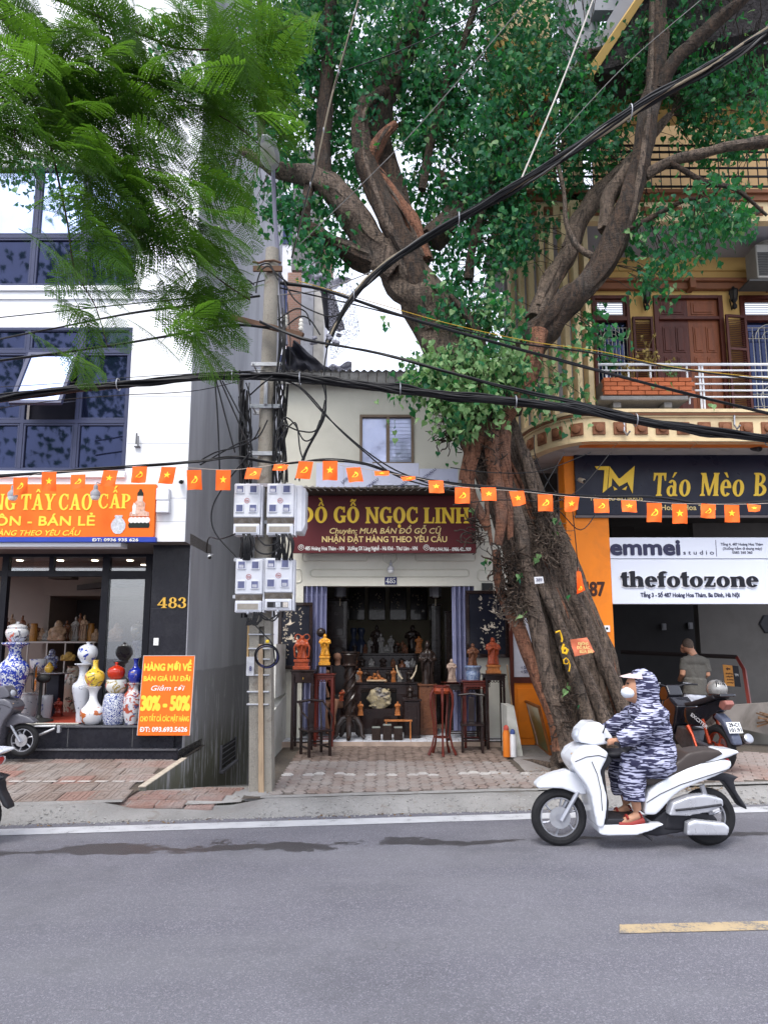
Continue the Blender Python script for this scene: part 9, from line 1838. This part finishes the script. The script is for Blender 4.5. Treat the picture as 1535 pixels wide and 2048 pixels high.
for sd in (-1, 1): g = MB(); T3(g, [(800, 1020, sd*.13), (720, 1046, sd*.13), (638, 1050, sd*.13)], [.03, .038, .034]); T3(g, [(690, 1005, sd*.13-.04), (690, 990, sd*.13), (690, 1005, sd*.13+.04)], [.012, .012, .012], 6); T3(g, [(775, 985, sd*.13-.04), (775, 975, sd*.13), (775, 985, sd*.13+.04)], [.010, .010, .010], 6); part('sandal', g, MSN, RD)
g = MB(); g.ball(mpz(640, 610, 0), (.16, .10, .045), 14, 8); g.ball(mpz(720, 570, 0), (.05, .09, .08), 12, 8); solo('dark_bag', remesh(g, .012, 2, .5, (0, 0, 0), 'dark_bag', MBK2), MBK2, 'dark bag hung between the hooded rider and the handlebar', 'bag')
# second white scooter leaving the frame, and the grey one parked at the black step
c2 = copy_tree(SC); c2.location.x -= 6.47; c2['label'] = 'white scooter almost wholly cut off by the left edge of the street view'
YL = 9.4; kL = 33/59.; mpl = lambda zx, zy, dy: P(46-(zx-283)/3.266*kL*1.02, 1480+(zy-1022)/3.266*kL*1.02, YL)+V((0, dy, 0))
scooter('dark grey scooter parked against the black step at the left edge', mpl, MGP)
# man standing with his back to the street
YM = 11.15; mm = lambda zx, zy, dy=0: P(1300+zx/6.532, 1250+zy/6.532, YM)+V((0, dy, 0)); fz = mm(570, 1500).z; MN = thing('person', 'man in grey T-shirt and white trousers standing in the entrance with his back turned', 'person', (mm(570, 1500).x, YM, fz))
def T4(g, pts, rs, n=12): g.tube([mm(a, b, d) for a, b, d in pts], rs, n)
g = MB(); hd = mm(492, 272, .03); g.ball(hd, (.083, .10, .115), 18, 12); g.ball(mm(466, 320, .10), (.055, .05, .06), 12, 8); T4(g, [(515, 310, .02), (555, 400, -.01)], [.062, .068])
g.ball(hd+V((.086, .0, -.012)), (.015, .022, .032), 8, 6); g.ball(hd+V((-.086, .02, -.012)), (.015, .022, .032), 8, 6); g.ball(mm(452, 318, .15), (.014, .02, .02), 8, 6)
T4(g, [(440, 470, 0), (418, 640, .0), (440, 720, .16), (500, 730, .30)], [.055, .045, .038, .028]); T4(g, [(715, 480, 0), (742, 650, 0), (730, 690, .14), (650, 710, .30)], [.052, .044, .038, .028])
for hx_, s_ in ((505, 1), (645, -1)):
 g.ball(mm(hx_, 732, .33), (.038, .045, .022), 10, 8)
 for k in range(4): T4(g, [(hx_+s_*4+(k-1.5)*9, 730, .36), (hx_+s_*10+(k-1.5)*9, 735, .41), (hx_+s_*10+(k-1.5)*9, 750, .43)], [.010, .009, .007], 6)
 T4(g, [(hx_+s_*18, 735, .32), (hx_+s_*34, 745, .36)], [.012, .008], 6)
g.ball(mm(575, 600), (.12, .04, .24), 14, 10)
for x in (500, 645): T4(g, [(x+5, 930, 0), (x, 1200, 0), (x, 1430, .0)], [.08, .055, .04]); T4(g, [(x, 1462, -.04), (x-8, 1480, .10)], [.035, .03])
addp('body', remesh(g, .009, 2, .5, (0, 0, 0), 'body', MSK), MN)
g = MB(); g.ball(mm(570, 470), (.225, .115, .10), 18, 10); g.ball(mm(575, 600), (.19, .115, .20), 18, 12); g.ball(mm(580, 760), (.185, .12, .16), 18, 10); T4(g, [(577, 700, 0), (577, 905, 0)], [.175, .19], 20); T4(g, [(445, 440, 0), (432, 590, 0)], [.078, .072]); T4(g, [(700, 450, 0), (738, 610, 0)], [.078, .070]); g.ball(mm(550, 395), (.09, .07, .05), 12, 8)
me = remesh(g, .010, 3, .5, (0, 0, 0), 't_shirt', mat('grey_t_shirt', (.10, .095, .085), .9, .12, 6, .4, 30, bd=.02))
for v in me.vertices: v.co.y = YM+(v.co.y-YM)*.72; v.co += v.normal*noise.noise(V((v.co.x*14+v.co.z*4, v.co.y*6, v.co.z*5)))*.011
addp('t_shirt', me, MN)
g = MB(); g.ball(mm(575, 930), (.175, .13, .12), 16, 10)
for x in (508, 645): T4(g, [(x+8, 940, 0), (x, 1150, 0), (x, 1440, 0)], [.10, .085, .075], 14)
me = remesh(g, .010, 3, .5, (0, 0, 0), 'trousers', mat('white_trousers', (.58, .61, .70), .85, .05, 5, .3, 20, bd=.02)); addp('trousers', me, MN)
g = MB(); g.ball(hd+V((.002, -.008, .018)), (.0855, .102, .104), 18, 12); me = g.mesh('hair', mat('grey_stubble', (.10, .075, .06), .9, .4, 60, .4, 200));
zc0 = hd.z-.045
for v in me.vertices:
 if v.co.z < zc0: v.co = hd+(v.co-hd)*.8
addp('hair', me, MN)
for x in (500, 645): part('shoe', MB().ball(mm(x-3, 1485, .03), (.05, .13, .045), 12, 8), MBK2, MN)
# seated person in shade behind the red flower stand
cS = V((P(668, 1350, 11.7).x, 11.7, flz(11.7))); SP = thing('person', 'person in dark shirt sitting in shade behind the red flower stand, one bare leg showing', 'person', cS); g = MB()
for a in ([(0, .05, .46), (-.12, -.22, .50), (-.13, -.20, .28), (-.08, -.16, .07)], [(.1, .05, .46), (.04, -.25, .52), (.0, -.2, .3), (.02, -.2, .07)]): g.tube([cS+V(p) for p in a], [.08, .065, .05, .035], 12); g.ball(cS+V(a[3])+V((0, -.06, -.03)), (.04, .10, .03), 10, 6)
g.ball(cS+V((.05, .1, .85)), (.15, .11, .27), 14, 10); g.ball(cS+V((.05, .07, 1.28)), (.08, .1, .11), 14, 10); g.tube([cS+V((.05, .1, 1.05)), cS+V((.05, .08, 1.22))], .05, 10)
for s_ in (-1, 1): g.tube([cS+V((.05+s_*.17, .08, 1.02)), cS+V((.05+s_*.22, .0, .78)), cS+V((.02+s_*.1, -.2, .62))], [.05, .04, .03], 10); g.ball(cS+V((.02+s_*.1, -.24, .61)), (.035, .05, .025), 8, 6)
addp('body', remesh(g, .010, 2, .5, (0, 0, 0), 'body', MSK), SP); MDC = mat('dark_clothes', (.03, .028, .03), .9); g = MB(); g.ball(cS+V((.05, .1, .86)), (.175, .135, .27), 16, 10); g.ball(cS+V((.05, .08, .5)), (.2, .16, .12), 12, 8); addp('shirt', remesh(g, .014, 2, .5, (0, 0, 0), 'shirt', MDC), SP); part('hair', MB().ball(cS+V((.05, .085, 1.31)), (.09, .11, .10), 14, 10), MHR, SP)
solo('plastic_stool', MB().lathe([(.16, 0), (.13, .38), (.13, .40), (0, .40)], cS+V((.05, .1, 0)), 16), MBK_, 'dark low stool under the person sitting in shade', 'stool')
# black underbone motorbike parked beside the ramp
o = G(1441, 1543, .155); MO = thing('motorbike', 'black underbone motorbike parked in front of the entrance, rear wheel and white number plate showing', 'motorbike', (o.x, o.y, .165), radians(101)); OR = mat('orange_red_alloy', (.26, .035, .012), .35, metal=.4)
wheel(MO, V((0, 0, .285)), .285, .052, 'y', 5, OR, loc=True); wheel(MO, V((1.26, 0, .285)), .285, .045, 'y', 5, OR, loc=True)
def LP(nm, pts, w_, m, vox=.014, it=5, nar=None):
 g = MB().prism(pts, -w_, w_); me = remesh(g, vox, it, .5, (0, 0, 0), nm, m)
 if nar:
  for v in me.vertices: v.co.y *= nar(v.co)
 ob = bpy.data.objects.new(nm, me); COL.objects.link(ob); ob.parent = MO
LP('side_fairing', [(-.22, .86), (-.16, .78), (.05, .66), (.25, .52), (.42, .50), (.52, .62), (.50, .74), (.30, .76), (.10, .82), (-.10, .90)], .13, MBP, nar=lambda c: max(.35, min(1, .55+c.x))); LP('seat', [(-.12, .90), (.10, .83), (.32, .77), (.50, .75), (.52, .80), (.36, .83), (.14, .89), (-.08, .95)], .12, MBK2); LP('tail_light', [(-.27, .84), (-.18, .76), (-.10, .80), (-.14, .88), (-.24, .89)], .06, mat('clear_red_lens', (.30, .12, .10), .1)); LP('grab_rail', [(-.24, .93), (-.06, .91), (.04, .95), (-.05, .96), (-.22, .97)], .11, MBP, .012, 2)
LP('front_shield', [(.62, .74), (.70, .50), (.80, .34), (.98, .36), (1.02, .60), (.94, .80), (.80, .86)], .15, MBP); LP('headlight_cowl', [(.84, .88), (.90, .80), (1.06, .78), (1.12, .86), (1.06, .98), (.92, 1.02)], .11, MBP); LP('front_fender', [(1.00, .56), (1.10, .60), (1.40, .60), (1.50, .46), (1.42, .50), (1.26, .59), (1.06, .54)], .06, MBP, .012, 3); LP('engine', [(.36, .24), (.40, .46), (.70, .48), (.78, .30), (.62, .18)], .12, mat('engine_grey', (.10, .10, .11), .45, .3, 20, metal=.6)); LP('spine', [(.48, .50), (.50, .66), (.80, .72), (.82, .58)], .07, MBP)
LP('rear_fender', [(-.06, .72), (-.17, .66), (-.34, .44), (-.36, .36), (-.30, .36), (-.12, .60), (.0, .66)], .065, mat('blue_grey_plastic', (.07, .08, .12), .35));
def lpart(nm, mb, m): return part(nm, mb, m, MO, local=True)
lpart('exhaust', MB().tube([(.55, -.12, .24), (.3, -.16, .22), (.1, -.17, .28), (-.28, -.18, .42)], [.02, .022, .05, .055], 14), mat('exhaust_dark', (.05, .05, .055), .35, metal=.7)); lpart('exhaust_tip', MB().lathe([(.045, 0), (.06, .01), (.06, .06), (.045, .06)], (0, 0, 0), 16, 'x', Matrix.Rotation(radians(25), 3, 'Y')), MRM).location = (-.33, -.18, .44)
lpart('swingarm', MB().tube([(0, .09, .285), (.45, .09, .33)], .025, 6).tube([(0, -.09, .285), (.45, -.09, .33)], .025, 6), mat('swingarm_grey', (.12, .13, .16), .4, metal=.5)); lpart('footpeg_bracket', MB().tube([(.42, .14, .50), (.32, .15, .40), (.22, .17, .26)], [.035, .02, .018], 8), OR)
for s_ in (-1, 1): lpart('fork_leg', MB().cyl((1.26, s_*.07, .285), (1.02, s_*.07, .85), .02, n=10), MRM); lpart('handlebar', MB().tube([(.95, s_*.05, .98), (.92, s_*.2, 1.02), (.84, s_*.34, 1.02)], .014, 8), MBK2); lpart('brake_lever', MB().tube([(.93, s_*.18, 1.04), (1.0, s_*.26, 1.03), (.97, s_*.36, 1.02)], .007, 6), MRM); lpart('rear_shock', MB().tube([(.05, s_*.1, .33), (.16, s_*.1, .62)], .022, 8), OR)
Mp = Matrix.Translation((-.335, 0, .50)) @ Matrix.Rotation(radians(-90), 4, 'Z') @ Matrix.Rotation(radians(-24), 4, 'X'); g = MB(); g.merge(MB().bb(-.095, .095, -.003, .003, 0, .14, .002), Mp); NPL = lpart('number_plate', g, mat('plate_white', (.66, .67, .70), .4)); g = MB(); text(g, '29-C1', -.07, .07, .103, .045, -.003, .03, th=.002, M=Mp); text(g, '101.91', -.08, .08, .04, .045, -.003, .03, th=.002, M=Mp); o = part('digits', g, mat('plate_black', (.01, .01, .012), .5), NPL, smooth=0, local=True)
Ms = Matrix.Translation((.18, .134, .60)) @ Matrix.Rotation(radians(180), 4, 'Z') @ Matrix.Rotation(radians(24), 4, 'Y'); g = MB(); text(g, 'EXCITER', -.17, .17, 0, .05, 0, .03, shear=.3, th=.006, M=Ms); lpart('side_lettering', g, mat('plate_white', (.66, .67, .70), .4))
H_ = thing('helmet', 'silver helmet with black vents resting on the tail of the black motorbike', 'helmet', MO.matrix_basis @ V((-.02, 0, .96))); c = V(H_.location); g = MB().ball(c+V((0, 0, .055)), (.125, .145, .12), 22, 14); g.v = [(x, y, max(z, c.z)) for x, y, z in g.v]; part('shell', g, mat('silver_grey', (.30, .29, .28), .3, metal=.4, coat=.4), H_)
for k in range(-2, 3): part('vent', MB().tube([c+V((k*.03, -.135+abs(k)*.008, .06)), c+V((k*.024, -.115, .12)), c+V((k*.018, -.06, .165))], [.004, .009, .003], 6), MBK2, H_)
# straggling plants in the balcony planter
rg = random.Random(12)
for k, (px, hh, lab) in enumerate(((1225, .55, 'leafy shrub at the left end of the brick planter'), (1262, .30, 'low dry plant in the brick planter, left of the long stem'), (1296, .75, 'plant with one long arching dry stem in the brick planter'), (1345, .28, 'fresh green creeper at the right end of the brick planter'))):
 c = P(px, 757, YB+.2); T = thing('balcony_plant', lab, 'plant', c); g = MB(); lf = MB()
 for j in range(14):
  a = rg.uniform(0, 6.3); r = rg.uniform(.05, .25)*(1 if k != 2 or j else 2.4); h = hh*rg.uniform(.3, 1); q = [c, c+V((r*.3*cos(a), r*.3*sin(a), h*.7)), c+V((r*cos(a), r*.5*sin(a), h*.9))]; g.tube(q, .003, 4)
  for i in range(5): s_ = rg.uniform(.35, .7); lf.merge(HM_, Matrix.LocRotScale(q[1].lerp(q[2], rg.random()*1.1)+V((rg.gauss(0, .03),)*3), Euler(leafrot()), V((s_, s_, s_))))
 part('stems', g, mat('dry_stem', (.25, .18, .08), .8), T); part('leaves', lf, (ML1, mat('dry_leaf', (.30, .22, .07), .8, .4, 20), mat('dry_leaf', (.30, .22, .07), .8, .4, 20), ML2)[k], T, smooth=0)
